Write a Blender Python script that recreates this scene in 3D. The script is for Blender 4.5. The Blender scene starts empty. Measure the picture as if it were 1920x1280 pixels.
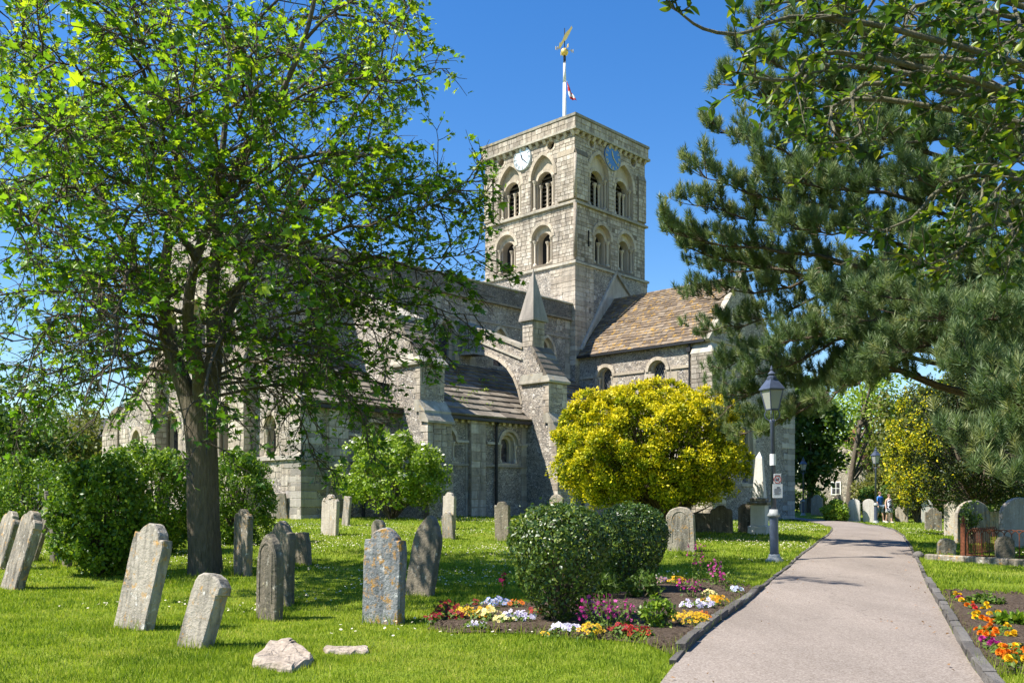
import bpy, bmesh, math, random
import numpy as np
from mathutils import Vector, Matrix
from mathutils.geometry import delaunay_2d_cdt

random.seed(7)
RNG = np.random.default_rng(11)
SC = bpy.context.scene
COL = SC.collection
R = math.radians

# ------------------------------------------------------------------ camera, sky, sun, exposure
EYE = 1.40
FOC = 1720.0                     # focal length in units of 1/1920 of the picture width
HZN = 933.0                      # row of the horizon in a 1920 x 1280 frame
cam_d = bpy.data.cameras.new('camera')
cam = bpy.data.objects.new('camera', cam_d)
COL.objects.link(cam)
cam.location = (0, 0, EYE)
cam.rotation_euler = (R(90), 0, 0)
cam_d.sensor_width = 36
cam_d.lens = 36 * FOC / 1920
cam_d.shift_y = (HZN - 640) / 1920
cam_d.clip_start = 0.05
cam_d.clip_end = 3000
SC.camera = cam

SUN_EL = R(54)
SUN_TO = Vector((-0.972, -0.234, 0)).normalized()          # horizontal direction towards the sun
world = bpy.data.worlds.new('World')
SC.world = world
world.use_nodes = True
wn = world.node_tree
bg = wn.nodes['Background']
sky = wn.nodes.new('ShaderNodeTexSky')
sky.sky_type = 'NISHITA'
sky.sun_disc = False
sky.sun_elevation = SUN_EL
sky.sun_rotation = math.atan2(SUN_TO.x, SUN_TO.y)
sky.altitude = 0
sky.air_density = 1.15
sky.dust_density = 0.12
sky.ozone_density = 3.5
hsv = wn.nodes.new('ShaderNodeHueSaturation')          # a deep, polarised blue all over the sky
hsv.inputs['Saturation'].default_value = 1.33
hsv.inputs['Hue'].default_value = 0.508
wn.links.new(sky.outputs[0], hsv.inputs['Color'])
wn.links.new(hsv.outputs[0], bg.inputs[0])
bg.inputs[1].default_value = 0.09
sun_d = bpy.data.lights.new('sun', 'SUN')
sun_d.energy = 5.0
sun_d.angle = R(0.53)
sun_d.color = (1.0, 0.95, 0.86)
sun = bpy.data.objects.new('sun', sun_d)
COL.objects.link(sun)
sdir = Vector((SUN_TO.x * math.cos(SUN_EL), SUN_TO.y * math.cos(SUN_EL), math.sin(SUN_EL)))
sun.rotation_euler = sdir.to_track_quat('Z', 'Y').to_euler()
sun.location = (-30, -10, 60)
vs = SC.view_settings
SC.display_settings.display_device = 'sRGB'
vs.view_transform = 'Standard'
vs.look = 'None'
vs.exposure = 1.12
vs.gamma = 1.0
vs.use_curve_mapping = False
SC.cycles.max_bounces = 7
SC.cycles.diffuse_bounces = 3
SC.cycles.glossy_bounces = 2
SC.cycles.transmission_bounces = 4
SC.cycles.transparent_max_bounces = 6
SC.cycles.use_denoising = True
SC.cycles.caustics_reflective = False
SC.cycles.caustics_refractive = False

# ------------------------------------------------------------------ the lie of the land
def sstep(a, b, x):
    t = np.clip((np.asarray(x, float) - a) / (b - a), 0, 1)
    return t * t * (3 - 2 * t)

def gz(x, y):
    x = np.asarray(x, float); y = np.asarray(y, float)
    g = 0.55 * sstep(14, 37, y) * (1 - sstep(-6, 22, x)) + 0.4 * sstep(50, 74, y)
    g = g + 0.03 * np.sin(x * 0.9 + 1.3) * np.sin(y * 0.7) * sstep(5, 12, y)
    return np.minimum(g, 0.62)

def gp(px, py):
    """ground point seen at a place of the photograph"""
    Y = EYE * FOC / max(py - HZN, 8)
    for _ in range(12):
        X = (px - 960) / FOC * Y
        Y = 0.5 * Y + 0.5 * (EYE - float(gz(X, Y))) * FOC / max(py - HZN, 8)
    X = (px - 960) / FOC * Y
    return Vector((X, Y, float(gz(X, Y))))

def bgx(px, Y): return (px - 960) / FOC * Y

def at(px, py, Y):
    return Vector(((px - 960) / FOC * Y, Y, EYE + (HZN - py) / FOC * Y))

# ------------------------------------------------------------------ objects
def link(o, parent=None):
    COL.objects.link(o)
    if parent is not None:
        o.parent = parent
    return o

def tag(o, label, cat, group=None, kind=None):
    o['label'] = label
    if cat: o['category'] = cat
    if group: o['group'] = group
    if kind: o['kind'] = kind
    return o

def thing(name, label, cat, loc=(0, 0, 0), rotz=0.0, group=None):
    o = bpy.data.objects.new(name, None)
    o.empty_display_size = 0.2
    link(o)
    o.location = loc
    o.rotation_euler = (0, 0, rotz)
    return tag(o, label, cat, group)

def mesh_arrays(name, V, T, mats, tone=None, col=None, smooth=False, midx=None):
    V = np.asarray(V, np.float32).reshape(-1, 3)
    T = np.asarray(T, np.int32).reshape(-1, 3)
    me = bpy.data.meshes.new(name)
    me.vertices.add(len(V)); me.vertices.foreach_set('co', V.ravel())
    me.loops.add(len(T) * 3); me.loops.foreach_set('vertex_index', T.ravel())
    me.polygons.add(len(T))
    me.polygons.foreach_set('loop_start', np.arange(0, len(T) * 3, 3, dtype=np.int32))
    if smooth: me.polygons.foreach_set('use_smooth', np.ones(len(T), bool))
    if midx is not None: me.polygons.foreach_set('material_index', np.asarray(midx, np.int32))
    for m in (mats if isinstance(mats, (list, tuple)) else [mats]): me.materials.append(m)
    if tone is not None:
        a = me.attributes.new('tone', 'FLOAT', 'POINT'); a.data.foreach_set('value', np.asarray(tone, np.float32))
    if col is not None:
        c = np.ones((len(V), 4), np.float32); c[:, :3] = col
        a = me.attributes.new('tint', 'FLOAT_COLOR', 'POINT'); a.data.foreach_set('color', c.ravel())
    me.update(calc_edges=True)
    return me

def add_arrays(name, V, T, mats, parent=None, **k):
    return link(bpy.data.objects.new(name, mesh_arrays(name, V, T, mats, **k)), parent)

class MB:
    """collects polygons of one part; build() links them as ONE mesh object"""
    def __init__(s): s.v = []; s.f = []; s.t = []; s.m = []; s.pc = []
    def add(s, verts, faces, tone=None, m=0):
        b = len(s.v); tn = random.random() if tone is None else tone
        s.pc.append((verts, faces, tn))
        s.v += [tuple(p) for p in verts]; s.t += [tn] * len(verts)
        s.f += [[i + b for i in f] for f in faces]; s.m += [m] * len(faces)
    def box(s, lo, hi, tone=None, m=0, cham=0.0, mat=None):
        x0, y0, z0 = lo; x1, y1, z1 = hi
        if cham:
            c = cham; V = []
            for z, k in ((z0, c), (z0 + c, 0), (z1 - c, 0), (z1, c)):
                V += [(x0 + k, y0 + k, z), (x1 - k, y0 + k, z), (x1 - k, y1 - k, z), (x0 + k, y1 - k, z)]
            F = [[3, 2, 1, 0], [12, 13, 14, 15]]
            for a in range(3):
                for i in range(4):
                    j = (i + 1) % 4; F.append([a * 4 + i, a * 4 + j, a * 4 + 4 + j, a * 4 + 4 + i])
        else:
            V = [(x0, y0, z0), (x1, y0, z0), (x1, y1, z0), (x0, y1, z0), (x0, y0, z1), (x1, y0, z1), (x1, y1, z1), (x0, y1, z1)]
            F = [[3, 2, 1, 0], [4, 5, 6, 7], [0, 1, 5, 4], [1, 2, 6, 5], [2, 3, 7, 6], [3, 0, 4, 7]]
        if mat is not None: V = [mat @ Vector(p) for p in V]
        s.add(V, F, tone, m)
    def prism(s, poly, fn, d0, d1, tone=None, m=0):
        """poly: 2-D outline, fn(u, v, d) -> point"""
        n = len(poly)
        V = [fn(u, v, d0) for u, v in poly] + [fn(u, v, d1) for u, v in poly]
        F = [list(range(n))[::-1], list(range(n, 2 * n))] + [[i, (i + 1) % n, n + (i + 1) % n, n + i] for i in range(n)]
        s.add(V, F, tone, m)
    def tube(s, P, r, n=8, tone=None, m=0, cap=True):
        P = [Vector(p) for p in P]; rr = r if isinstance(r, (list, tuple)) else [r] * len(P)
        V = []; F = []
        for i, p in enumerate(P):
            d = (P[min(i + 1, len(P) - 1)] - P[max(i - 1, 0)]).normalized()
            a = d.orthogonal().normalized() if i == 0 else (a - d * a.dot(d)).normalized()
            b = d.cross(a)
            for k in range(n):
                w = 2 * math.pi * k / n
                V.append(p + (a * math.cos(w) + b * math.sin(w)) * rr[i])
        for i in range(len(P) - 1):
            for k in range(n):
                F.append([i * n + k, i * n + (k + 1) % n, (i + 1) * n + (k + 1) % n, (i + 1) * n + k])
        if cap: F += [list(range(n))[::-1], [(len(P) - 1) * n + k for k in range(n)]]
        s.add(V, F, tone, m)
    def lathe(s, prof, n=16, c=(0, 0, 0), tone=None, m=0, a0=0.0):
        V = []; F = []
        for r, z in prof:
            for k in range(n):
                w = 2 * math.pi * k / n + a0
                V.append((c[0] + r * math.cos(w), c[1] + r * math.sin(w), c[2] + z))
        for i in range(len(prof) - 1):
            for k in range(n):
                F.append([i * n + k, i * n + (k + 1) % n, (i + 1) * n + (k + 1) % n, (i + 1) * n + k])
        F += [list(range(n))[::-1], [(len(prof) - 1) * n + k for k in range(n)]]
        s.add(V, F, tone, m)
    def each(s, name, mats, parent=None):
        """links every added piece as an object of its own"""
        for v, f, t in s.pc: b = MB(); b.add(v, f, t); b.build(name, mats, parent)
    def mesh(s, name, mats, smooth=False):
        me = bpy.data.meshes.new(name); me.from_pydata(s.v, [], s.f)
        for m in (mats if isinstance(mats, (list, tuple)) else [mats]): me.materials.append(m)
        if any(s.m): me.polygons.foreach_set('material_index', s.m)
        if smooth: me.polygons.foreach_set('use_smooth', [True] * len(s.f))
        a = me.attributes.new('tone', 'FLOAT', 'POINT'); a.data.foreach_set('value', s.t)
        me.update(); return me
    def build(s, name, mats, parent=None, smooth=False):
        return link(bpy.data.objects.new(name, s.mesh(name, mats, smooth)), parent)

# ------------------------------------------------------------------ materials
MT = {}
class G:
    def __init__(s, name):
        s.mat = bpy.data.materials.new(name); s.mat.use_nodes = True
        s.t = s.mat.node_tree; s.b = s.t.nodes['Principled BSDF']; s.out = s.t.nodes['Material Output']
        MT[name] = s.mat
    def n(s, kind, ins=None, **attr):
        nd = s.t.nodes.new('ShaderNode' + kind)
        for k, v in attr.items(): setattr(nd, k, v)
        for k, v in (ins or {}).items(): s.put(nd.inputs[k], v)
        return nd
    def put(s, sock, v):
        if isinstance(v, bpy.types.NodeSocket): s.t.links.new(v, sock)
        else:
            try: sock.default_value = v
            except Exception: sock.default_value = (*v, 1.0)
    def pos(s): return s.n('NewGeometry').outputs['Position']
    def scaled(s, v, sc): return s.n('Mapping', {'Vector': v, 'Scale': sc}).outputs[0]
    def noise(s, v, scale, detail=4, rough=0.55, out='Fac'): return s.n('TexNoise', {'Vector': v, 'Scale': scale, 'Detail': detail, 'Roughness': rough}).outputs[out]
    def voro(s, v, scale, out='Color', feature='F1', rnd=1.0): return s.n('TexVoronoi', {'Vector': v, 'Scale': scale, 'Randomness': rnd}, feature=feature).outputs[out]
    def ramp(s, f, stops, interp='LINEAR'):
        nd = s.n('ValToRGB', {'Fac': f}); cr = nd.color_ramp; cr.interpolation = interp
        while len(cr.elements) < len(stops): cr.elements.new(0.5)
        for e, (p, c) in zip(cr.elements, stops):
            e.position = p; e.color = (*c, 1) if isinstance(c, (tuple, list)) else (c, c, c, 1)
        return nd.outputs[0]
    def mix(s, f, a, b, mode='MIX'):
        nd = s.n('Mix', data_type='RGBA', blend_type=mode)
        s.put(nd.inputs[0], f); s.put(nd.inputs[6], a); s.put(nd.inputs[7], b)
        return nd.outputs[2]
    def math(s, op, a, b=0.0, clamp=False):
        nd = s.n('Math', operation=op, use_clamp=clamp); s.put(nd.inputs[0], a); s.put(nd.inputs[1], b); return nd.outputs[0]
    def attr(s, name='tone', out='Fac'): return s.n('Attribute', attribute_name=name).outputs[out]
    def rnd(s): return s.n('ObjectInfo').outputs['Random']
    def bump(s, h, strength=0.4, dist=0.02): return s.n('Bump', {'Height': h, 'Strength': strength, 'Distance': dist}).outputs[0]
    def done(s, color=None, rough=0.8, bump=None, spec=0.3, metal=0.0):
        if color is not None: s.put(s.b.inputs['Base Color'], color)
        s.put(s.b.inputs['Roughness'], rough); s.put(s.b.inputs['Specular IOR Level'], spec); s.put(s.b.inputs['Metallic'], metal)
        if bump is not None: s.put(s.b.inputs['Normal'], bump)
        return s.mat

def m_plain(name, c, rough=0.6, spec=0.3, metal=0.0, var=0.25, scale=9.0):
    g = G(name); p = g.pos()
    f = g.noise(p, scale, 5)
    lo = tuple(x * (1 - var) for x in c); hi = tuple(min(1, x * (1 + var)) for x in c)
    return g.done(g.ramp(f, [(0.3, lo), (0.7, hi)]), rough, g.bump(f, 0.15, 0.01), spec, metal)

def m_stone(name, dark, mid, light, grime=(0.10, 0.09, 0.075), lichen=None, lich=0.0, grain=14.0, bstr=0.5, grime_amt=0.55, blotch=None, gs=1.0, speck=0.0, ls=1.0):
    g = G(name); p = g.pos()
    tone = g.math('FRACT', g.math('ADD', g.attr(), g.math('MULTIPLY', g.rnd(), 7.31)))
    base = g.ramp(tone, [(0.0, dark), (0.45, mid), (1.0, light)])
    fine = g.noise(p, grain, 6, 0.65)
    base = g.mix(0.55, base, g.ramp(fine, [(0.25, 0.42), (0.75, 0.62)]), 'OVERLAY')
    if speck:      # eroded faces and filled joints
        sp = g.noise(g.scaled(p, (1, 1, 1.7)), 3.4, 7, 0.75)
        base = g.mix(speck, base, g.ramp(sp, [(0.36, 0.16), (0.46, 0.46), (0.56, 0.52), (0.68, 0.80)]), 'OVERLAY')
    big = g.noise(g.scaled(p, (1, 1, 0.45)), 0.55 * gs, 6, 0.62)
    streak = g.noise(g.scaled(p, (3.5, 3.5, 0.35)), gs ** .8, 4, 0.6)
    gm = g.math('MULTIPLY', g.ramp(g.math('MULTIPLY', g.math('ADD', big, streak), 0.5), [(0.44, 0.0), (0.62, 1.0)]), grime_amt)
    base = g.mix(gm, base, grime)
    if lichen:
        l1 = g.noise(p, 3.1 * ls, 7, 0.74); l2 = g.noise(p, 17.0, 3, 0.6)
        lm = g.ramp(g.math('ADD', g.math('MULTIPLY', l1, 0.75), g.math('MULTIPLY', l2, 0.25)), [(0.60 - 0.16 * lich, 0.0), (0.66 - 0.13 * lich, 1.0)])
        base = g.mix(g.math('MULTIPLY', lm, 0.85), base, lichen)
    if blotch:
        bm = g.ramp(g.noise(p, 9.0, 6, 0.7), [(0.60, 0.0), (0.66, 1.0)])
        base = g.mix(g.math('MULTIPLY', bm, 0.7), base, blotch)
    h = g.math('ADD', fine, g.math('MULTIPLY', g.noise(p, grain * 0.25, 4), 0.8))
    return g.done(base, 0.9, g.bump(h, bstr, 0.035), 0.15)

def m_flint(name, k=1.0, scale=9.5, warm=0.0, pale=0.0):
    g = G(name); p = g.scaled(g.pos(), (1, 1, 1.55))
    w = g.n('VectorMath', {0: p, 1: g.noise(p, 5.0, 2, 0.5, 'Color')}, operation='ADD').outputs[0]
    cell = g.voro(w, scale, 'Color')
    cv = g.n('SeparateColor', {0: cell}).outputs[0]
    edge = g.n('TexVoronoi', {'Vector': w, 'Scale': scale}, feature='DISTANCE_TO_EDGE').outputs['Distance']
    c = g.ramp(cv, [(0.0, (0.055 * k, 0.055 * k, 0.062 * k)), (0.30, (0.16 * k, 0.145 * k, 0.13 * k)), (0.62 - 0.15 * pale, (0.34 * k, 0.29 * k, 0.235 * k)), (0.85, (0.48 * k, 0.42 * k, 0.34 * k)), (1.0, (0.70 * k, 0.66 * k, 0.60 * k))])
    mort = (0.38 * k + 0.04 * warm, 0.34 * k, 0.285 * k - 0.03 * warm)
    c = g.mix(g.ramp(edge, [(0.02, 1.0), (0.11, 0.0)]), c, mort)
    big = g.noise(g.pos(), 0.7, 5, 0.6)
    c = g.mix(0.8, c, g.ramp(big, [(0.3, 0.32), (0.7, 0.62)]), 'OVERLAY')
    h = g.ramp(edge, [(0.0, 0.0), (0.16, 1.0)])
    return g.done(c, 0.75, g.bump(h, 0.8, 0.05), 0.3)

def m_leaf(name, cols, rough=0.45, trans=0.4, tcol=1.5, spec=0.35, var=0.25):
    """cols: colours spread over the leaf's own random tone"""
    g = G(name); p = g.pos()
    t = g.attr()
    n = len(cols)
    c = g.ramp(t, [(i / max(1, n - 1), cc) for i, cc in enumerate(cols)])
    c = g.mix(var, c, g.ramp(g.noise(p, 1.1, 3), [(0.3, 0.35), (0.7, 0.65)]), 'OVERLAY')
    g.done(c, rough, None, spec)
    tr = g.n('BsdfTranslucent', {'Color': g.mix(1.0, c, (tcol, tcol * 1.02, tcol * 0.55), 'MULTIPLY')})
    mx = g.n('MixShader', {0: trans, 1: g.b.outputs[0], 2: tr.outputs[0]})
    g.t.links.new(mx.outputs[0], g.out.inputs[0])
    return g.mat

def m_bark(name, dark, light, vscale=1.0):
    g = G(name); p = g.pos()
    f = g.noise(g.scaled(p, (9 * vscale, 9 * vscale, 2.2 * vscale)), 2.0, 7, 0.7)
    v = g.voro(g.scaled(p, (14 * vscale, 14 * vscale, 3.5 * vscale)), 1.6, 'Distance')
    h = g.math('ADD', f, g.math('MULTIPLY', v, 0.6))
    c = g.ramp(f, [(0.3, dark), (0.68, light)])
    c = g.mix(0.35, c, g.ramp(g.noise(p, 1.7, 4), [(0.35, (0.10, 0.105, 0.06)), (0.7, light)]))
    return g.done(c, 0.92, g.bump(h, 0.9, 0.05), 0.15)

def m_tint(name, rough=0.55, trans=0.25):
    g = G(name); c = g.attr('tint', 'Color')
    g.done(c, rough, None, 0.2)
    tr = g.n('BsdfTranslucent', {'Color': c})
    mx = g.n('MixShader', {0: trans, 1: g.b.outputs[0], 2: tr.outputs[0]})
    g.t.links.new(mx.outputs[0], g.out.inputs[0])
    return g.mat

def build_materials():
    m_stone('ashlar', (0.33, 0.275, 0.215), (0.45, 0.385, 0.305), (0.56, 0.495, 0.41), grime=(0.15, 0.13, 0.11), lichen=(0.45, 0.31, 0.14), lich=-0.12, grain=7, bstr=0.8, grime_amt=0.75, speck=0.55)
    m_stone('ashlar_grey', (0.25, 0.222, 0.19), (0.37, 0.33, 0.28), (0.50, 0.45, 0.385), grime=(0.12, 0.11, 0.10), grain=9, bstr=0.55, grime_amt=0.6)
    m_stone('mortar', (0.19, 0.155, 0.115), (0.26, 0.215, 0.16), (0.33, 0.28, 0.205), grain=20, bstr=0.9, grime_amt=0.5)
    m_stone('dressing', (0.38, 0.32, 0.245), (0.48, 0.405, 0.31), (0.58, 0.50, 0.395), grime=(0.15, 0.135, 0.11), grain=10, bstr=0.4, grime_amt=0.45)
    m_stone('coping_stone', (0.28, 0.26, 0.21), (0.38, 0.34, 0.27), (0.48, 0.44, 0.36), lichen=(0.50, 0.30, 0.06), lich=0.1, grain=8)
    m_stone('plaster', (0.40, 0.33, 0.26), (0.43, 0.36, 0.29), (0.46, 0.39, 0.32), grime=(0.18, 0.16, 0.15), grain=5, bstr=0.3)
    m_flint('flint', 1.38, 9.0, .4)
    m_flint('flint_dark', 0.78, 10.0)
    m_flint('flint_pale', 1.42, 8.5, 0.5, 0.6)
    m_stone('roof_slate', (0.115, 0.085, 0.062), (0.175, 0.132, 0.095), (0.25, 0.20, 0.15), grime=(0.075, 0.06, 0.045), lichen=(0.44, 0.25, 0.03), lich=0.42, grain=6, bstr=0.6, grime_amt=0.45)
    m_stone('aisle_slate', (0.12, 0.10, 0.08), (0.19, 0.16, 0.125), (0.28, 0.245, 0.195), grime=(0.08, 0.072, 0.06), lichen=(0.42, 0.40, 0.35), lich=-0.1, grain=6, bstr=0.6, grime_amt=0.6)
    m_stone('headstone', (0.23, 0.20, 0.155), (0.30, 0.26, 0.205), (0.36, 0.32, 0.26), grime=(0.075, 0.07, 0.06), lichen=(0.44, 0.25, 0.07), lich=0.30, grain=22, bstr=0.5, grime_amt=0.9, blotch=(0.62, 0.60, 0.55), gs=6.0, ls=2.6)
    m_stone('headstone_brown', (0.13, 0.112, 0.084), (0.18, 0.152, 0.112), (0.225, 0.19, 0.14), grime=(0.05, 0.052, 0.04), lichen=(0.30, 0.27, 0.16), lich=0.15, ls=2.5, grain=20, bstr=0.6, grime_amt=0.85, gs=5.0, blotch=(0.42, 0.40, 0.33))
    m_stone('headstone_lichen', (0.22, 0.225, 0.225), (0.27, 0.275, 0.265), (0.33, 0.33, 0.31), grime=(0.08, 0.09, 0.10), lichen=(0.42, 0.21, 0.025), lich=0.5, ls=2.2, grain=26, bstr=0.6, grime_amt=0.8, blotch=(0.55, 0.56, 0.54), gs=6.0)
    m_stone('headstone_pale', (0.38, 0.33, 0.27), (0.45, 0.395, 0.325), (0.50, 0.45, 0.38), grime=(0.19, 0.16, 0.125), lichen=(0.46, 0.29, 0.13), lich=0.25, ls=2.2, grain=18, bstr=0.4, grime_amt=0.6, gs=5.0, blotch=(0.62, 0.60, 0.55))
    m_stone('headstone_white', (0.46, 0.43, 0.38), (0.52, 0.49, 0.44), (0.58, 0.55, 0.50), grime=(0.24, 0.21, 0.17), grain=16, bstr=0.35, grime_amt=0.5, gs=4.0)
    m_stone('fallen_stone', (0.31, 0.255, 0.20), (0.36, 0.295, 0.235), (0.40, 0.335, 0.27), grime=(0.17, 0.135, 0.10), grain=14, bstr=0.9, grime_amt=0.7, gs=9.0)
    m_stone('white_stone', (0.60, 0.57, 0.52), (0.66, 0.63, 0.58), (0.70, 0.68, 0.63), grime=(0.42, 0.39, 0.34), grain=16, bstr=0.3, grime_amt=0.35, gs=4.0)
    m_stone('kerb_stone', (0.085, 0.077, 0.070), (0.12, 0.11, 0.10), (0.16, 0.148, 0.135), grime=(0.055, 0.05, 0.045), grain=16, bstr=0.8, grime_amt=0.4)
    m_plain('lead', (0.30, 0.31, 0.30), 0.55, 0.4, 0.0, 0.2)
    m_plain('iron_black', (0.018, 0.019, 0.021), 0.5, 0.4)
    m_plain('lamp_paint', (0.06, 0.075, 0.115), 0.38, 0.5, 0.0, 0.2)
    m_plain('rust', (0.16, 0.055, 0.028), 0.85, 0.2, 0.0, 0.5, 22)
    m_plain('louvre', (0.105, 0.085, 0.06), 0.85, 0.2)
    m_plain('dark_inside', (0.02, 0.02, 0.02), 0.9, 0.1)
    m_plain('white_paint', (0.78, 0.77, 0.74), 0.45, 0.4, 0.0, 0.06)
    m_plain('gold', (0.78, 0.55, 0.16), 0.42, 0.5, 0.6, 0.1)
    m_plain('clock_glare', (0.66, 0.74, 0.82), 0.4, 0.6, 0.0, 0.06)  # sun glare on the blue east dial, painted in as a pale colour
    m_plain('clock_blue', (0.035, 0.16, 0.42), 0.42, 0.9, 0.0, 0.08)
    m_plain('sign_white', (0.72, 0.71, 0.72), 0.4, 0.4, 0.0, 0.04)
    m_plain('sign_ink', (0.12, 0.11, 0.14), 0.6, 0.2, 0.0, 0.1)
    m_plain('sign_red', (0.5, 0.10, 0.08), 0.5, 0.3, 0.0, 0.05)
    m_plain('galvanised', (0.42, 0.45, 0.48), 0.45, 0.5, 0.7, 0.1)
    m_plain('tile_roof', (0.17, 0.075, 0.05), 0.85, 0.2, 0.0, 0.45, 5)
    m_plain('slate_roof', (0.075, 0.07, 0.07), 0.8, 0.25, 0.0, 0.3, 6)
    m_plain('render_wall', (0.52, 0.49, 0.44), 0.9, 0.15, 0.0, 0.12, 3)
    m_plain('brick_red', (0.26, 0.12, 0.08), 0.9, 0.15, 0.0, 0.3, 7)
    m_plain('skin', (0.55, 0.33, 0.24), 0.6, 0.3, 0.0, 0.08)
    m_plain('hair', (0.20, 0.12, 0.07), 0.7, 0.3, 0.0, 0.2)
    m_plain('cloth_blue', (0.045, 0.16, 0.48), 0.8, 0.2, 0.0, 0.15)
    m_plain('cloth_slate', (0.16, 0.22, 0.27), 0.8, 0.2, 0.0, 0.15)
    m_plain('shoe', (0.45, 0.43, 0.42), 0.7, 0.3)
    g = G('cloth_print'); v = g.voro(g.pos(), 22.0, 'Color'); s1 = g.n('SeparateColor', {0: v}).outputs[0]
    g.done(g.ramp(s1, [(0.0, (0.05, 0.05, 0.10)), (0.45, (0.09, 0.07, 0.13)), (0.5, (0.70, 0.68, 0.70)), (1.0, (0.75, 0.72, 0.74))], 'CONSTANT'), 0.8)
    # leaded glass: dark panes that mirror some sky
    g = G('leaded_glass'); p = g.pos(); f = g.voro(p, 7.0, 'Color')
    c = g.ramp(g.n('SeparateColor', {0: f}).outputs[0], [(0.0, (0.015, 0.015, 0.02)), (0.6, (0.05, 0.05, 0.06)), (1.0, (0.12, 0.11, 0.11))])
    g.done(c, 0.22, g.bump(g.noise(p, 5.0, 2), 0.25, 0.02), 0.6)
    g = G('lamp_glass'); g.done((0.62, 0.63, 0.58), 0.18, None, 0.5); g.b.inputs['Transmission Weight'].default_value = 0.55
    # ground
    g = G('lawn'); p = g.pos()
    a = g.noise(p, 0.45, 6, 0.6); b = g.noise(p, 6.0, 5, 0.7); d = g.noise(p, 45.0, 3, 0.6)
    c = g.ramp(b, [(0.25, (0.11, 0.165, 0.016)), (0.55, (0.19, 0.26, 0.022)), (0.8, (0.28, 0.33, 0.04))])
    c = g.mix(g.math('MULTIPLY', g.ramp(a, [(0.5, 0.0), (0.7, 1.0)]), 0.5), c, (0.32, 0.31, 0.07))
    c = g.mix(0.6, c, g.ramp(d, [(0.3, 0.3), (0.7, 0.65)]), 'OVERLAY')
    g.done(c, 0.95, g.bump(g.math('ADD', b, d), 0.9, 0.06), 0.1)
    g = G('asphalt'); p = g.pos()
    sp = g.voro(p, 85.0, 'Color'); s0 = g.n('SeparateColor', {0: sp}).outputs[0]
    c = g.ramp(s0, [(0.0, (0.16, 0.13, 0.115)), (0.5, (0.31, 0.265, 0.24)), (1.0, (0.52, 0.47, 0.44))])
    c = g.mix(0.5, c, (0.30, 0.25, 0.22))
    c = g.mix(1.0, c, (0.74, 0.73, 0.69), 'MULTIPLY')
    c = g.mix(0.7, c, g.ramp(g.noise(g.scaled(p, (1.0, 0.35, 1)), 0.9, 6, 0.6), [(0.3, 0.38), (0.7, 0.60)]), 'OVERLAY')
    crack = g.n('TexVoronoi', {'Vector': g.n('VectorMath', {0: p, 1: g.noise(p, 1.5, 4, 0.6, 'Color')}, operation='ADD').outputs[0], 'Scale': 0.16}, feature='DISTANCE_TO_EDGE').outputs['Distance']
    c = g.mix(g.ramp(crack, [(0.0, 0.4), (0.0025, 0.0)]), c, (0.09, 0.075, 0.065))
    g.done(c, 0.95, g.bump(g.math('ADD', s0, g.noise(p, 200, 2)), 0.35, 0.006), 0.15)
    g = G('soil'); p = g.pos(); f = g.noise(p, 22.0, 7, 0.75); v = g.voro(p, 38.0, 'Color')
    c = g.ramp(f, [(0.28, (0.045, 0.03, 0.021)), (0.55, (0.125, 0.088, 0.062)), (0.75, (0.26, 0.195, 0.145))])
    c = g.mix(0.4, c, g.ramp(g.n('SeparateColor', {0: v}).outputs[0], [(0.0, (0.05, 0.035, 0.025)), (1.0, (0.27, 0.21, 0.16))]))
    g.done(c, 0.98, g.bump(g.math('ADD', f, g.noise(p, 7.0, 5, 0.7)), 1.0, 0.09), 0.08)
    # plants
    m_leaf('grass_blade', [(0.09, 0.155, 0.010), (0.20, 0.28, 0.018), (0.32, 0.38, 0.035), (0.52, 0.48, 0.13)], 0.5, 0.40, 1.4, 0.2)
    m_leaf('plane_leaf', [(0.035, 0.095, 0.010), (0.10, 0.21, 0.014), (0.19, 0.31, 0.016), (0.36, 0.43, 0.02)], 0.42, 0.48, 1.55, 0.5)
    m_leaf('pine_needle', [(0.04, 0.075, 0.026), (0.085, 0.14, 0.05), (0.16, 0.22, 0.085), (0.30, 0.31, 0.13)], 0.5, 0.25, 1.3, 0.35)
    m_leaf('holly_leaf', [(0.018, 0.05, 0.013), (0.045, 0.10, 0.014), (0.12, 0.19, 0.014), (0.34, 0.36, 0.018)], 0.40, 0.38, 1.6, 0.35)
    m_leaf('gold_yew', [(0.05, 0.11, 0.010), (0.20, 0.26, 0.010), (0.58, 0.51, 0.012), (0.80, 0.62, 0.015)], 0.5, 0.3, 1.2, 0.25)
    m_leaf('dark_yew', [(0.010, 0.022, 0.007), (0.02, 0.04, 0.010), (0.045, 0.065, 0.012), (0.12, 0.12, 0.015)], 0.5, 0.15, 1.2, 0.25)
    m_leaf('topiary_leaf', [(0.02, 0.05, 0.012), (0.05, 0.10, 0.018), (0.11, 0.17, 0.026), (0.25, 0.29, 0.045)], 0.36, 0.25, 1.4, 0.45)
    m_leaf('box_leaf', [(0.04, 0.095, 0.010), (0.09, 0.175, 0.014), (0.17, 0.27, 0.018), (0.28, 0.36, 0.03)], 0.4, 0.3, 1.4, 0.35)
    m_leaf('elder_leaf', [(0.07, 0.14, 0.015), (0.16, 0.26, 0.022), (0.28, 0.38, 0.03), (0.44, 0.50, 0.10)], 0.45, 0.35, 1.4, 0.3)
    m_leaf('tree_leaf', [(0.025, 0.06, 0.010), (0.05, 0.10, 0.014), (0.09, 0.15, 0.02), (0.15, 0.20, 0.03)], 0.45, 0.35, 1.5, 0.3)
    m_leaf('olive_leaf', [(0.07, 0.09, 0.018), (0.12, 0.145, 0.028), (0.19, 0.20, 0.045), (0.27, 0.25, 0.08)], 0.5, 0.35, 1.4, 0.25)
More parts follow.
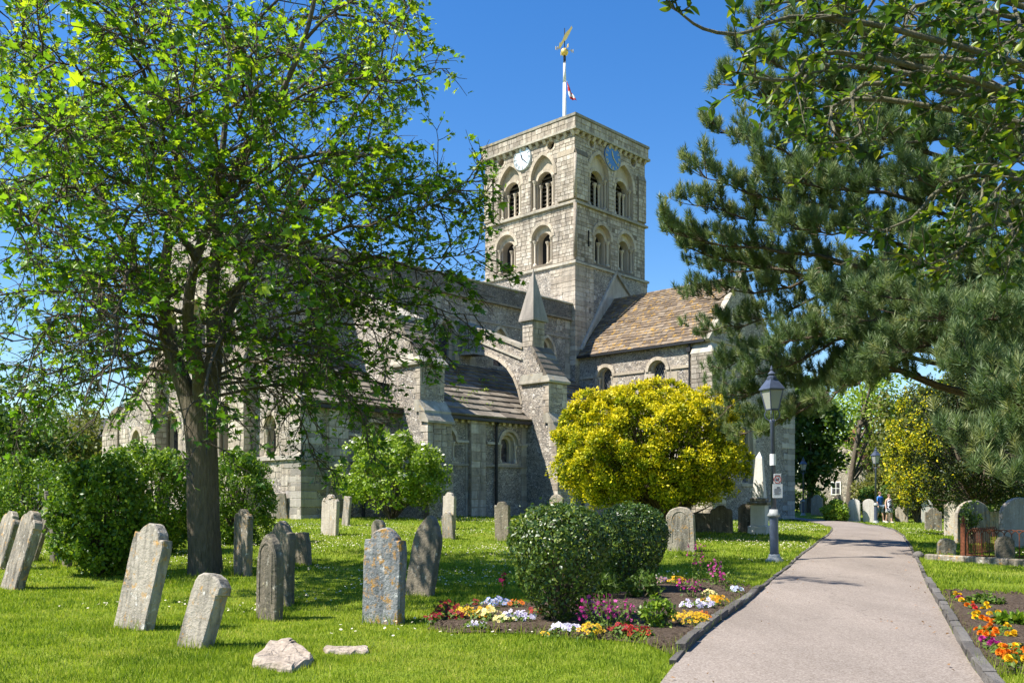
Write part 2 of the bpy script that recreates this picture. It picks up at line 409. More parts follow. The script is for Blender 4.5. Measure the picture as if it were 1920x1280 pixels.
    m_leaf('weed_leaf', [(0.05, 0.10, 0.015), (0.09, 0.15, 0.02), (0.14, 0.21, 0.03)], 0.5, 0.3, 1.3, 0.25)
    m_tint('petal', 0.6, 0.25)
    m_bark('plane_bark', (0.06, 0.045, 0.033), (0.19, 0.15, 0.115))
    m_bark('pine_bark', (0.05, 0.036, 0.028), (0.16, 0.115, 0.085))
    m_bark('holly_bark', (0.10, 0.095, 0.06), (0.27, 0.245, 0.17), 2.0)
    m_bark('twig_bark', (0.075, 0.056, 0.042), (0.19, 0.15, 0.115), 2.0)
build_materials()

# ------------------------------------------------------------------ ground, path, kerbs, beds
def build_ground():
    xs = np.concatenate([np.linspace(-600, -60, 10), np.linspace(-56, -14, 22), np.linspace(-13, 25, 96), np.linspace(27, 70, 22), np.linspace(80, 600, 10)])
    ys = np.concatenate([np.linspace(-60, 2, 10), np.linspace(3, 30, 90), np.linspace(30.6, 80, 60), np.linspace(85, 200, 20), np.linspace(220, 1200, 14)])
    X, Y = np.meshgrid(xs, ys)
    Z = gz(X, Y)
    V = np.stack([X, Y, Z], -1).reshape(-1, 3)
    nx, ny = len(xs), len(ys)
    i = (np.arange(ny - 1)[:, None] * nx + np.arange(nx - 1)[None]).ravel()
    T = np.concatenate([np.stack([i, i + 1, i + nx + 1], 1), np.stack([i, i + nx + 1, i + nx], 1)])
    o = add_arrays('ground', V, T, MT['lawn'], smooth=True)
    o['kind'] = 'structure'; o['label'] = 'mown green churchyard lawn'
    return o
build_ground()

PL = [gp(*q) for q in ((1240, 1280), (1275, 1230), (1345, 1172), (1415, 1120), (1455, 1084), (1490, 1055), (1520, 1030), (1545, 1010), (1560, 998), (1562, 991), (1548, 985), (1515, 977), (1470, 971))]
PR = [gp(*q) for q in ((1832, 1280), (1806, 1225), (1774, 1165), (1745, 1112), (1726, 1070), (1712, 1040), (1700, 1018), (1690, 1003), (1676, 994), (1655, 988), (1615, 981), (1560, 975.5), (1490, 970))]
PL = [Vector((-1.6, -4, 0)), Vector((0.1, 3.5, 0))] + PL
PR = [Vector((1.2, -4, 0)), Vector((2.5, 3.5, 0))] + PR

def resample(P, n):
    P = np.array([tuple(p) for p in P]); d = np.r_[0, np.cumsum(np.linalg.norm(np.diff(P, axis=0), axis=1))]
    # smooth by a Catmull style pass
    s = np.linspace(0, d[-1], n)
    Q = np.stack([np.interp(s, d, P[:, k]) for k in range(3)], 1)
    for _ in range(3): Q[1:-1] = 0.25 * Q[:-2] + 0.5 * Q[1:-1] + 0.25 * Q[2:]
    return Q
PLs, PRs = resample(PL, 90), resample(PR, 90)
PATH_POLY = np.concatenate([PLs[:, :2], PRs[::-1, :2]])

def in_poly(x, y, poly):
    x = np.asarray(x); y = np.asarray(y); c = np.zeros(x.shape, bool)
    px, py = poly[:, 0], poly[:, 1]; j = len(poly) - 1
    for i in range(len(poly)):
        dy = py[j] - py[i]
        if dy != 0:
            k = ((py[i] > y) != (py[j] > y)) & (x < (px[j] - px[i]) * (y - py[i]) / dy + px[i])
            c ^= k
        j = i
    return c

def build_path():
    n = 9; V = []; T = []
    for a, b in zip(PLs, PRs):
        for k in range(n):
            t = k / (n - 1); p = a * (1 - t) + b * t
            z = float(gz(p[0], p[1])) + 0.022 + 0.02 * (1 - (2 * t - 1) ** 2)
            V.append((p[0], p[1], z))
    for i in range(len(PLs) - 1):
        for k in range(n - 1):
            q = i * n + k; T += [(q, q + 1, q + n + 1), (q, q + n + 1, q + n)]
    o = add_arrays('path', V, T, MT['asphalt'], smooth=True)
    o['kind'] = 'structure'; o['label'] = 'pale grey tarmac footpath curving past the church'
    # edging stones, children of the path
    metas = []
    for v in range(5):
        b = MB(); b.box((0, -0.5, -0.5), (1, 0.5, 0.5), cham=0.09)
        b.v = [(x + random.uniform(-.02, .02), y + random.uniform(-.07, .07), z + random.uniform(-.07, .07)) for x, y, z in b.v]
        metas.append(b.mesh('kerb_stone', MT['kerb_stone']))
    for Q, side in ((PLs, -1), (PRs, 1)):
        d = np.r_[0, np.cumsum(np.linalg.norm(np.diff(Q[:, :2], axis=0), axis=1))]
        s = 4.5
        while s < d[-1] - 1:
            L = random.uniform(0.42, 0.66)
            p = [np.interp(s, d, Q[:, k]) for k in range(2)]; q = [np.interp(s + L, d, Q[:, k]) for k in range(2)]
            s += L + 0.012
            Y = p[1]
            if side < 0 and Y < 7.7: continue
            tall = (side < 0 and 7.9 < Y < 13.6) or (side > 0 and Y < 15)
            w = 0.095 if tall else 0.06; h = 0.115 if tall else 0.065
            a = math.atan2(q[1] - p[1], q[0] - p[0])
            k = bpy.data.objects.new('kerb_stone', random.choice(metas)); link(k, o)
            nx, ny = -math.sin(a) * -side, math.cos(a) * -side
            k.location = (p[0] + nx * w * .5 * 1, p[1] + ny * w * .5, float(gz(*p)) + h * 0.5 - 0.02 + random.uniform(-.008, .008))
            k.rotation_euler = (random.uniform(-.06, .06), random.uniform(-.015, .015), a + random.uniform(-.02, .02))
            k.scale = (L, w, h)
build_path()

BED_L = np.array([tuple(gp(*q))[:2] for q in ((800, 1180), (850, 1188), (920, 1186), (1000, 1190), (1060, 1197), (1130, 1200), (1210, 1208), (1268, 1232), (1285, 1219), (1345, 1168), (1412, 1117), (1430, 1106), (1345, 1092), (1270, 1090), (1215, 1098), (1120, 1126), (1000, 1138), (900, 1133), (840, 1150))])
BED_R = np.array([tuple(gp(*q))[:2] for q in ((1762, 1114), (1800, 1110), (1920, 1117), (2050, 1125), (2150, 1258), (2000, 1262), (1850, 1268), (1825, 1232))])
BEDS = (BED_L, BED_R)
def build_bed(poly, label):
    c = poly.mean(0); V = []; T = []; n = len(poly); rings = 9
    for r in range(rings):
        t = 1 - r / (rings - 0.5)
        for p in poly:
            q = c + (p - c) * t
            e = 0.012 if r == 0 else 0.035 + 0.03 * random.random() + 0.02 * min(1, r / 3)
            V.append((q[0], q[1], float(gz(*q)) + e))
    for r in range(rings - 1):
        for i in range(n):
            a, b = r * n + i, r * n + (i + 1) % n
            T += [(a, b, b + n), (a, b + n, a + n)]
    V.append((c[0], c[1], float(gz(*c)) + 0.06)); m = len(V) - 1; b0 = (rings - 1) * n
    T += [(b0 + i, b0 + (i + 1) % n, m) for i in range(n)]
    o = add_arrays('flower_bed', V, T, MT['soil'], smooth=True)
    lo, hi = poly.min(0), poly.max(0); q = RNG.uniform(lo, hi, (5000, 2)); q = q[in_poly(q[:, 0], q[:, 1], poly)]; m = len(q)     # clods and chips of mulch
    tv = np.array([(.5, 0, 0), (-.25, .45, 0), (-.3, -.4, 0), (.05, .02, .5), (.3, .3, .3)]); tf = np.array([(0, 1, 3), (1, 2, 3), (2, 0, 3), (0, 1, 4), (1, 3, 4), (3, 0, 4)])
    a = RNG.random(m) * 6.28; s = RNG.uniform(.02, .07, m); ca, sa = np.cos(a), np.sin(a)
    W = np.empty((m, 5, 3)); W[:, :, 0] = q[:, :1] + s[:, None] * (ca[:, None] * tv[:, 0] - sa[:, None] * tv[:, 1]); W[:, :, 1] = q[:, 1:] + s[:, None] * (sa[:, None] * tv[:, 0] + ca[:, None] * tv[:, 1]); W[:, :, 2] = (gz(q[:, 0], q[:, 1]) + .045)[:, None] + s[:, None] * tv[:, 2]
    c2 = add_arrays('clods', W.reshape(-1, 3), (tf[None] + (np.arange(m) * 5)[:, None, None]).reshape(-1, 3), MT['soil'], o); c2['kind'] = 'stuff'
    o['kind'] = 'structure'; o['label'] = label
build_bed(BED_L, 'bare brown soil of the bed around the clipped evergreens')
build_bed(BED_R, 'bare brown soil of the marigold bed beside the path')

# ------------------------------------------------------------------ the church
EAX = Vector((-0.690, -0.724, 0)).normalized()          # church east in the world
NAX = Vector((-EAX.y, EAX.x, 0))
CHO = Vector((3.85, 56.1, 0))
CH_ROT = math.atan2(EAX.y, EAX.x)
church = thing('church', 'old flint and stone church with square tower and flying buttress', 'church', CHO, CH_ROT)
def ch_world(x, y): return CHO + EAX * x + NAX * y
ZV = Vector((0, 0, 1))
AXIS = {'E': (Vector((0, 1, 0)), Vector((1, 0, 0))), 'N': (Vector((-1, 0, 0)), Vector((0, 1, 0))),
        'W': (Vector((0, -1, 0)), Vector((-1, 0, 0))), 'S': (Vector((1, 0, 0)), Vector((0, -1, 0)))}
class Face:
    """a wall plane: u runs to the right seen from outside, v up, d outwards"""
    def __init__(s, side, off):
        s.U, s.N = AXIS[side]; s.o = s.N * off
    def P(s, u, v, d=0.0): return s.o + s.U * u + ZV * v + s.N * d

def arch(cx, hw, v0, vsp, kind='round', rise=None, n=14):
    pts = [(cx + hw, v0), (cx + hw, vsp)]
    if kind == 'round':
        pts += [(cx + hw * math.cos(math.pi * i / n), vsp + hw * math.sin(math.pi * i / n)) for i in range(1, n)]
    else:
        H = rise; c = (H * H - hw * hw) / (2 * hw); rr = hw + c; a1 = math.atan2(H, c)
        m = n // 2
        pts += [(cx - c + rr * math.cos(a1 * i / m), vsp + rr * math.sin(a1 * i / m)) for i in range(1, m)]
        pts += [(cx, vsp + H)]
        pts += [(cx + c - rr * math.cos(a1 * i / m), vsp + rr * math.sin(a1 * i / m)) for i in range(m - 1, 0, -1)]
    return pts + [(cx - hw, vsp), (cx - hw, v0)]

def circle(cx, cy, r, n=16): return [(cx + r * math.cos(2 * math.pi * i / n), cy + r * math.sin(2 * math.pi * i / n)) for i in range(n)]
def rect(u0, u1, v0, v1): return [(u0, v0), (u1, v0), (u1, v1), (u0, v1)]

def pip(p, poly):
    x, y = p; c = False; j = len(poly) - 1
    for i in range(len(poly)):
        if (poly[i][1] > y) != (poly[j][1] > y) and x < (poly[j][0] - poly[i][0]) * (y - poly[i][1]) / (poly[j][1] - poly[i][1]) + poly[i][0]: c = not c
        j = i
    return c

def sheet(mb, face, outline, holes, d=0.0, m=0, tone=0.5):
    pts = []; edges = []
    for poly in [outline] + holes:
        b = len(pts); pts += [Vector(p) for p in poly]
        edges += [(b + i, b + (i + 1) % len(poly)) for i in range(len(poly))]
    v, e, f, *_ = delaunay_2d_cdt(pts, edges, [], 0, 1e-5)
    F = []
    for t in f:
        c = sum((v[i] for i in t), Vector((0, 0))) / len(t)
        if pip(c, outline) and not any(pip(c, h) for h in holes): F.append(list(t))
    mb.add([face.P(p[0], p[1], d) for p in v], F, tone, m)

def reveal(mb, face, poly, d0, d1, m=0, tone=0.5):
    n = len(poly)
    V = [face.P(u, v, d0) for u, v in poly] + [face.P(u, v, d1) for u, v in poly]
    mb.add(V, [[i, n + i, n + (i + 1) % n, (i + 1) % n] for i in range(n)], tone, m)

def curve_pts(cx, hw, vsp, kind, rise, n):
    a = arch(cx, hw, vsp - 1, vsp, kind, rise, n)
    return a[1:-1]

def voussoirs(mb, face, cx, hw, vsp, t, proud, kind='round', rise=None, pieces=11, back=-0.06, gap=0.05):
    k = 4; n = pieces * k if (pieces * k) % 2 == 0 else pieces * k + 1
    a = curve_pts(cx, hw, vsp, kind, rise, n); b = curve_pts(cx, hw + t, vsp, kind, (rise or hw) + t, n)
    L = len(a) - 1
    for i in range(pieces):
        i0 = int(L * i / pieces); i1 = int(L * (i + 1) / pieces)
        A = [Vector(q) for q in a[i0:i1 + 1]]; B = [Vector(q) for q in b[i0:i1 + 1]]
        if len(A) < 2: continue
        A[0] = A[0].lerp(A[1], gap); B[0] = B[0].lerp(B[1], gap); A[-1] = A[-1].lerp(A[-2], gap); B[-1] = B[-1].lerp(B[-2], gap)
        poly = [tuple(q) for q in A] + [tuple(q) for q in reversed(B)]
        pr = proud + random.uniform(-.006, .006)
        mb.prism(poly, face.P, back, pr)

def jambs(mb, face, u, sgn, v0, v1, t, proud=0.012, back=-0.06):
    v = v0
    while v < v1 - 0.08:
        h = min(random.uniform(0.24, 0.36), v1 - v); w = t * random.uniform(0.7, 1.5)
        a, b = (u, u + sgn * w) if sgn > 0 else (u + sgn * w, u)
        mb.prism(rect(a + .006, b - .006, v + .006, v + h - .006), face.P, back, proud)
        v += h

def colonnette(mb, face, u, d, v0, v1, r=0.075):
    c0 = face.P(u, v0, d)
    mb.lathe([(r * 1.9, 0), (r * 1.9, .09), (r * 1.35, .16), (r, .2), (r, v1 - v0 - .3), (r * 1.25, v1 - v0 - .27), (r, v1 - v0 - .24), (r * 1.9, v1 - v0 - .06), (r * 2.0, v1 - v0)], 10, tuple(c0))

def window(parent, face, steps, end, glass='leaded_glass', name='window', ring=None, cols=(), sill=None, jamb=0.0, louvres=False, lattice=False):
    """steps: nested outlines with the depth each one is cut from; returns the hole for the wall"""
    mb = MB()
    for i, (o, d) in enumerate(steps):
        nxt = steps[i + 1] if i + 1 < len(steps) else None
        reveal(mb, face, o, d, nxt[1] if nxt else end, 0, 0.4 + 0.2 * random.random())
        if nxt: sheet(mb, face, o, [nxt[0]], nxt[1], 0, 0.3 + 0.4 * random.random())
    for r in (ring or []):
        voussoirs(mb, face, *r[0], **r[1])
    if jamb:
        o = steps[0][0]; u1 = max(p[0] for p in o); u0 = min(p[0] for p in o); v0 = o[0][1]; v1 = o[1][1]
        jambs(mb, face, u1, 1, v0, v1, jamb); jambs(mb, face, u0, -1, v0, v1, jamb)
    for c in cols: colonnette(mb, face, *c)
    if sill:
        u0, u1, v, h = sill
        mb.prism(rect(u0, u1, v - h, v), face.P, -0.3, 0.07)
    w = mb.build(name, MT['dressing'], church if parent is None else parent)
    o = steps[-1][0]
    if louvres:
        u0 = min(p[0] for p in o); u1 = max(p[0] for p in o); v0 = o[0][1]; v1 = max(p[1] for p in o)
        pb = MB(); sheet(pb, face, o, [], end - .16); pb.build('pane', MT['dark_inside'], w)
        lb = MB(); v = v0 + .1
        while v < v1 - .1:
            cc = (u0 + u1) / 2; r = (u1 - u0) / 2; top = v1 - r
            hw = r if v < top else math.sqrt(max(0.01, r * r - (v - top) ** 2))
            V = [face.P(cc - hw, v, end + .05), face.P(cc + hw, v, end + .05), face.P(cc + hw, v + .17, end - .1), face.P(cc - hw, v + .17, end - .1)]
            V += [p + ZV * 0.03 for p in V]
            lb.add(V, [[0, 1, 2, 3], [7, 6, 5, 4], [0, 4, 5, 1], [2, 6, 7, 3], [1, 5, 6, 2], [0, 3, 7, 4]])
            v += .27
        lb.build('louvre', MT['louvre'], w)
    else:
        pb = MB(); sheet(pb, face, o, [], end); pb.build('pane', MT[glass], w)
        if lattice:
            u0 = min(p[0] for p in o); u1 = max(p[0] for p in o); v0 = o[0][1]; v1 = max(p[1] for p in o)
            lb = MB(); r = 0.009; st = .17
            k = u0 - (v1 - v0)
            while k < u1 + (v1 - v0):
                for sg in (1, -1):
                    pts = []
                    for q in np.linspace(v0, v1, 40):
                        uu = k + sg * (q - v0) * .55
                        if pip((uu, q), o): pts.append((uu, q))
                    if len(pts) > 1: lb.tube([face.P(*pts[0], end + .012), face.P(*pts[-1], end + .012)], r, 4)
                k += st
            lb.build('lattice', MT['lead'], w)
    return steps[0][0]

# --- ashlar: single stones, the 300 that show largest as parts of their wall, the rest in one mesh
BLOCKS = []      # (size, parent, face, ua, ub, va, vb, proud)
def scan(poly, v):
    xs = []; j = len(poly) - 1
    for i in range(len(poly)):
        a, b = poly[j], poly[i]
        if (a[1] > v) != (b[1] > v): xs.append(a[0] + (v - a[1]) / (b[1] - a[1]) * (b[0] - a[0]))
        j = i
    return (min(xs), max(xs)) if xs else None

def ashlar(parent, face, u0, u1, v0, v1, holes=(), ch=(0.19, 0.30), bw=(0.26, 0.58), d=0.0, skip=0.0, seen=1.0):
    v = v0
    while v < v1 - 0.06:
        h = min(random.uniform(*ch), v1 - v)
        if v1 - (v + h) < 0.12: h = v1 - v
        free = [(u0, u1)]
        for hole in holes:
            ex = [e for e in (scan(hole, v + h * t) for t in (0.02, 0.5, 0.98)) if e]
            if not ex: continue
            a, b = min(e[0] for e in ex) - .03, max(e[1] for e in ex) + .03
            nf = []
            for p, q in free:
                if b <= p or a >= q: nf.append((p, q))
                else:
                    if a - p > .12: nf.append((p, a))
                    if q - b > .12: nf.append((b, q))
            free = nf
        for p, q in free:
            u = p
            while u < q - 1e-4:
                w = random.uniform(*bw)
                if q - (u + w) < 0.18: w = q - u
                if random.random() >= skip:
                    BLOCKS.append((w * h * seen, parent, face, u + .011, u + w - .011, v + .010, v + h - .010, d + random.uniform(0.004, 0.03)))
                u += w
        v += h

def quoins(parent, mb, x, y, sx, sy, z0, z1, lng=0.62, sht=0.3):
    z = z0; k = random.randint(0, 1)
    while z < z1 - .05:
        h = min(random.uniform(.26, .36), z1 - z)
        a, b = (lng, sht) if k % 2 else (sht, lng)
        a *= random.uniform(.8, 1.15); b *= random.uniform(.8, 1.15); p = random.uniform(.012, .03)
        xs = sorted((x + sx * p, x - sx * a)); ys = sorted((y + sy * p, y - sy * b))
        mb.box((xs[0], ys[0], z + .008), (xs[1], ys[1], z + h - .008), cham=.012)
        z += h; k += 1

_ub = MB(); _ub.box((0, -0.5, 0), (1, 0.5, 1), cham=0.0)
_ub.v = [(x * .97 + .015 if y > 0 else x, y, z * .95 + .025 if y > 0 else z) for x, y, z in _ub.v]
def unit_block(name, mat): return _ub.mesh(name, MT[mat])

def flush_blocks():
    BLOCKS.sort(key=lambda b: -b[0])
    um = unit_block('stone_block', 'ashlar'); dep = 0.09; rest = {}
    for i, (s, parent, f, ua, ub, va, vb, d) in enumerate(BLOCKS):
        M = Matrix.Identity(4); o = f.P(ub, va, d - dep / 2)
        cx, cy, cz = -f.U * (ub - ua), f.N * dep, ZV * (vb - va)
        for r in range(3): M[r][0], M[r][1], M[r][2], M[r][3] = cx[r], cy[r], cz[r], o[r]
        if i < 300:
            b = bpy.data.objects.new('stone_block', um); link(b, parent); b.matrix_basis = M
        else:
            mb = rest.setdefault(parent, MB()); mb.add([M @ Vector(p) for p in _ub.v], _ub.f)
    for parent, mb in rest.items():
        o = mb.build('stone_blocks', MT['ashlar'], parent); o['kind'] = 'stuff'

# --- the tower -----------------------------------------------------------------------------------
TX, TY, TZ = 7.3, 7.8, 24.85
FE, FN = Face('E', 0.0), Face('N', 0.0)
FW, FS = Face('W', TX), Face('S', TY)
def build_tower():
    tw = MB()
    tower = bpy.data.objects.new('tower', None)
    holesE, holesN = [], []
    part_parent = church
    def belfry(face, cx, hw=0.98):
        sill, vsp = 19.68, 21.6
        o1 = arch(cx, hw, sill, vsp, 'pointed', 1.42); o2 = arch(cx, .66, sill, 21.35)
        return window(None, face, [(o1, 0.0), (o2, -.26)], -.62, name='belfry_window', louvres=True,
               ring=[((cx, hw, vsp, .22, .05), dict(kind='pointed', rise=1.42, pieces=13)), ((cx, .66, 21.35, .2, -.2), dict(pieces=9, back=-.3))],
               cols=[(cx - .8, -.14, sill, vsp, .07), (cx + .8, -.14, sill, vsp, .07), (cx + .08, -.42, sill, 21.3, .08), (cx + .5, -.42, sill, 21.3, .07), (cx - .5, -.42, sill, 21.3, .07)],
               jamb=.0)
    def lower(face, cx):
        sill, vsp = 16.12, 17.75
        o1 = arch(cx, .86, sill, vsp); o2 = arch(cx, .55, sill, 17.62)
        return window(None, face, [(o1, 0.0), (o2, -.26)], -.7, name='belfry_window', louvres=False, glass='dark_inside',
               ring=[((cx, .86, vsp, .2, .06), dict(pieces=13)), ((cx, .55, 17.62, .18, -.2), dict(pieces=9, back=-.3))],
               cols=[(cx - .7, -.13, sill, vsp, .08), (cx + .7, -.13, sill, vsp, .08), (cx + .12, -.45, sill, 17.62, .09)])
    holesE += [belfry(FE, -2.65), belfry(FE, -5.5), lower(FE, -2.7), lower(FE, -5.85)]
    holesN += [belfry(FN, 2.35), belfry(FN, 4.95), lower(FN, 2.7), lower(FN, 5.2)]
    def oculus(face, u, r=.29, dk='dark_inside'):
        o = circle(u, 23.46, r)
        mb = MB(); reveal(mb, face, o, 0, -.35)
        for k in range(12):
            a0, a1 = 2 * math.pi * (k + .04) / 12, 2 * math.pi * (k + .96) / 12
            mb.prism([(u + q * math.cos(a), 23.46 + q * math.sin(a)) for q, a in ((r, a0), (r, a1), (r + .14, a1), (r + .14, a0))], face.P, -.05, .025)
        w = mb.build('oculus', MT['dressing'], church); pb = MB(); sheet(pb, face, o, [], -.35); pb.build('pane', MT[dk], w)
        return o
    holesE += [oculus(FE, -1.95), oculus(FE, -6.28, .27, 'mortar')]; holesN += [oculus(FN, 1.62, .25), oculus(FN, 5.98)]
    # walls
    sheet(tw, FE, rect(-TY, 0, 15.9, TZ), holesE); sheet(tw, FN, rect(0, TX, 15.9, TZ), holesN)
    for f, w in ((FW, TY), (FS, TX)):
        u0, u1 = (0, TY) if f is FW else (-TX, 0)
        sheet(tw, f, rect(u0, u1, 15.9, TZ), [])
    tw.add([(0, 0, TZ - .6), (-TX, 0, TZ - .6), (-TX, -TY, TZ - .6), (0, -TY, TZ - .6)], [[0, 1, 2, 3]], .5)
    wall = tw.build('tower_wall', MT['mortar'], church)
    b = 0.1
    lo = MB(); lo.box((-TX - b, -TY - b, -.6), (b, b, 15.86))
    low = lo.build('tower_base', MT['flint'], church)
    FEb, FNb = Face('E', b), Face('N', b)
    qm = MB()
    for z0, z1 in ((9.5, 15.8),):
        quoins(low, qm, b, b, 1, 1, z0, z1, 1.9, 1.2); quoins(low, qm, b, -TY - b, 1, -1, z0, z1, .8, .45); quoins(low, qm, -TX - b, b, -1, 1, z0, z1, .8, .45)
    ashlar(low, FEb, -1.9, -.9, 9.6, 15.75, d=0.0); ashlar(low, FNb, .95, 1.7, 9.6, 15.75, d=0.0)
    qm.build('quoins', MT['ashlar'], low)['kind'] = 'stuff'
    # ashlar facing
    ashlar(wall, FE, -TY + .02, -.02, 15.98, 23.75, [[(p[0], p[1]) for p in h] for h in holesE], seen=1.2)
    ashlar(wall, FN, .02, TX - .02, 15.98, 23.75, holesN, skip=.03)
    # clasping pilasters with weathered heads
    pm = MB()
    for f, u0, u1 in ((FE, -1.35, 0.0), (FE, -TY, -7.0), (FN, 0.0, 1.15), (FN, 6.45, TX)):
        pr = .14
        pm.prism(rect(u0, u1, 19.72, 22.45), f.P, -.05, pr - .03)
        pm.add([f.P(u0, 22.45, pr), f.P(u1, 22.45, pr), f.P(u1, 22.85, 0), f.P(u0, 22.85, 0), f.P(u0, 22.45, 0), f.P(u1, 22.45, 0)], [[0, 1, 2, 3], [0, 3, 4], [1, 5, 2]])
        ashlar(wall, f, u0 + .01, u1 - .01, 19.74, 22.44, d=pr - .03)
    pm.each('pilaster', MT['mortar'], church)
    sh = MB()
    for x, y in ((.1, .1),):
        sh.tube([(x, y, 16.1), (x, y, 19.4)], .11, 10); sh.tube([(x + .03, y + .03, 19.8), (x + .03, y + .03, 22.4)], .1, 10)
    sh.build('corner_shaft', MT['ashlar'], church, smooth=True)
    # strings
    for z, ex, h in ((19.42, .17, .22), (15.72, .22, .24)):
        sm = MB(); sm.box((-TX - ex, -TY - ex, z), (ex, ex, z + h * .55)); sm.add([(-TX - ex, -TY - ex, z + h * .55), (ex, -TY - ex, z + h * .55), (ex, ex, z + h * .55), (-TX - ex, ex, z + h * .55), (-TX - .01, -TY - .01, z + h), (.01, -TY - .01, z + h), (.01, .01, z + h), (-TX - .01, .01, z + h)], [[0, 1, 5, 4], [1, 2, 6, 5], [2, 3, 7, 6], [3, 0, 4, 7]])
        sm.build('string_course', MT['coping_stone'], church)
    # parapet and corbels
    pp = MB(); ex = .17
    pp.box((-TX - ex, -TY - ex, 23.95), (ex, ex, 24.7)); par = pp.build('parapet', MT['mortar'], church)
    for f, u0, u1 in ((Face('E', ex), -TY - ex, ex), (Face('N', ex), -ex, TX + ex)):
        ashlar(par, f, u0 + .01, u1 - .01, 24.06, 24.66, ch=(.28, .34), bw=(.3, .6))
    c1 = MB(); c1.box((-TX - ex - .1, -TY - ex - .1, 23.88), (ex + .1, ex + .1, 24.03)); c1.build('cornice', MT['coping_stone'], church)
    c2 = MB(); c2.box((-TX - ex - .06, -TY - ex - .06, 24.7), (ex + .06, ex + .06, 24.86)); c2.build('coping', MT['coping_stone'], church)
    cb = MB(); cb.box((-.11, -.02, -.26), (.11, .22, 0), cham=.03)
    cb.v = [(x, y * (0.45 if z < -.2 else 1), z) for x, y, z in cb.v]; cme = cb.mesh('corbel', MT['dressing'])
    for f, ua, ub, rz in ((FE, -TY + .2, -.1, -math.pi / 2), (FN, .1, TX - .15, 0)):
        n = 14
        for i in range(n):
            u = ua + (ub - ua) * i / (n - 1)
            o = bpy.data.objects.new('corbel', cme); link(o, church); o.location = f.P(u, 23.88, 0.01); o.rotation_euler = (0, 0, rz)
    # scar of the older transept roof, with a pale plastered gable inside it
    sc = MB()
    sheet(sc, FNb, [(3.9, 15.55), (0.62, 10.6), (0.62, 10.0), (5.9, 12.0), (5.7, 14.3)], [], .03); sc.build('plastered_gable', MT['plaster'], church)
    sm = MB()
    for a, c in (((3.92, 15.85), (0.35, 10.45)), ((3.92, 15.85), (6.0, 14.2))):
        A, B = Vector(a), Vector(c); dd = (B - A).normalized(); nn = Vector((-dd.y, dd.x)) * .09
        sm.prism([tuple(A + nn), tuple(A - nn), tuple(B - nn), tuple(B + nn)], FNb.P, -.05, .16)
    sm.build('roof_scar', MT['ashlar_grey'], church)
    sl = MB(); sl.prism(rect(1.28, 1.36, 12.4, 13.6), FNb.P, -.02, .015); sl.prism(rect(1.25, 1.33, 17.0, 18.0), FN.P, -.02, .06); sl.each('slit_window', MT['dark_inside'], church)
build_tower()

ROMAN = ['XII', 'I', 'II', 'III', 'IIII', 'V', 'VI', 'VII', 'VIII', 'IX', 'X', 'XI']
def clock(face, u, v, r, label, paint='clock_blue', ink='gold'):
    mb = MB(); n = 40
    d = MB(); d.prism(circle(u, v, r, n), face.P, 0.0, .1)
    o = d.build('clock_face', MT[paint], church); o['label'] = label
    d = MB()
    C = circle(u, v, r, n); C2 = circle(u, v, r - .045, n)
    for i in range(n):
        j = (i + 1) % n; d.prism([C[i], C[j], C2[j], C2[i]], face.P, .09, .125)
    d.build('rim', MT['lead'], o)
    nb = MB()
    for h, s in enumerate(ROMAN):
        a = math.pi / 2 - h * math.pi / 6; ca, sa = math.cos(a), math.sin(a)
        w = .2 * r / .7 * .5; x = -len(s) * w * .28
        for chh in s:
            x += w * .28
            bars = {'I': [(0, -1, 0, 1)], 'V': [(-.35, 1, 0, -1), (.35, 1, 0, -1)], 'X': [(-.4, 1, .4, -1), (.4, 1, -.4, -1)]}[chh]
            for x0, y0, x1, y1 in bars:
                A = Vector((x + x0 * w * .6, y0 * .095)); B = Vector((x + x1 * w * .6, y1 * .095)); t = (B - A).normalized(); q = Vector((-t.y, t.x)) * .013
                P = []
                for c in (A + q, A - q, B - q, B + q):
                    rr = r * .78 + c.y; P.append((u + rr * ca + c.x * sa, v + rr * sa - c.x * ca))
                nb.prism(P, face.P, .095, .112)
            x += w * .28
    nb.build('numerals', MT[ink], o)['kind'] = 'stuff'
    for ang, ln, wd in ((341, .42, .05), (132, .62, .032)):
        a = math.pi / 2 - R(ang); t = Vector((math.cos(a), math.sin(a))); q = Vector((-t.y, t.x)) * wd; c = Vector((u, v))
        hb = MB(); hb.prism([tuple(c - t * .12 * r - q * .6), tuple(c - t * .12 * r + q * .6), tuple(c + t * ln * r * .7 + q), tuple(c + t * ln * r * 1.35), tuple(c + t * ln * r * .7 - q)], face.P, .115, .13)
        hb.build('clock_hand', MT['gold' if ink == 'gold' else 'iron_black'], o)
clock(FE, -4.32, 23.2, .75, 'blue round clock face whitened by painted sun glare', 'clock_glare', 'lead')
clock(FN, 3.68, 23.15, .82, 'blue round clock face with gold numerals')

# --- slates
SLATES = []
def slate_field(parent, P0, U, S, N, length, exps, wid, th=.04, verge=0.0, kind='roof'):
    """courses from the eave up; P0 the eave corner, U along it, S up the slope"""
    s = 0.0
    for ci, e in enumerate(exps):
        u = -random.uniform(0, wid[0])
        while u < length:
            w = random.uniform(*wid) * (0.75 + 0.35 * e / max(exps)); a = max(u, 0); b = min(u + w, length)
            if b - a > .07:
                lift = th * 1.25 + random.uniform(-.006, .012)
                o = P0 + U * a + S * (s - random.uniform(.0, .03)) + N * lift
                ln = e * 1.45
                Sx = S * ln - N * lift * 1.05 + U * random.uniform(-.012, .012)
                SLATES.append(((b - a) * e, parent, o, U * (b - a - .012), Sx, N * th * random.uniform(.8, 1.3), kind))
            u += w
        s += e

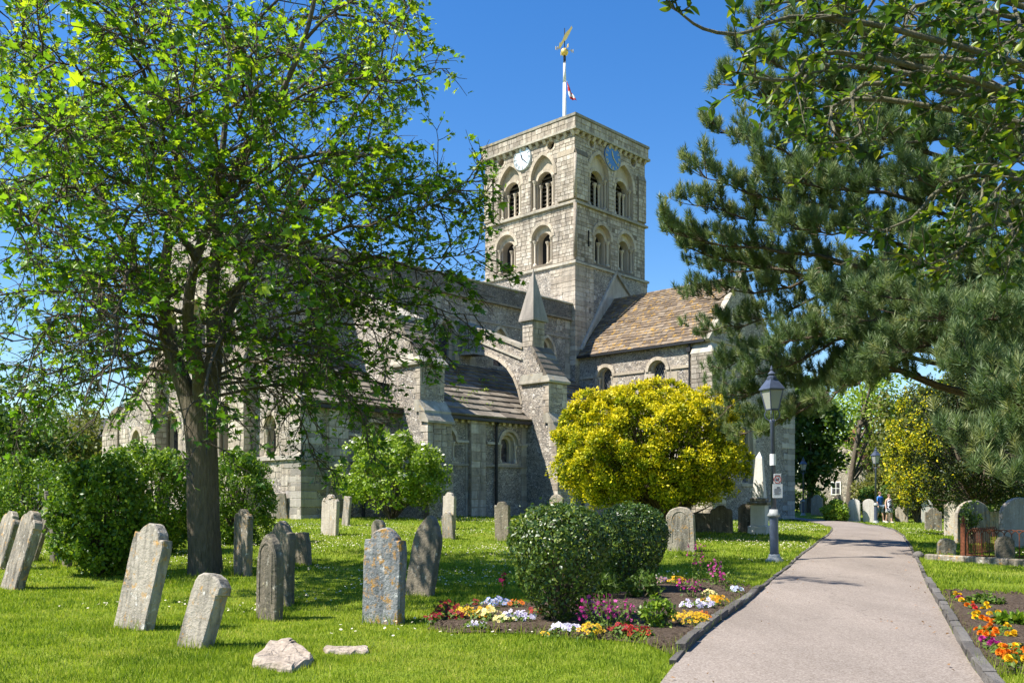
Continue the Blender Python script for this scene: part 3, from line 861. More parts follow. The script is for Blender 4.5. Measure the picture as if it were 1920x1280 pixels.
def flush_slates():
    ub = MB(); ub.box((0, 0, 0), (1, 1, 1))
    me = ub.mesh('slate', MT['roof_slate']); me2 = ub.mesh('slate', MT['aisle_slate']); rest = {}
    SLATES.sort(key=lambda b: -b[0] * (2 if b[6] == 'roof' else 1))
    for i, (sz, parent, o, A, B, C, kind) in enumerate(SLATES):
        Bn = C.cross(A).normalized() * B.length
        if Bn.dot(B) < 0: Bn = -Bn
        M = Matrix.Identity(4)
        # a true rotation: the slate keeps its slight tilt
        Cn = A.cross(B).normalized() * C.length
        if Cn.dot(C) < 0: Cn = -Cn
        Bo = B - A * (B.dot(A) / A.dot(A))
        if A.cross(Bo).dot(Cn) < 0: o = o + A; A = -A
        for r in range(3): M[r][0], M[r][1], M[r][2], M[r][3] = A[r], Bo[r], Cn[r], o[r]
        if i < 300:
            b = bpy.data.objects.new('slate', me if kind == 'roof' else me2); link(b, parent); b.matrix_basis = M
        else:
            mb = rest.setdefault((parent, kind), MB()); mb.add([M @ Vector(p) for p in ub.v], ub.f)
    for (parent, kind), mb in rest.items():
        o = mb.build('slates', MT['roof_slate' if kind == 'roof' else 'aisle_slate'], parent); o['kind'] = 'stuff'

# --- north transept ------------------------------------------------------------------------------
def build_transept():
    x0, x1, y1, ez, rz = -.3, -7.3, 9.3, 10.2, 14.0
    xr = (x0 + x1) / 2
    f = Face('E', x0); fn = Face('N', y1)
    holes = []
    for cy, hw in ((2.1, .36), (5.85, .40)):
        o1 = arch(cy, hw + .22, 5.9, 8.62); o2 = arch(cy, hw, 6.0, 8.75)
        holes.append(window(None, f, [(o1, 0.0), (o2, -.2)], -.38, ring=[((cy, hw + .22, 8.62, .2, .07), dict(pieces=11)), ((cy, hw, 8.75, .15, -.14), dict(pieces=9, back=-.22))],
               cols=[(cy - hw - .13, -.08, 5.95, 8.62, .065), (cy + hw + .13, -.08, 5.95, 8.62, .065)], jamb=.26, lattice=True, sill=(cy - hw - .4, cy + hw + .4, 5.95, .16)))
    mb = MB(); sheet(mb, f, rect(.1, y1, -.6, ez + .1), holes)
    hg = window(None, fn, [(arch(4.32, .62, 2.2, 6.3), 0.0), (arch(4.32, .48, 2.3, 6.3), -.22)], -.36, jamb=.22, lattice=True, ring=[((4.32, .62, 6.3, .22, .03), dict(pieces=9))], sill=(3.6, 5.05, 2.22, .16))
    sheet(mb, fn, [(.3, -.6), (7.3, -.6), (7.3, ez), (3.8, rz), (.3, ez)], [hg])
    sheet(mb, Face('W', 7.3), rect(-y1, 0, -.6, ez), [])
    wall = mb.build('transept_wall', MT['flint_pale'], church)
    qm = MB(); quoins(wall, qm, x0, y1, 1, 1, -.3, ez - .2, .5, .3); qm.build('quoins', MT['ashlar'], wall)['kind'] = 'stuff'
    st = MB()
    for a, b in ((.2, 1.25), (2.9, 4.95), (6.75, 8.0)): st.prism(rect(a, b, 8.62, 8.78), f.P, -.03, .07)
    st.prism(rect(.35, 7.25, 9.95, 10.12), fn.P, -.03, .08)
    for a in (5.2, 6.75): st.prism(rect(a, a + .0001 + .45, 7.9, 8.5), f.P, -.03, .02)
    st.each('string_course', MT['dressing'], church)
    # clasping buttress at the corner and the stair turret beyond
    bm = MB(); bm.box((-1.4, 8.25, -.6), (-.02, 9.62, 9.3)); but = bm.build('buttress', MT['mortar'], church)
    wm = MB(); wm.add([(-.0, 8.2, 9.3), (-.0, 9.66, 9.3), (-1.4, 9.66, 9.3), (-1.4, 8.2, 9.3), (-.3, 8.25, 9.85), (-.3, 9.3, 9.85), (-1.4, 9.3, 9.85), (-1.4, 8.25, 9.85)],
        [[0, 1, 5, 4], [1, 2, 6, 5], [4, 5, 6, 7], [3, 0, 4, 7]]); wm.build('weathering', MT['coping_stone'], church)
    ashlar(but, Face('E', -.02), 8.27, 9.6, -.2, 9.28, seen=.5); ashlar(but, Face('N', 9.62), .04, 1.38, -.2, 9.28, seen=.4)
    tm = MB(); tm.box((-9.7, 7.4, -.6), (-7.2, 9.5, 9.2)); tur = tm.build('stair_turret', MT['flint'], church)
    qq = MB(); quoins(tur, qq, -9.7, 9.5, -1, 1, -.2, 9.1, 1.5, .9); qq.build('quoins', MT['ashlar_grey'], tur)['kind'] = 'stuff'
    rm = MB(); rm.add([(-9.85, 7.3, 9.2), (-7.1, 7.3, 9.2), (-7.1, 9.62, 9.2), (-9.85, 9.62, 9.2), (-7.2, 8.2, 11.4), (-7.2, 8.6, 11.4)], [[0, 1, 4], [1, 2, 5, 4], [2, 3, 5], [3, 0, 4, 5], [3, 2, 1, 0]]); rm.build('turret_roof', MT['aisle_slate'], church)
    # roof: east slope slated, west slope plain behind the ridge
    ov = .32; sl = Vector((xr - x0, 0, rz - ez)).normalized(); eave = Vector((x0, .12, ez)) - sl * ov + Vector((0, 0, .05))
    N = Vector((rz - ez, 0, x0 - xr)).normalized(); ln = (Vector((xr, 0, rz)) - Vector((x0, 0, ez))).length + ov
    um = MB(); e2 = Vector((2 * xr - eave.x, .12, eave.z)); rg = Vector((xr, .12, rz + .02))
    L = Vector((0, y1 - .25, 0))
    um.add([eave, eave + L, rg + L, rg], [[0, 1, 2, 3]], .5); um.add([e2, e2 + L, rg + L, rg], [[3, 2, 1, 0]], .5)
    roof = um.build('transept_roof', MT['roof_slate'], church)
    n = 24; w = np.linspace(1.35, .72, n); ex = list(w / w.sum() * (ln - .02))
    slate_field(roof, eave, Vector((0, 1, 0)), sl, N, y1 - .25, ex, (.3, .52), .034)
    rd = MB(); y = .15
    while y < y1 - .3:
        q = random.uniform(.38, .5); rd.tube([(xr, y, rz + .03), (xr, min(y + q, y1 - .2) - .012, rz + .03)], .12, 8); y += q
    rd.each('ridge_tile', MT['roof_slate'], church)
    # gable coping
    gm = MB()
    for sgn in (1, -1):
        k = 7; A = Vector((xr + sgn * 3.75, y1, ez - .25)); B = Vector((xr, y1, rz + .28))
        for i in range(k):
            a = A.lerp(B, i / k + .004); b = A.lerp(B, (i + 1) / k - .004); t = (b - a).normalized(); nn = Vector((-t.z * sgn, 0, t.x * sgn)) * .1
            if nn.z < 0: nn = -nn
            V = [a - nn + Vector((0, -.28, 0)), a - nn + Vector((0, .1, 0)), b - nn + Vector((0, .1, 0)), b - nn + Vector((0, -.28, 0))]
            V += [p + nn * 2 for p in V]
            gm.add(V, [[0, 1, 2, 3], [7, 6, 5, 4], [0, 4, 5, 1], [1, 5, 6, 2], [2, 6, 7, 3], [3, 7, 4, 0]])
    gm.each('coping_stone', MT['coping_stone'], church)
    gu = MB(); gu.box((eave.x - .04, .15, eave.z - .12), (eave.x + .12, y1 - .2, eave.z - .0)); gu.tube([(x0 + .12, 8.05, ez - .15), (x0 + .12, 8.05, ez - .9), (x0 + .1, 8.05, 0)], .06, 8)
    gu.box((x0 + .02, 7.93, ez - .75), (x0 + .26, 8.17, ez - .5)); gu.build('gutter', MT['iron_black'], church)
build_transept()

# --- choir: clerestory, parapet, east front ---------------------------------------------------------
XE = 22.6
def build_choir():
    yn, ys = -.3, -7.5
    f = Face('N', yn); fe = Face('E', XE)
    holes = []
    for x in (2.25, 6.25, 10.35, 14.45, 18.55):
        o1 = arch(-x, .62, 8.75, 10.0, 'pointed', .95); o2 = arch(-x, .36, 8.85, 10.05, 'pointed', .7)
        holes.append(window(None, f, [(o1, 0.0), (o2, -.18)], -.34, ring=[((-x, .62, 10.0, .17, .07), dict(kind='pointed', rise=.95, pieces=11))], jamb=.2))
    mb = MB(); sheet(mb, f, rect(-XE, -.05, 0, 12.3), holes)
    sheet(mb, Face('S', 7.5), rect(0, XE, 0, 12.3), [])
    eh = []
    for cy in (-6.5, -3.9, -1.3):
        eh.append(window(None, fe, [(arch(cy, .85, 3.1, 4.75), 0.0), (arch(cy, .6, 3.2, 4.75), -.25)], -.45, ring=[((cy, .85, 4.75, .22, .06), dict(pieces=13))], cols=[(cy - .72, -.1, 3.1, 4.75, .08), (cy + .72, -.1, 3.1, 4.75, .08)], jamb=.3, sill=(cy - 1.1, cy + 1.1, 3.1, .2)))
        eh.append(window(None, fe, [(arch(cy, .8, 7.2, 9.4, 'pointed', 1.2), 0.0), (arch(cy, .55, 7.3, 9.4, 'pointed', .95), -.25)], -.45, ring=[((cy, .8, 9.4, .22, .06), dict(kind='pointed', rise=1.2, pieces=13))], jamb=.3))
    sheet(mb, fe, [(ys, -.6), (yn, -.6), (yn, 13.3), (-3.9, 13.9), (ys, 13.3)], eh)
    wall = mb.build('choir_wall', MT['flint'], church)
    ashlar(wall, fe, ys + .02, yn - .02, .2, 7.0, eh, seen=.4, skip=.25); ashlar(wall, fe, ys + .3, yn - .3, 7.0, 12.9, eh, seen=.3, skip=.45)
    qm = MB()
    for x in (.35, 4.25, 8.4, 12.5, 16.5, 20.6): jambs(qm, f, -x - .25, 1, 8.4, 12.2, .45, .02)
    # scattered pale stones let into the flint above the windows
    for _ in range(26):
        x = random.uniform(.8, 12); v = random.uniform(11.25, 12.0); w = random.uniform(.22, .45)
        qm.prism(rect(-x - w, -x, v, v + random.uniform(.18, .3)), f.P, -.04, .015)
    qm.build('quoins', MT['ashlar_grey'], wall)['kind'] = 'stuff'
    st = MB(); st.prism(rect(-XE, -.1, 11.12, 11.24), f.P, -.03, .05); st.prism(rect(ys, yn, 2.86, 3.04), fe.P, -.03, .1); st.prism(rect(ys, yn, 6.9, 7.05), fe.P, -.03, .1); st.each('string_course', MT['ashlar_grey'], church)
    pp = MB(); pp.box((.02, yn - .35, 12.36), (XE + .1, yn + .16, 13.2)); pp.build('parapet', MT['flint_dark'], church)
    cc = MB(); cc.box((.02, yn - .3, 12.24), (XE + .1, yn + .2, 12.36)); cc.build('cornice', MT['aisle_slate'], church)
    co = MB(); x = .04
    while x < XE:
        q = min(random.uniform(.8, 1.15), XE + .12 - x); co.box((x, yn - .45, 13.2), (x + q - .012, yn + .23, 13.3 + random.uniform(0, .012)), cham=.02); x += q
    co.each('coping_stone', MT['coping_stone'], church)
    rf = MB(); rf.add([(.1, yn - .4, 13.15), (XE, yn - .4, 13.15), (XE, -3.9, 14.0), (.1, -3.9, 14.0), (.1, ys, 13.15), (XE, ys, 13.15)], [[0, 1, 2, 3], [3, 2, 5, 4]]); rf.build('choir_roof', MT['lead'], church)
    for y in (.55, -7.6):
        bm = MB(); bm.box((XE - .1, y - .65, -.6), (XE + .55, y + .65, 7.4))
        bm.add([(XE + .55, y - .65, 7.4), (XE + .55, y + .65, 7.4), (XE, y + .65, 8.3), (XE, y - .65, 8.3), (XE, y + .65, 7.4), (XE, y - .65, 7.4)], [[0, 1, 2, 3], [1, 4, 2], [0, 3, 5]])
        b = bm.build('buttress', MT['mortar'], church)
        ashlar(b, Face('E', XE + .55), y - .64, y + .64, .2, 7.38, seen=.5); ashlar(b, Face('N', y + .65), -XE - .54, -XE, .2, 7.38, seen=.3)
build_choir()

# --- aisles --------------------------------------------------------------------------------------
def build_aisle():
    ya, ez, ty, tz = 4.6, 5.3, -.28, 8.45
    f = Face('N', ya); fe = Face('E', XE)
    holes = []
    for x in (2.45, 6.55, 10.65, 14.85, 18.95):
        o1 = arch(-x, .62, 3.1, 4.02); o2 = arch(-x, .33, 3.16, 4.0)
        holes.append(window(None, f, [(o1, 0.0), (arch(-x, .47, 3.1, 4.02), -.14), (o2, -.28)], -.46,
            ring=[((-x, .62, 4.02, .14, .08), dict(pieces=13)), ((-x, .47, 4.02, .12, -.08), dict(pieces=11, back=-.15))],
            cols=[(-x - .54, -.07, 3.1, 4.02, .06), (-x + .54, -.07, 3.1, 4.02, .06)], sill=(-x - .8, -x + .8, 3.08, .1), lattice=False))
    mb = MB(); sheet(mb, f, rect(-XE, -.1, -.6, ez), holes)
    he = [window(None, fe, [(arch(2.4, .5, 3.15, 4.25, 'pointed', .62), 0.0), (arch(2.4, .34, 3.2, 4.25, 'pointed', .5), -.2)], -.36, ring=[((2.4, .5, 4.25, .17, .06), dict(kind='pointed', rise=.62, pieces=9))], jamb=.2, cols=[(2.0, -.06, 3.15, 4.25, .06), (2.8, -.06, 3.15, 4.25, .06)], sill=(1.7, 3.1, 3.15, .12))]
    sheet(mb, fe, [(-.3, -.6), (4.6, -.6), (4.6, ez), (-.3, 8.4)], he)
    wall = mb.build('aisle_wall', MT['flint'], church)
    ashlar(wall, fe, 3.2, 4.58, -.1, ez, he, seen=.5); ashlar(wall, fe, 1.25, 3.2, 2.2, 4.3, he, seen=.4, skip=.2)
    qm = MB(); quoins(wall, qm, XE, ya, 1, 1, -.2, ez - .1, 1.3, .8)
    for x in (9.75, 13.6, 8.1, 4.4, 17.8): jambs(qm, f, -x, 1, .1, 4.9, .45, .02)
    qm.build('quoins', MT['ashlar_grey'], wall)['kind'] = 'stuff'
    # pilasters between the bays, strings
    for x in (12.9, 4.5, 20.9):
        pm = MB(); pm.prism(rect(-x - .5, -x + .5, -.6, 5.05), f.P, -.05, .18)
        p = pm.build('pilaster', MT['mortar'], church); ashlar(p, Face('N', ya), -x - .49, -x + .49, -.2, 5.03, d=.18, ch=(.3, .48), bw=(.4, .7), seen=1.3)
        for s, U0 in (('E', x + .5),):
            ashlar(p, Face(s, U0), ya + .02, ya + .17, -.2, 5.0, seen=.2)
    st = MB()
    for x in (2.45, 6.55, 10.65, 14.85, 18.95):
        for a, b in ((-x - 1.55, -x - .66), (-x + .66, -x + 1.55)): st.prism(rect(a, b, 3.98, 4.1), f.P, -.03, .09)
    st.prism(rect(-XE, -.1, 2.9, 3.02), f.P, -.03, .08); st.prism(rect(.9, 4.7, 2.95, 3.12), fe.P, -.03, .12); st.each('string_course', MT['ashlar_grey'], church)
    cb = MB(); cb.box((-.09, -.02, -.24), (.09, .16, 0), cham=.02); cme = cb.mesh('corbel', MT['dressing'])
    x = 8.3
    while x < 16.2:
        if abs(x - 12.9) > .55:
            o = bpy.data.objects.new('corbel', cme); link(o, church); o.location = (x, ya, 5.16)
        x += .4
    tb = MB(); tb.prism(rect(-XE, -.1, 5.14, 5.28), f.P, -.03, .2); tb.build('cornice', MT['ashlar_grey'], church)
    # roof
    ov = .35; S = Vector((0, ty - ya, tz - ez)).normalized(); N = Vector((0, tz - ez, ya - ty)).normalized()
    eave = Vector((XE - .05, ya, ez + .06)) - S * ov; ln = (Vector((0, ty, tz)) - Vector((0, ya, ez))).length + ov
    um = MB(); top = eave + S * ln; L = Vector((-XE, 0, 0)); um.add([eave, eave + L, top + L, top], [[0, 1, 2, 3]], .5)
    roof = um.build('aisle_roof', MT['aisle_slate'], church)
    n = 12; w = np.linspace(1.3, .75, n); ex = list(w / w.sum() * ln)
    slate_field(roof, eave, Vector((-1, 0, 0)), S, N, XE - .1, ex, (.5, .9), .075, kind='aisle')
    gu = MB(); gu.box((.2, eave.y - .06, eave.z - .13), (XE - .3, eave.y + .1, eave.z - .0)); gu.build('gutter', MT['iron_black'], church)
    for x in (11.62, 19.6):
        dp = MB(); dp.tube([(x, eave.y, eave.z - .1), (x, ya + .12, 4.85), (x, ya + .12, .1)], .07, 8); dp.build('downpipe', MT['iron_black'], church)
    # raking copings of the east wall
    gm = MB()
    for (ya0, z0), (yb0, z1) in (((4.75, 5.2), (-.3, 8.5)), ((-12.5, 5.2), (-7.5, 8.5))):
        A, B = Vector((XE, ya0, z0)), Vector((XE, yb0, z1)); k = 8
        for i in range(k):
            a, b = A.lerp(B, i / k + .004), A.lerp(B, (i + 1) / k - .004); up = Vector((0, 0, .2))
            V = [a + Vector((-.3, 0, 0)), a + Vector((.12, 0, 0)), b + Vector((.12, 0, 0)), b + Vector((-.3, 0, 0))]; V += [p + up for p in V]
            gm.add(V, [[0, 1, 2, 3], [7, 6, 5, 4], [0, 4, 5, 1], [1, 5, 6, 2], [2, 6, 7, 3], [3, 7, 4, 0]])
    gm.each('coping_stone', MT['coping_stone'], church)
    # south aisle, seen end on
    sm = MB(); hs = [window(None, fe, [(arch(-10.2, .5, 3.15, 4.25, 'pointed', .62), 0.0), (arch(-10.2, .34, 3.2, 4.25, 'pointed', .5), -.2)], -.36, ring=[((-10.2, .5, 4.25, .17, .06), dict(kind='pointed', rise=.62, pieces=9))], jamb=.2)]
    sheet(sm, fe, [(-12.4, -.6), (-7.5, -.6), (-7.5, 8.4), (-12.4, ez)], hs); sheet(sm, Face('S', 12.4), rect(0, XE, -.6, ez), [])
    sm.add([(XE, -12.6, ez), (0, -12.6, ez), (0, -7.5, 8.45), (XE, -7.5, 8.45)], [[0, 1, 2, 3]], .5, 1)
    sw = sm.build('aisle_wall', [MT['flint_pale'], MT['aisle_slate']], church)
    ashlar(sw, fe, -12.3, -11.2, .1, 5.0, seen=.4); ashlar(sw, fe, -9.3, -7.9, .1, 6.5, seen=.4)
    bm = MB(); bm.prism([(-14.2, -.6), (-12.3, -.6), (-12.3, 6.2), (-13.1, 6.0), (-14.2, 4.9)], fe.P, -1.1, .1); b = bm.build('buttress', MT['mortar'], church)
    ashlar(b, Face('E', XE + .1), -14.18, -12.32, .1, 4.9, seen=.5)
build_aisle()

# --- buttresses with the flying arch
def build_pier(xa, xb, pinnacle):
    """xa east face, xb west face"""
    fe = Face('E', xa)
    def X(u, v, d): return Vector((xa + d, u, v))
    T = xa - xb
    mb = MB()
    mb.prism([(4.5, -.6), (6.75, -.6), (6.62, 3.0), (6.55, 4.72), (6.5, 4.72), (6.12, 5.55), (6.08, 7.1), (4.3 if pinnacle else 4.0, 7.1), (4.3 if pinnacle else 4.0, 5.8), (4.62, 5.5)], X, 0, -T, 0.5)
    pier = mb.build('buttress', MT['flint'], church)
    qm = MB()
    for y, z0, z1 in ((6.66, -.2, 2.9), (6.58, 2.95, 4.7), (6.09, 5.6, 7.05)):
        quoins(pier, qm, xa, y, 1, 1, z0, z1, .42, .28); quoins(pier, qm, xb, y, -1, 1, z0, z1, .42, .28)
    ashlar(pier, Face('N', 6.09), -xa + .3, -xb - .3, 5.6, 7.05, seen=.8); ashlar(pier, Face('N', 6.6), -xa + .3, -xb - .3, 3.0, 4.65, seen=.6)
    qm.build('quoins', MT['ashlar'], pier)['kind'] = 'stuff'
    wm = MB(); e = .1
    for z0, z1, y0, y1 in ((4.68, 5.1, 6.72, 6.42), (5.12, 5.6, 6.48, 6.1)):      # stepped weathering
        wm.add([(xa + e, y0, z0), (xb - e, y0, z0), (xb - e, y1, z1), (xa + e, y1, z1), (xa + e, y1 - .3, z0), (xb - e, y1 - .3, z0), (xa + e, y1 - .3, z1), (xb - e, y1 - .3, z1), (xa + e, y0, z0 - .1), (xb - e, y0, z0 - .1)],
           [[0, 1, 2, 3], [3, 2, 7, 6], [0, 3, 6, 4], [1, 5, 7, 2], [8, 9, 1, 0], [8, 0, 4], [9, 5, 1]])
    wm.build('weathering', MT['coping_stone'], church)
    # head: moulded cap and sloping courses
    cm = MB(); cm.box((xb - .14, 4.2, 7.08), (xa + .14, 6.25, 7.24), cham=.03)
    cm.add([(xa + .12, 6.22, 7.24), (xb - .12, 6.22, 7.24), (xb, 5.9, 7.6), (xa, 5.9, 7.6), (xa + .12, 4.2, 7.24), (xb - .12, 4.2, 7.24), (xa, 4.2, 7.6), (xb, 4.2, 7.6)], [[0, 1, 2, 3], [0, 3, 6, 4], [1, 5, 7, 2]])
    cm.build('cap', MT['coping_stone'], church)
    yt, zt = (5.0, 9.0) if pinnacle else (4.6, 9.3)
    k = 5 if pinnacle else 6
    sl = MB()
    for i in range(k):
        a, b = i / k, (i + 1) / k
        ya, yb = 5.92 + (yt - 5.92) * a, 5.92 + (yt - 5.92) * b; za, zb = 7.55 + (zt - 7.55) * a, 7.55 + (zt - 7.55) * b
        sl.add([(xa + .06, ya + .06, za), (xb - .06, ya + .06, za), (xb - .06, yb, zb + .03), (xa + .06, yb, zb + .03), (xa + .06, ya + .06, za - .1), (xb - .06, ya + .06, za - .1)], [[0, 1, 2, 3], [4, 5, 1, 0]])
        sl.add([(xa + .06, ya + .06, za - .1), (xa + .06, ya + .06, za), (xa + .06, yb, zb + .03), (xa + .06, yb, za - .1)], [[0, 1, 2, 3]])
    sl.build('weathering', MT['aisle_slate'], church)
    hm = MB()
    poly = [(4.2, 7.2), (5.9, 7.55), (yt, zt), (4.2, zt)] if pinnacle else [(-.3, 7.6), (4.0, 6.4), (5.9, 7.5), (yt, zt - .06), (-.3, 11.4)]
    hm.prism(poly, X, -.02, -T + .02, .5); hm.build('buttress_head', MT['flint_pale'], church)
    if not pinnacle:
        cp = MB(); A, B = Vector((0, 4.7, 9.25)), Vector((0, -.25, 11.45))
        for i in range(7):
            a, b = A.lerp(B, i / 7 + .004), A.lerp(B, (i + 1) / 7 - .004)
            V = [Vector((xa + .12, a.y, a.z)), Vector((xa + .12, b.y, b.z)), Vector((xb - .12, b.y, b.z)), Vector((xb - .12, a.y, a.z))]; V += [p + Vector((0, 0, .16)) for p in V]
            cp.add(V, [[0, 1, 2, 3], [7, 6, 5, 4], [0, 4, 5, 1], [1, 5, 6, 2], [2, 6, 7, 3], [3, 7, 4, 0]])
        cp.each('coping_stone', MT['coping_stone'], church)
        return
    # pinnacle
    px, py = (xa - .45), 4.66
    pm = MB(); pm.box((px - .42, py - .36, 8.5), (px + .42, py + .36, 10.3)); pin = pm.build('pinnacle', MT['mortar'], church)
    ashlar(pin, Face('E', px + .42), py - .35, py + .35, 9.0, 10.28, bw=(.35, .7)); ashlar(pin, Face('N', py + .36), -px - .41, -px + .41, 8.9, 10.28, bw=(.35, .8))
    sp = MB(); h = .56
    sp.add([(px + h, py - h * .9, 10.28), (px + h, py + h * .9, 10.28), (px - h, py + h * .9, 10.28), (px - h, py - h * .9, 10.28), (px + h, py - h * .9, 10.38), (px + h, py + h * .9, 10.38), (px - h, py + h * .9, 10.38), (px - h, py - h * .9, 10.38), (px, py, 12.95)],
       [[3, 2, 1, 0], [0, 1, 5, 4], [1, 2, 6, 5], [2, 3, 7, 6], [3, 0, 4, 7], [4, 5, 8], [5, 6, 8], [6, 7, 8], [7, 4, 8]])
    sp.lathe([(.07, -.1), (.05, .05), (.015, .25)], 6, (px, py, 12.75)); sp.build('spire', MT['ashlar_grey'], pin)
    # the arch: sloping wall over a quarter arc, with coping
    fx = .5
    fm = MB()
    soff = [(4.32, 5.9), (4.2, 6.1), (3.95, 6.9), (3.65, 7.5), (3.2, 8.05), (2.6, 8.5), (1.8, 8.85), (.8, 9.05), (-.28, 9.1)]
    poly = soff + [(-.28, 10.75), (4.4, 8.85), (4.5, 7.2)]
    sheet_f = Face('E', xa - .03)
    fm.prism([(u, v) for u, v in poly], lambda u, v, d: Vector((xa - .03 + d, u, v)), 0, -.85, .5)
    fly = fm.build('flying_arch', MT['flint_pale'], church)
    vm = MB()
    for i in range(len(soff) - 2):
        a, b = Vector(soff[i + 1]), Vector(soff[i + 2]); t = (b - a).normalized(); nn = Vector((t.y, -t.x)); nn = nn if nn.y > -9 else nn
        nn = Vector((t.y, -t.x)) * .16
        if nn.y < 0 and nn.x < 0: nn = -nn
        vm.prism([tuple(a + t * .01), tuple(b - t * .01), tuple(b - t * .01 + nn), tuple(a + t * .01 + nn)], lambda u, v, d: Vector((xa + d, u, v)), .02, -.93)
    vm.each('voussoir', MT['dressing'], fly)
    cm = MB(); A, B = Vector((0, 4.35, 8.9)), Vector((0, -.25, 10.8))
    for i in range(6):
        a, b = A.lerp(B, i / 6 + .004), A.lerp(B, (i + 1) / 6 - .004)
        V = [Vector((xa + .06, a.y, a.z)), Vector((xa + .06, b.y, b.z)), Vector((xa - .95, b.y, b.z)), Vector((xa - .95, a.y, a.z))]; V += [p + Vector((0, 0, .14)) for p in V]
        cm.add(V, [[0, 1, 2, 3], [7, 6, 5, 4], [0, 4, 5, 1], [1, 5, 6, 2], [2, 6, 7, 3], [3, 7, 4, 0]])
    cm.prism([(4.3, 8.35), (4.3, 8.45), (-.2, 10.28), (-.2, 10.18)], lambda u, v, d: Vector((xa + d, u, v)), .06, -.95)
    cm.each('coping_stone', MT['coping_stone'], fly)
build_pier(9.35, 8.0, True)
build_pier(17.65, 16.3, False)
flush_blocks()
flush_slates()

# --- flagpole with weathervane, flag
def build_flagpole():
    c = ch_world(-4.2, -4.4); base = Vector((c.x, c.y, 24.3))
    t = thing('flagpole', 'white flagpole with gilded ball and weathervane on the tower roof', 'flagpole', base)
    m = MB(); m.tube([(0, 0, 0), (0, 0, 5.2)], [.15, .11], 10); m.tube([(0, 0, 5.2), (0, 0, 6.65)], [.11, .085], 10); m.build('pole', MT['white_paint'], t, True)
    m = MB(); m.tube([(0, 0, 6.5), (0, 0, 7.0)], .09, 8); m.tube([(0, 0, 7.0), (0, 0, 8.9)], .028, 6); m.build('spindle', MT['iron_black'], t)
    m = MB(); m.lathe([(.26 * math.sin(math.pi * i / 10), -.26 * math.cos(math.pi * i / 10)) for i in range(1, 10)], 14, (0, 0, 7.28)); m.build('ball', MT['gold'], t, True)
    for a in range(4):
        m = MB(); w = R(90 * a + 20); d = Vector((math.cos(w), math.sin(w), 0))
        m.tube([(0, 0, 7.45), d * .5 + Vector((0, 0, 7.45))], .016, 5)
        for q in ((0, -.12, 0, .12), (.14, -.12, .14, .12), (0, .12, .14, -.12)): m.tube([d * (.5 + q[0]) + Vector((0, 0, 7.45 + q[1])), d * (.5 + q[2]) + Vector((0, 0, 7.45 + q[3]))], .02, 5)
        m.build('compass_arm', MT['gold'], t)
    m = MB()
    pts = [(-.75, -.22), (-.45, -.28), (-.1, -.12), (.3, -.05), (.62, .12), (.95, .3), (.88, .42), (.7, .36), (.45, .32), (.2, .3), (-.05, .2), (-.25, .02), (-.5, -.05), (-.62, .02), (-.66, -.1)]
    ct, st_ = math.cos(R(-25)), math.sin(R(-25)); 
    m.prism([(u, v) for u, v in pts], lambda u, v, d: Vector((u * .55 + d * .1, d, 8.15 + v * 1.25 + u * .42)), -.05, .05)
    m.build('vane', MT['gold'], t)
    fb = MB(); n = 16
    # cloth hanging in folds from the halyard
    V = []; F = []; cols = []
    W = 8; H = 20
    for j in range(H + 1):
        for i in range(W + 1):
            s = j / H; u = i / W
            x = .13 + s * .26 * (.5 + .5 * s) + u * (.12 + .32 * s * (1 - .2 * s)) + .04 * math.sin(u * 9 + s * 6)
            y = -.16 + .13 * math.sin(u * 7.5 + s * 5) * (.3 + s)
            z = 5.25 - s * 1.3 - u * .25 * (1 - s) + .06 * math.sin(u * 5)
            V.append((x, y, z)); cr = abs(s - .45) < .11 or abs(u - .5) < .14 or s > .86
            cols.append((.62, .04, .03) if cr else (.8, .79, .77))
    T = []
    for j in range(H):
        for i in range(W):
            a = j * (W + 1) + i; T += [(a, a + 1, a + W + 2), (a, a + W + 2, a + W + 1)]
    V = np.array(V) + np.array(tuple(base))
    o = add_arrays('flag', V, T, MT['petal'], col=np.array(cols), smooth=True)
    md = o.modifiers.new('thick', 'SOLIDIFY'); md.thickness = .01
    tag(o, 'white flag with red cross drooping beside the flagpole', 'flag')
build_flagpole()

# ------------------------------------------------------------------ plants: leaves and wood as arrays
def unit(v): return v / np.maximum(np.linalg.norm(v, axis=-1, keepdims=True), 1e-9)
def rand_dirs(n): return unit(RNG.normal(size=(n, 3)))
def frames(nrm, along=None):
    """leaf frames: z = leaf normal, y = midrib"""
    nrm = unit(nrm); a = rand_dirs(len(nrm)) if along is None else along
    y = unit(a - nrm * (a * nrm).sum(1, keepdims=True)); x = np.cross(y, nrm)
    return np.stack([x, y, nrm], 2)
def inst(tv, tf, pos, fr, sc, tone):
    tv = np.asarray(tv, float); tf = np.asarray(tf, int); n, k = len(pos), len(tv)
    V = pos[:, None, :] + np.einsum('nij,kj->nki', fr, tv) * np.asarray(sc, float).reshape(n, 1, 1)
    T = (tf[None] + (np.arange(n) * k)[:, None, None]).reshape(-1, 3)
    return V.reshape(-1, 3), T, np.repeat(tone, k)
def join(parts):
    V = []; T = []; t = []; b = 0
    for v, f, tn in parts:
        V.append(v); T.append(f + b); t.append(tn); b += len(v)
    return np.concatenate(V), np.concatenate(T), np.concatenate(t)

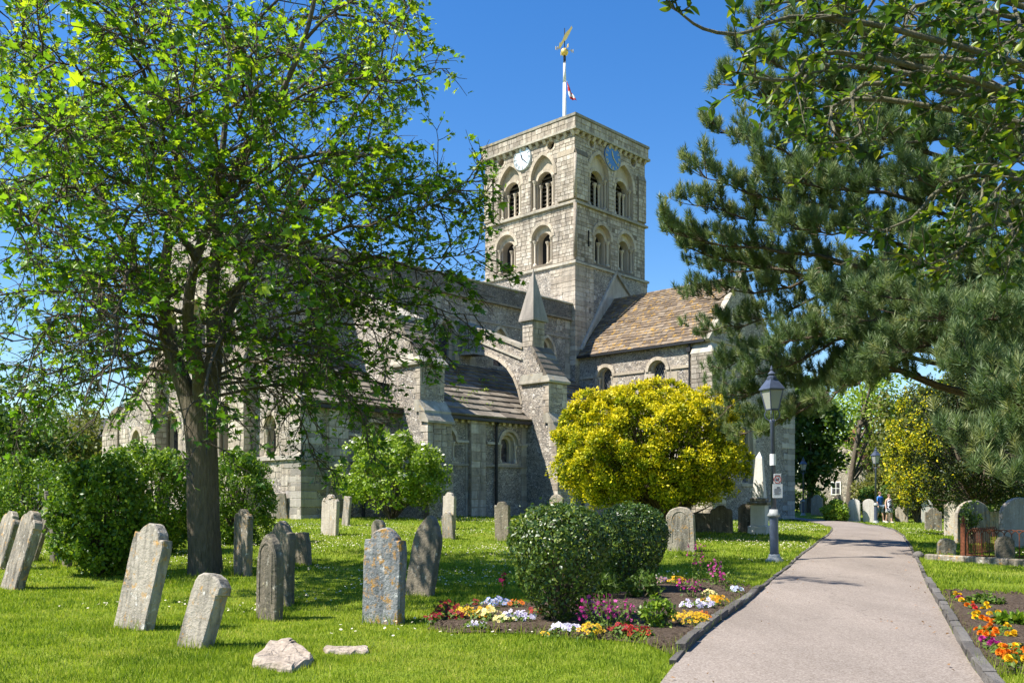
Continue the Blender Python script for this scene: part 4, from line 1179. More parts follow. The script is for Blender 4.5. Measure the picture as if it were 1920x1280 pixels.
LF_OVATE = ([(0, 0, 0), (-.3, .45, .07), (.3, .45, .07), (0, .48, 0), (0, 1, -.05)],
            [(0, 3, 1), (0, 2, 3), (1, 3, 4), (3, 2, 4)])
LF_RHOMB = ([(0, 0, 0), (-.3, .5, .06), (.3, .5, .06), (0, 1, 0)], [(0, 2, 1), (1, 2, 3)])
LF_STRAP = ([(-.09, 0, 0), (.09, 0, 0), (0, 1, 0)], [(0, 1, 2)])
def _plane_leaf():
    ang = [-90, -42, -4, 20, 42, 64, 90, 116, 138, 160, 184, 222]
    rad = [.22, .38, .74, .42, .82, .50, 1.0, .50, .82, .42, .74, .38]
    v = [(0, .15, -.03)] + [(r * .62 * math.cos(R(a)), .35 + r * .62 * math.sin(R(a)), .05 * math.sin(3 * R(a)) - .05 * r) for a, r in zip(ang, rad)]
    n = len(ang); return v, [(0, 1 + i, 1 + (i + 1) % n) for i in range(n)]
LF_PLANE = _plane_leaf()
def _holly_leaf():
    L = [(0, 0), (.10, .08), (.17, .2), (.20, .34), (.22, .5), (.17, .68), (.10, .85), (0, 1)]
    v = [(x, y, .10 * abs(x) / .2 - .16 * (y - .4) ** 2) for x, y in L] + [(-x, y, .10 * abs(x) / .2 - .16 * (y - .4) ** 2) for x, y in L[1:-1]] + [(0, .35, -.02), (0, .7, -.03)]
    # two halves folded on the midrib
    m0, m1 = 14, 15
    f = [(0, 1, m0), (1, 2, m0), (2, 3, m0), (3, 4, m0), (4, m1, m0), (4, 5, m1), (5, 6, m1), (6, 7, m1),
         (8, 0, m0), (9, 8, m0), (10, 9, m0), (11, 10, m0), (m1, 11, m0), (12, 11, m1), (13, 12, m1), (7, 13, m1)]
    return v, f
LF_HOLLY = _holly_leaf()

def tube_arr(P, r, n=5):
    P = np.asarray(P, float); m = len(P); r = np.asarray(r, float)
    d = np.empty_like(P); d[1:-1] = P[2:] - P[:-2]; d[0] = P[1] - P[0]; d[-1] = P[-1] - P[-2]; d = unit(d)
    ref = np.array([0.31, 0.17, 0.93]) if abs(d[:, 2]).mean() < .8 else np.array([1.0, .1, 0.05])
    a = unit(np.cross(d, ref)); b = np.cross(d, a)
    w = np.arange(n) * 2 * np.pi / n
    V = P[:, None] + (a[:, None] * np.cos(w)[None, :, None] + b[:, None] * np.sin(w)[None, :, None]) * r[:, None, None]
    i = np.arange(m - 1)[:, None] * n; k = np.arange(n)[None]; k2 = (k + 1) % n
    T = np.concatenate([np.stack([i + k, i + k2, i + n + k2], -1).reshape(-1, 3), np.stack([i + k, i + n + k2, i + n + k], -1).reshape(-1, 3)])
    return V.reshape(-1, 3), T, np.full(m * n, RNG.random())

def spline(pts, n):
    P = np.asarray([tuple(p) for p in pts], float); k = len(P)
    P = np.vstack([2 * P[0] - P[1], P, 2 * P[-1] - P[-2]])
    out = []
    for s in np.linspace(0, k - 1 - 1e-6, n):
        i = int(s); t = s - i; a, b, c, d = P[i:i + 4]
        out.append(.5 * ((2 * b) + (-a + c) * t + (2 * a - 5 * b + 4 * c - d) * t * t + (-a + 3 * b - 3 * c + d) * t ** 3))
    return np.array(out)

def limb(p, d, L, n, droop=0.0, wob=0.12, up=0.0):
    P = [np.array(p, float)]; d = unit(np.array(d, float))
    for i in range(n):
        d = d + RNG.normal(size=3) * wob; d[2] += up * (1 - i / n) - droop * (i / n) * 1.6; d = unit(d)
        P.append(P[-1] + d * L / n)
    return np.array(P)

def on(P, t):
    s = t * (len(P) - 1); i = min(int(s), len(P) - 2); f = s - i
    return P[i] * (1 - f) + P[i + 1] * f, unit(P[i + 1] - P[i])

def side(d):
    v = RNG.normal(size=3); v -= d * v.dot(d); return unit(v)

# --- the big broad-leaved tree on the lawn
def build_plane_tree():
    base = gp(385, 1076); Y = base.y
    t = thing('broadleaf_tree', 'tall spreading tree with fresh lobed green leaves and twin forked trunk', 'tree', base)
    off = np.array(tuple(base)); B = lambda px, py, dy=0.0: np.array(tuple(at(px, py, Y + dy))) - off
    wood = []; trunkparts = []
    tr = spline([(0, 0, -.15), (0, 0, .12), B(381, 960), B(379, 860), B(374, 790), B(370, 745)], 22)
    rad = np.interp(np.linspace(0, 1, 22), [0, .05, .14, .3, .7, 1], [.47, .42, .325, .29, .275, .30])
    trunkparts.append(tube_arr(tr, rad, 22))
    leaders = [
        (spline([B(378, 800), B(392, 735), B(402, 660), B(398, 560), B(408, 440), B(416, 300), B(428, 160), B(430, 20), B(426, -110)], 26), .22, .02),
        (spline([B(368, 800), B(344, 720), B(318, 650), B(306, 560, -.3), B(318, 430, -.6), B(335, 290, -.9), B(330, 140, -1.2), B(312, 0, -1.5), B(300, -120, -1.7)], 26), .20, .02),
        (spline([B(376, 770), B(372, 690, -.4), B(352, 600, -.9), B(372, 470, -1.4), B(440, 330, -1.9), B(520, 190, -2.3), B(575, 60, -2.6), B(600, -60, -2.8)], 24), .15, .03),
        (spline([B(398, 650), B(425, 590, .5), B(480, 480, 1.0), B(548, 380, 1.6), B(620, 280, 2.0), B(680, 190, 2.4), B(735, 120, 2.6)], 22), .13, .02),
        (spline([B(310, 600, -.2), B(262, 520, .6), B(205, 400, 1.3), B(130, 280, 2.0), B(70, 160, 2.6), B(20, 40, 3.0)], 20), .11, .02),
    ]
    anchors = []
    for P, r0, r1 in leaders: trunkparts.append(tube_arr(P, r1 + (r0 - r1) * (1 - np.linspace(0, 1, len(P))) ** 1.6, 12))
    prim = []
    # primaries: spread round every leader, longest at mid height, drooping low down
    def reach(z): return float(np.interp(z, [2.5, 3.6, 5.5, 7.0, 8.3, 9.5, 12], [3.6, 4.3, 4.5, 3.9, 2.6, 2.6, 2.2]))
    for li, (P, r0, r1) in enumerate(leaders):
        n = (17, 17, 12, 9, 8)[li]; ph = RNG.random() * 6.28
        for i in range(n):
            tt = .10 + .88 * (i + RNG.random() * .6) / n
            p, d = on(P, tt); z = p[2]
            a = ph + i * 2.4 + RNG.normal() * .3
            L = reach(z) * RNG.uniform(.62, 1.08) * (1 if li < 2 else .72)
            el = np.interp(z, [3, 6, 11], [.15, .5, .75]) + RNG.normal() * .12
            L *= 1 + .45 * max(0, -math.sin(a)); dd = np.array([math.cos(a) * math.cos(el), math.sin(a) * math.cos(el), math.sin(el)])
            Q = limb(p, dd, L, 10, droop=np.interp(z, [3, 6, 10], [.20, .13, .03]), wob=.10, up=.02)
            prim.append((Q, .012 + .008 * L)); 
    # a few limbs placed where the photo shows the outline
    for tip, mid, st in (((900, 330), (700, 430), (405, 480)), ((905, 470), (690, 520), (402, 560)), ((890, 590), (660, 580), (400, 620)), ((790, 150), (650, 150), (560, 100)), ((770, 60), (640, 40), (575, 30)),
                         ((820, 640), (640, 620), (402, 650)), ((690, 800), (600, 680), (402, 690)), ((600, 880), (520, 730), (395, 715)), ((60, 640), (180, 610), (315, 640)), ((20, 480), (150, 480), (306, 560)), ((10, 760), (140, 690), (320, 655)), ((880, 400), (740, 380), (548, 380)), ((740, 300), (650, 300), (520, 300)),
                         ((820, 330), (700, 360), (548, 390)), ((850, 520), (700, 500), (480, 490)), ((30, 330), (120, 360), (250, 490)), ((40, 200), (110, 230), (200, 390)), ((30, 80), (90, 130), (130, 280))):
        dy = RNG.normal() * 1.0
        Q = spline([B(*st), B(*mid, dy * .6) + (0, 0, .12), B(*tip, dy)], 11); Q[1:-1] += RNG.normal(size=(9, 3)) * .05
        prim.append((Q, .0381))
    for px, py, Yd, k in ((60, 90, 11.2, 1), (105, 250, 10.6, 4), (30, 430, 11, 4), (220, 50, 11.5, 1), (330, 190, 11.3, 2), (150, 560, 11.6, 1), (20, 640, 12, 1), (260, 400, 11.3, 2), (480, 120, 11.8, 2), (90, -60, 11, 1), (340, -80, 11.2, 2), (540, 480, 12, 2), (610, 330, 12.5, 2), (190, 690, 12.6, 1)):
        P = leaders[k][0]; tip = np.array(tuple(at(px, py, Yd))) - off; root, _ = on(P, np.clip(tip[2] / 12, .12, .8))
        Q = spline([root, root * .55 + tip * .45 + (0, 0, .5), tip], 12); Q[1:-1] += RNG.normal(size=(10, 3)) * .06; prim.append((Q, .045))
    leafP = []; leafD = []
    for Q, r0 in prim:
        dense = r0 == .0381
        wood.append(tube_arr(Q, np.linspace(r0, .008, len(Q)), 5))
        Lp = np.linalg.norm(np.diff(Q, axis=0), axis=1).sum(); n2 = int(5 + Lp * (3.8 if dense else 2.9))
        for j in range(n2):
            tt = .18 + .82 * (j + RNG.random()) / n2; p, d = on(Q, min(tt, .999))
            dd = unit(d * RNG.uniform(.5, 1.0) + side(d) * RNG.uniform(.5, 1.1)); L2 = RNG.uniform(.45, 1.35) * (1.15 - .45 * tt)
            low = p[2] < 4.6
            S = limb(p, dd, L2, 5, droop=.30 if low else .10, wob=.16)
            wood.append(tube_arr(S, np.linspace(.015, .006, 6), 3))
            n3 = RNG.integers(5, 9)
            for k in range(n3):
                q, e = on(S, RNG.uniform(.15, .999)); ee = unit(e * .8 + side(e) * RNG.uniform(.4, 1))
                U = limb(q, ee, RNG.uniform(.2, .62), 3, droop=.22 if low else .08, wob=.2)
                wood.append(tube_arr(U, np.linspace(.008, .004, 4), 3))
                bare = RNG.random(); rr = math.hypot(q[0], q[1])
                m = 0 if bare < (.12 if dense and rr > 2 else .62 if rr < 1.7 and q[2] < 5.2 else .48 if (q[2] > 6.8 and rr < 3) else .27) else RNG.integers(3, 8)
                for _ in range(m):
                    q2, e2 = on(U, RNG.uniform(.25, .999)); leafP.append(q2 + RNG.normal(size=3) * .035); leafD.append(e2)
    leafP = np.array(leafP); leafD = np.array(leafD)
    k = ~((leafP[:, 2] < 4.3) & (np.abs(leafP[:, 0]) < .75) & (leafP[:, 1] < 0)) | (RNG.random(len(leafP)) < .2); leafP, leafD = leafP[k], leafD[k]; n = len(leafP)
    nrm = np.array([0, 0, 1.0]) + RNG.normal(size=(n, 3)) * .62
    along = unit(leafD * .7 + RNG.normal(size=(n, 3)) * .6 + np.array([0, 0, -.55]))
    size = np.clip(RNG.lognormal(math.log(.108), .38, n), .045, .25)
    tone = np.clip(RNG.beta(1.6, 1.8, n) * .95 + .04 * (leafP[:, 2] - 5), 0, 1)
    V, T, tn = inst(*LF_PLANE, leafP, frames(nrm, along), size, tone)
    add_arrays('crown', V, T, MT['plane_leaf'], t, tone=tn)
    V, T, tn = join(wood); add_arrays('twigs', V, T, MT['twig_bark'], t, tone=tn)
    V, T, tn = join(trunkparts); add_arrays('trunk', V, T, MT['plane_bark'], t, tone=tn, smooth=True)
    return n
build_plane_tree()

# --- the pine on the right
def tuft_template(nn=32, L=1.0, w=.052):
    v = []; f = []
    for i in range(nn):
        s = i / nn; z0 = s * .9
        a = i * 2.399; el = .35 + .75 * (1 - s) + RNG.normal() * .12
        d = np.array([math.cos(a) * math.sin(el), math.sin(a) * math.sin(el), math.cos(el)])
        x = unit(np.cross(d, [math.sin(a * 1.7), math.cos(a * 1.3), .3])); b = np.array([0, 0, z0])
        q = L * RNG.uniform(.75, 1.1); k = len(v)
        v += [tuple(b - x * w), tuple(b + x * w), tuple(b + d * q)]; f.append((k, k + 1, k + 2))
    return v, f
def build_pine():
    base = Vector((13.9, 22.6, float(gz(13.9, 22.6))))
    t = thing('pine_tree', 'large dark pine with sweeping needled branches overhanging the path', 'tree', base)
    off = np.array(tuple(base)); W = lambda px, py, Y: np.array(tuple(at(px, py, Y))) - off
    trunk = spline([(0, 0, -.2), (.05, 0, 2), (-.1, .1, 5), (.1, .2, 9), (0, .1, 13), (0, 0, 16)], 22)
    wood = [tube_arr(trunk, np.linspace(.46, .12, 22), 14)]
    fine = []; tp = []; td = []
    targets = [  # tips and mid points as seen, with depth
        (1262, 436, 23, 1500, 470), (1275, 452, 24.5, 1480, 520), (1300, 385, 23, 1560, 420), (1325, 335, 22, 1600, 400), (1362, 250, 22, 1620, 330), (1380, 160, 21, 1640, 260), (1400, 95, 22, 1650, 200), (1450, 40, 21, 1700, 150), (1520, 10, 20, 1750, 120),
        (1320, 560, 24.5, 1560, 520), (1345, 510, 25.5, 1590, 500), (1335, 620, 25.5, 1560, 560), (1362, 690, 26, 1560, 600), (1372, 760, 26, 1560, 640), (1398, 812, 25.5, 1600, 690), (1430, 700, 23.8, 1620, 620), (1450, 800, 25, 1620, 680), (1480, 640, 21, 1680, 570),
        (1440, 330, 19, 1680, 360), (1470, 240, 24, 1700, 300), (1500, 430, 20, 1720, 440), (1540, 150, 22, 1760, 250), (1560, 330, 24, 1750, 350), (1600, 60, 21, 1800, 180), (1620, 240, 19, 1800, 280), (1560, 560, 19, 1750, 540),
        (1520, 725, 24.5, 1660, 640), (1570, 735, 22, 1700, 650), (1600, 640, 20, 1750, 590), (1650, 600, 18, 1800, 560), (1640, 690, 19, 1780, 620), (1700, 660, 17, 1820, 600), (1690, 560, 17.5, 1840, 540), (1720, 470, 18, 1850, 470), (1730, 340, 19, 1860, 380), (1700, 120, 20, 1860, 220),
        (1790, 690, 15.5, 1880, 630), (1760, 600, 16, 1890, 560), (1850, 830, 14, 1925, 720), (1885, 880, 13.5, 1950, 760), (1830, 700, 14.5, 1930, 640), (1860, 600, 15, 1950, 580), (1910, 760, 13, 1990, 700), (1800, 30, 20, 1900, 140), (1830, 250, 19, 1920, 300), (1900, 420, 18, 1960, 430), (1880, 520, 17, 1960, 500),
        (1980, 300, 26, 2050, 380), (2050, 520, 26, 2080, 520), (2100, 150, 24, 2080, 250), (2020, 650, 17, 2060, 620)]
    for (px, py, Yd, mx, my) in targets:
        tip = W(px, py, Yd); mid = W(mx, my, (Yd + 22.6) / 2)
        zr = np.clip(mid[2] * .95 + RNG.normal() * .3 - .2, 1.8, 13); root, _ = on(trunk, np.clip((zr + .2) / 16.2, .05, .97))
        Q = spline([root, root * .5 + mid * .5 + (0, 0, .15), mid, mid * .45 + tip * .55 + (0, 0, -.1), tip], 14); Q[1:-1] += RNG.normal(size=(12, 3)) * .06
        wood.append(tube_arr(Q, np.linspace(.075, .011, 14), 6))
        Lp = np.linalg.norm(np.diff(Q, axis=0), axis=1).sum(); nb = int(2 + Lp * .95)
        for j in range(nb):                                     # separate boughs with open air between them
            tt = min(.999, .32 + .68 * (j + .5 + RNG.normal() * .18) / nb) if j < nb - 1 else .999
            p, d = on(Q, max(.2, tt)); sg = 1 if j % 2 else -1; h = unit(np.cross(d, (0, 0, 1.0))) * sg
            for i in range(RNG.integers(4, 7)):
                dd = unit(d * RNG.uniform(.5, 1.1) + h * RNG.uniform(-.2, 1.0) + np.array([0, 0, RNG.uniform(-.15, .45)]))
                S = limb(p, dd, RNG.uniform(.4, .95), 5, wob=.12, up=.12); fine.append(tube_arr(S, np.linspace(.014, .006, 6), 3))
                tp.append(S[-1]); td.append(unit(S[-1] - S[-2]))
                for k in range(RNG.integers(5, 9)):
                    q, e = on(S, RNG.uniform(.3, .999)); U = limb(q, unit(e * .8 + side(e) * .7 + np.array([0, 0, .25])), RNG.uniform(.08, .28), 2, wob=.12, up=.12)
                    tp.append(U[-1]); td.append(unit(U[-1] - U[-2] + np.array([0, 0, .3])))
                    if k % 3 == 0: fine.append(tube_arr(U, [.006, .005, .004], 3))
    tp = np.array(tp); td = np.array(td); n = len(tp); tone = np.clip(RNG.beta(2, 2, n), 0, 1); parts = []
    for v in range(3):
        k = np.arange(n) % 3 == v; m = k.sum()
        parts.append(inst(*tuft_template(), tp[k] - td[k] * .10, frames(td[k]), RNG.uniform(.13, .21, m), tone[k]))
    V, T, tn = join(parts); add_arrays('crown', V, T, MT['pine_needle'], t, tone=tn)
    # spring candles
    k = RNG.random(n) < .35
    v, f, tt = inst([(-.05, 0, 0), (.05, 0, 0), (0, .05, .5), (0, -.05, .2), (0, 0, 1)], [(0, 1, 4), (0, 2, 4), (1, 2, 4), (0, 3, 1)], tp[k], frames(td[k] * .6 + np.array([0, 0, .8])), RNG.uniform(.06, .12, k.sum()), RNG.random(k.sum()))
    add_arrays('buds', v, f, MT['holly_bark'], t, tone=tt)
    V, T, tn = join(fine); add_arrays('twigs', V, T, MT['pine_bark'], t, tone=tn)
    V, T, tn = join(wood); add_arrays('trunk', V, T, MT['pine_bark'], t, tone=tn, smooth=True)
build_pine()

# --- holly reaching in from the upper right
def build_holly():
    base = Vector((5.6, 4.6, 0))
    t = thing('holly_tree', 'glossy leaved holly reaching in across the top of the view', 'tree', base)
    off = np.array(tuple(base)); W = lambda px, py, Y: np.array(tuple(at(px, py, Y))) - off
    trunk = spline([(0, 0, -.1), (0, .05, 1.5), (-.1, .1, 3), (-.05, .2, 4.5), (0, .2, 6.5)], 16)
    wood = [tube_arr(trunk, np.linspace(.15, .05, 16), 10)]; lp = []; ld = []
    T_ = [((1255, 12, 3.7), (1370, 65, 4.0), (1700, 60, 4.4)), ((1372, 135, 3.8), (1480, 150, 4.1), (1700, 120, 4.5)), ((1470, 145, 4.2), (1620, 118, 4.5), (1900, 50, 4.9)), ((1450, 190, 4.5), (1500, 205, 4.6), (1660, 130, 5)),
          ((1475, 230, 4.8), (1560, 265, 4.9), (1690, 190, 5.1)), ((1520, 270, 4.6), (1610, 255, 4.8), (1720, 160, 5)), ((1500, 40, 4.2), (1620, 20, 4.4), (1800, -20, 4.8)), ((1440, 10, 4.0), (1560, -10, 4.3), (1800, -60, 4.8)), ((1560, 80, 4.6), (1680, 60, 4.8), (1850, 20, 5)),
          ((1640, 440, 4.7), (1700, 415, 4.8), (1930, 330, 5.1)), ((1720, 505, 4.5), (1800, 470, 4.7), (1960, 380, 5)), ((1790, 470, 4.8), (1860, 430, 4.9), (1980, 340, 5)), ((1700, 485, 4.6), (1780, 500, 4.7), (1950, 420, 5)),
          ((1850, 500, 4.6), (1900, 460, 4.8), (1990, 380, 5)), ((1780, 360, 5), (1850, 330, 5.1), (1960, 240, 5.2)), ((1840, 260, 4.4), (1890, 230, 4.6), (1980, 160, 5)), ((1750, 200, 4.6), (1830, 170, 4.8), (1960, 90, 5)), ((1660, 150, 4.3), (1760, 120, 4.6), (1930, 50, 5)), 
          ((1870, 100, 4.1), (1910, 60, 4.4), (2000, 0, 5)), ((1780, 60, 4.2), (1840, 30, 4.5), (1960, -40, 5)), ((1880, 330, 4.2), (1920, 290, 4.5), (2020, 220, 5)), ((1910, 420, 4.3), (1950, 380, 4.5), (2030, 300, 5)), ((1730, 30, 3.9), (1800, 0, 4.2), (1940, -60, 4.8)), ((1620, -10, 4.0), (1720, -40, 4.3), (1900, -100, 4.8)), ((1920, 180, 4.0), (1960, 150, 4.3), (2050, 80, 5)), ((1800, 140, 5.6), (1880, 110, 5.6), (2000, 60, 5.6)), ((1760, 420, 5.6), (1830, 390, 5.6), (1960, 300, 5.6)), ((1890, 250, 5.8), (1950, 220, 5.7), (2060, 150, 5.6)), ((1650, 60, 5.6), (1750, 40, 5.6), (1920, 0, 5.6)), ((1560, 190, 5.4), (1650, 170, 5.4), (1800, 110, 5.4))]
    for k, (tip, mid, st) in enumerate(T_):
        a, b, c = W(*tip), W(*mid), W(*st); root, _ = on(trunk, np.clip((c[2] * .8) / 6.5, .1, .95))
        Q = spline([root, c, b, a], 18); wood.append(tube_arr(Q, np.concatenate([np.linspace(.024, .010, 9), np.linspace(.0095, .0035, 9)]), 6))
        for j in range(14 if k else 6):
            tt = .34 + .66 * (j + RNG.random()) / 14 if k else .9 + .1 * RNG.random(); p, d = on(Q, min(tt, .999)); S = limb(p, unit(d * .7 + side(d) * .8), RNG.uniform(.1, .34) if k else .08, 4, wob=.16)
            wood.append(tube_arr(S, np.linspace(.005, .0025, 5), 4))
            for m in range(RNG.integers(6, 11) if k else 4):
                q, e = on(S, RNG.uniform(.2, 1) ** .6 * .999); lp.append(q); ld.append(unit(e * .6 + side(e)))
        for m in range(10 if k else 8): q, e = on(Q, RNG.uniform(.9, .999)); lp.append(q); ld.append(unit(e * .8 + side(e)))
    lp = np.array(lp); ld = np.array(ld); n = len(lp)
    nrm = ld * .15 + np.array([0, 0, .9]) + RNG.normal(size=(n, 3)) * .5
    tone = np.clip(RNG.beta(1.2, 1.6, n), 0, 1)
    V, T, tn = inst(*LF_HOLLY, lp, frames(nrm, ld), RNG.uniform(.038, .08, n), tone)
    add_arrays('crown', V, T, MT['holly_leaf'], t, tone=tn)
    V, T, tn = join(wood); add_arrays('trunk', V, T, MT['holly_bark'], t, tone=tn, smooth=True)
build_holly()

# --- shrubs and clipped evergreens built from clumps of leaves
def clumps(c, r, nl, lr, per, power=2.0, zmin=-1.0, shell=(.72, 1.0), top=0.25, lump=.0):
    d = rand_dirs(nl * 3); d = d[d[:, 2] > zmin][:nl]; nl = len(d)
    k = (np.abs(d) ** power).sum(1) ** (-1 / power)
    q = d * k[:, None] * RNG.uniform(*shell, nl)[:, None] * (1 + lump * np.sin(d[:, 0] * 5 + 1) * np.cos(d[:, 1] * 4 + d[:, 2] * 6))[:, None]
    C = np.asarray(c) + q * np.asarray(r)
    L = np.repeat(C, per, 0); out = unit(np.repeat(q, per, 0) / np.asarray(r)); e = rand_dirs(nl * per); e = unit(e + out * .55 + np.array([0, 0, top]))
    rad = np.repeat(RNG.uniform(.7, 1.25, nl), per) * lr * RNG.uniform(.35, 1.05, nl * per)
    return L + e * rad[:, None], e, rad / lr, C
def shrub(name, label, cat, base, r, cz, nl, lr, per, leaf, size, mat, power=2.0, zmin=-.8, shell=(.72, 1.0), stems=5, core=True, tone=(1.6, 1.6), tip=0.0, bark='twig_bark', lump=.0, flowers=0, rot=0.0, trunk_r=.05, group=None):
    t = thing(name, label, cat, base, rot, group)
    P, e, rad, C = clumps((0, 0, cz), r, nl, lr, per, power, zmin, shell, .25, lump)
    k = P[:, 2] > .03; P, e, rad = P[k], e[k], rad[k]; n = len(P)
    nrm = e * .8 + RNG.normal(size=(n, 3)) * .55; along = unit(e + RNG.normal(size=(n, 3)) * .7)
    tn = np.clip(RNG.beta(*tone, n) * (1 - tip) + tip * np.clip(rad - .25, 0, 1) * RNG.uniform(.6, 1.1, n), 0, 1)
    V, T, tt = inst(*leaf, P, frames(nrm, along), RNG.uniform(*size, n), tn); add_arrays('foliage', V, T, MT[mat], t, tone=tt)
    wood = []
    for i in range(stems):
        a = 6.28 * i / stems + RNG.random(); b = np.array([math.cos(a) * trunk_r, math.sin(a) * trunk_r, -.05])
        for q in range(max(1, len(C) // (stems * 3))):
            c = C[RNG.integers(len(C))]; wood.append(tube_arr(spline([b, b * .6 + c * .4 + (0, 0, .1 * cz), c], 7), np.linspace(trunk_r * .55, .006, 7), 5))
    if wood: V, T, tt = join(wood); add_arrays('stem', V, T, MT[bark], t, tone=tt)
    if flowers:
        od = np.linalg.norm((P - np.array((0, 0, cz))) / np.array(r), axis=1); k = np.where((e[:, 2] > .1) & (od > .95))[0]; k = k[RNG.permutation(len(k))[:flowers]]
        disc = [(0, 0, .03)] + [(.5 * math.cos(i * 1.047), .5 * math.sin(i * 1.047), 0) for i in range(6)]
        V, T, tt = inst(disc, [(0, 1 + i, 1 + (i + 1) % 6) for i in range(6)], P[k] + e[k] * .05, frames(np.array([0, 0, 1.0]) + RNG.normal(size=(len(k), 3)) * .35), RNG.uniform(.09, .21, len(k)), RNG.random(len(k)))
        add_arrays('blossom', V, T, MT['petal'], t, col=np.tile((.75, .74, .60), (len(V), 1)))
    return t

def g_at(X, Y): return Vector((X, Y, float(gz(X, Y))))
# clipped evergreens in the bed
def clipped(label, base, H, Rr, tone):
    t = thing('clipped_evergreen', label, 'shrub', base)
    zs = np.array([.06, .12, .22, .38, .55, .68, .80, .90, .965, 1.0]); rs = np.array([.22, .38, .62, .82, .96, 1.0, .97, .80, .50, .0])
    L = np.r_[0, np.cumsum(np.hypot(np.diff(zs * H), np.diff(rs * Rr)) * (rs[1:] + rs[:-1] + .05))]
    n = 13000; s = RNG.random(n) * L[-1]; z = np.interp(s, L, zs); r = np.interp(s, L, rs); a = RNG.random(n) * 2 * np.pi
    inner = 1 - np.abs(RNG.normal(size=n)) * .05 - (RNG.random(n) < .2) * RNG.random(n) * .35
    bump_ = 1 + .035 * np.sin(a * 5 + z * 14) + .03 * np.sin(a * 9 - z * 23 + 1)
    P = np.stack([np.cos(a) * r * Rr * inner * bump_, np.sin(a) * r * Rr * inner * bump_, z * H * (.93 + .07 * inner) + RNG.normal(size=n) * .01], 1)
    slope = np.interp(z, zs, np.gradient(-rs * Rr, zs * H)); out = unit(np.stack([np.cos(a), np.sin(a), np.clip(slope, -1.2, 4)], 1))
    k = RNG.random(n) < np.interp(z, [.06, .3, .55, 1], [.35, .55, .85, 1]); P, out, a, z = P[k], out[k], a[k], z[k]; n = len(P)
    # stray shoots above the clipped line
    sh = RNG.random(n) < .03; P[sh] += out[sh] * RNG.uniform(.02, .09, (sh.sum(), 1))
    nrm = out + RNG.normal(size=(n, 3)) * .55; along = unit(out * .5 + RNG.normal(size=(n, 3)) * .8 + np.array([0, 0, .2]))
    V, T, tt = inst(*LF_OVATE, P, frames(nrm, along), RNG.uniform(.03, .062, n), np.clip(RNG.beta(*tone, n), 0, 1)); add_arrays('foliage', V, T, MT['topiary_leaf'], t, tone=tt)
    w = []
    for i in range(26):
        q = P[RNG.integers(n)] * np.array([.8, .8, .9]); w.append(tube_arr(spline([(RNG.normal() * .04, RNG.normal() * .04, -.05), q * np.array([.35, .35, .5]), q], 7), np.linspace(.024, .005, 7), 5))
    V, T, tt = join(w); add_arrays('stem', V, T, MT['twig_bark'], t, tone=tt)
p = gp(1048, 1172); clipped('glossy clipped evergreen standing nearer, its flared crown above pansies', p, 1.31, .53, (1.3, 1.6))
p = gp(1184, 1114); clipped('darker clipped evergreen further back, directly behind the wallflowers', p, 1.30, .52, (1.1, 2.3))
# golden yew in front of the transept
YB = 28.0
p = g_at((1250 - 960) / FOC * YB, YB)
def build_yew():
    t = thing('golden_yew', 'big rounded golden yew in front of the transept', 'tree', p)
    cx = at(1216, 850, YB); c = np.array((cx.x - p.x, 0, cx.z - p.z)); r = (2.66, 2.1, 1.86)
    P, e, rad, C = clumps(c, r, 600, .25, 165, 2.2, -.75, (.80, 1.09), .5, .07)
    P2, e2, rad2, _ = clumps(c, r, 160, .5, 90, 2.3, -.75, (.35, .75), .2, 0)
    P = np.concatenate([P, P2]); e = np.concatenate([e, e2]); rad = np.concatenate([rad, rad2])
    # leaner underside towards the trunk at the right
    k = (P[:, 2] > .6 + .35 * np.clip(P[:, 0] - .2, 0, 3)) ; P, e, rad = P[k], e[k], rad[k]; n = len(P)
    out = np.linalg.norm((P - c) / np.array(r), axis=1)
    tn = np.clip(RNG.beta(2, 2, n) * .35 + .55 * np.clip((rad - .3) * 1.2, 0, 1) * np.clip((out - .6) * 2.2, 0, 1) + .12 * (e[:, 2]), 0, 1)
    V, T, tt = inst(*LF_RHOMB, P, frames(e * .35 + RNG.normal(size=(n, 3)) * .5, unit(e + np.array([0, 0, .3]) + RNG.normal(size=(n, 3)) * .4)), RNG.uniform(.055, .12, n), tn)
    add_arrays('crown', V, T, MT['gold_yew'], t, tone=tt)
    w = [tube_arr(spline([(0, 0, -.1), (0, 0, .5), (-.1, 0, 1.0)], 6), np.linspace(.22, .17, 6), 10)]
    for q in C[::5]: w.append(tube_arr(spline([(-.05, 0, .6), np.array((-.05, 0, .6)) * .5 + q * .5 + (0, 0, -.15), q], 7), np.linspace(.06, .012, 7), 5))
    V, T, tt = join(w); add_arrays('trunk', V, T, MT['pine_bark'], t, tone=tt)
build_yew()
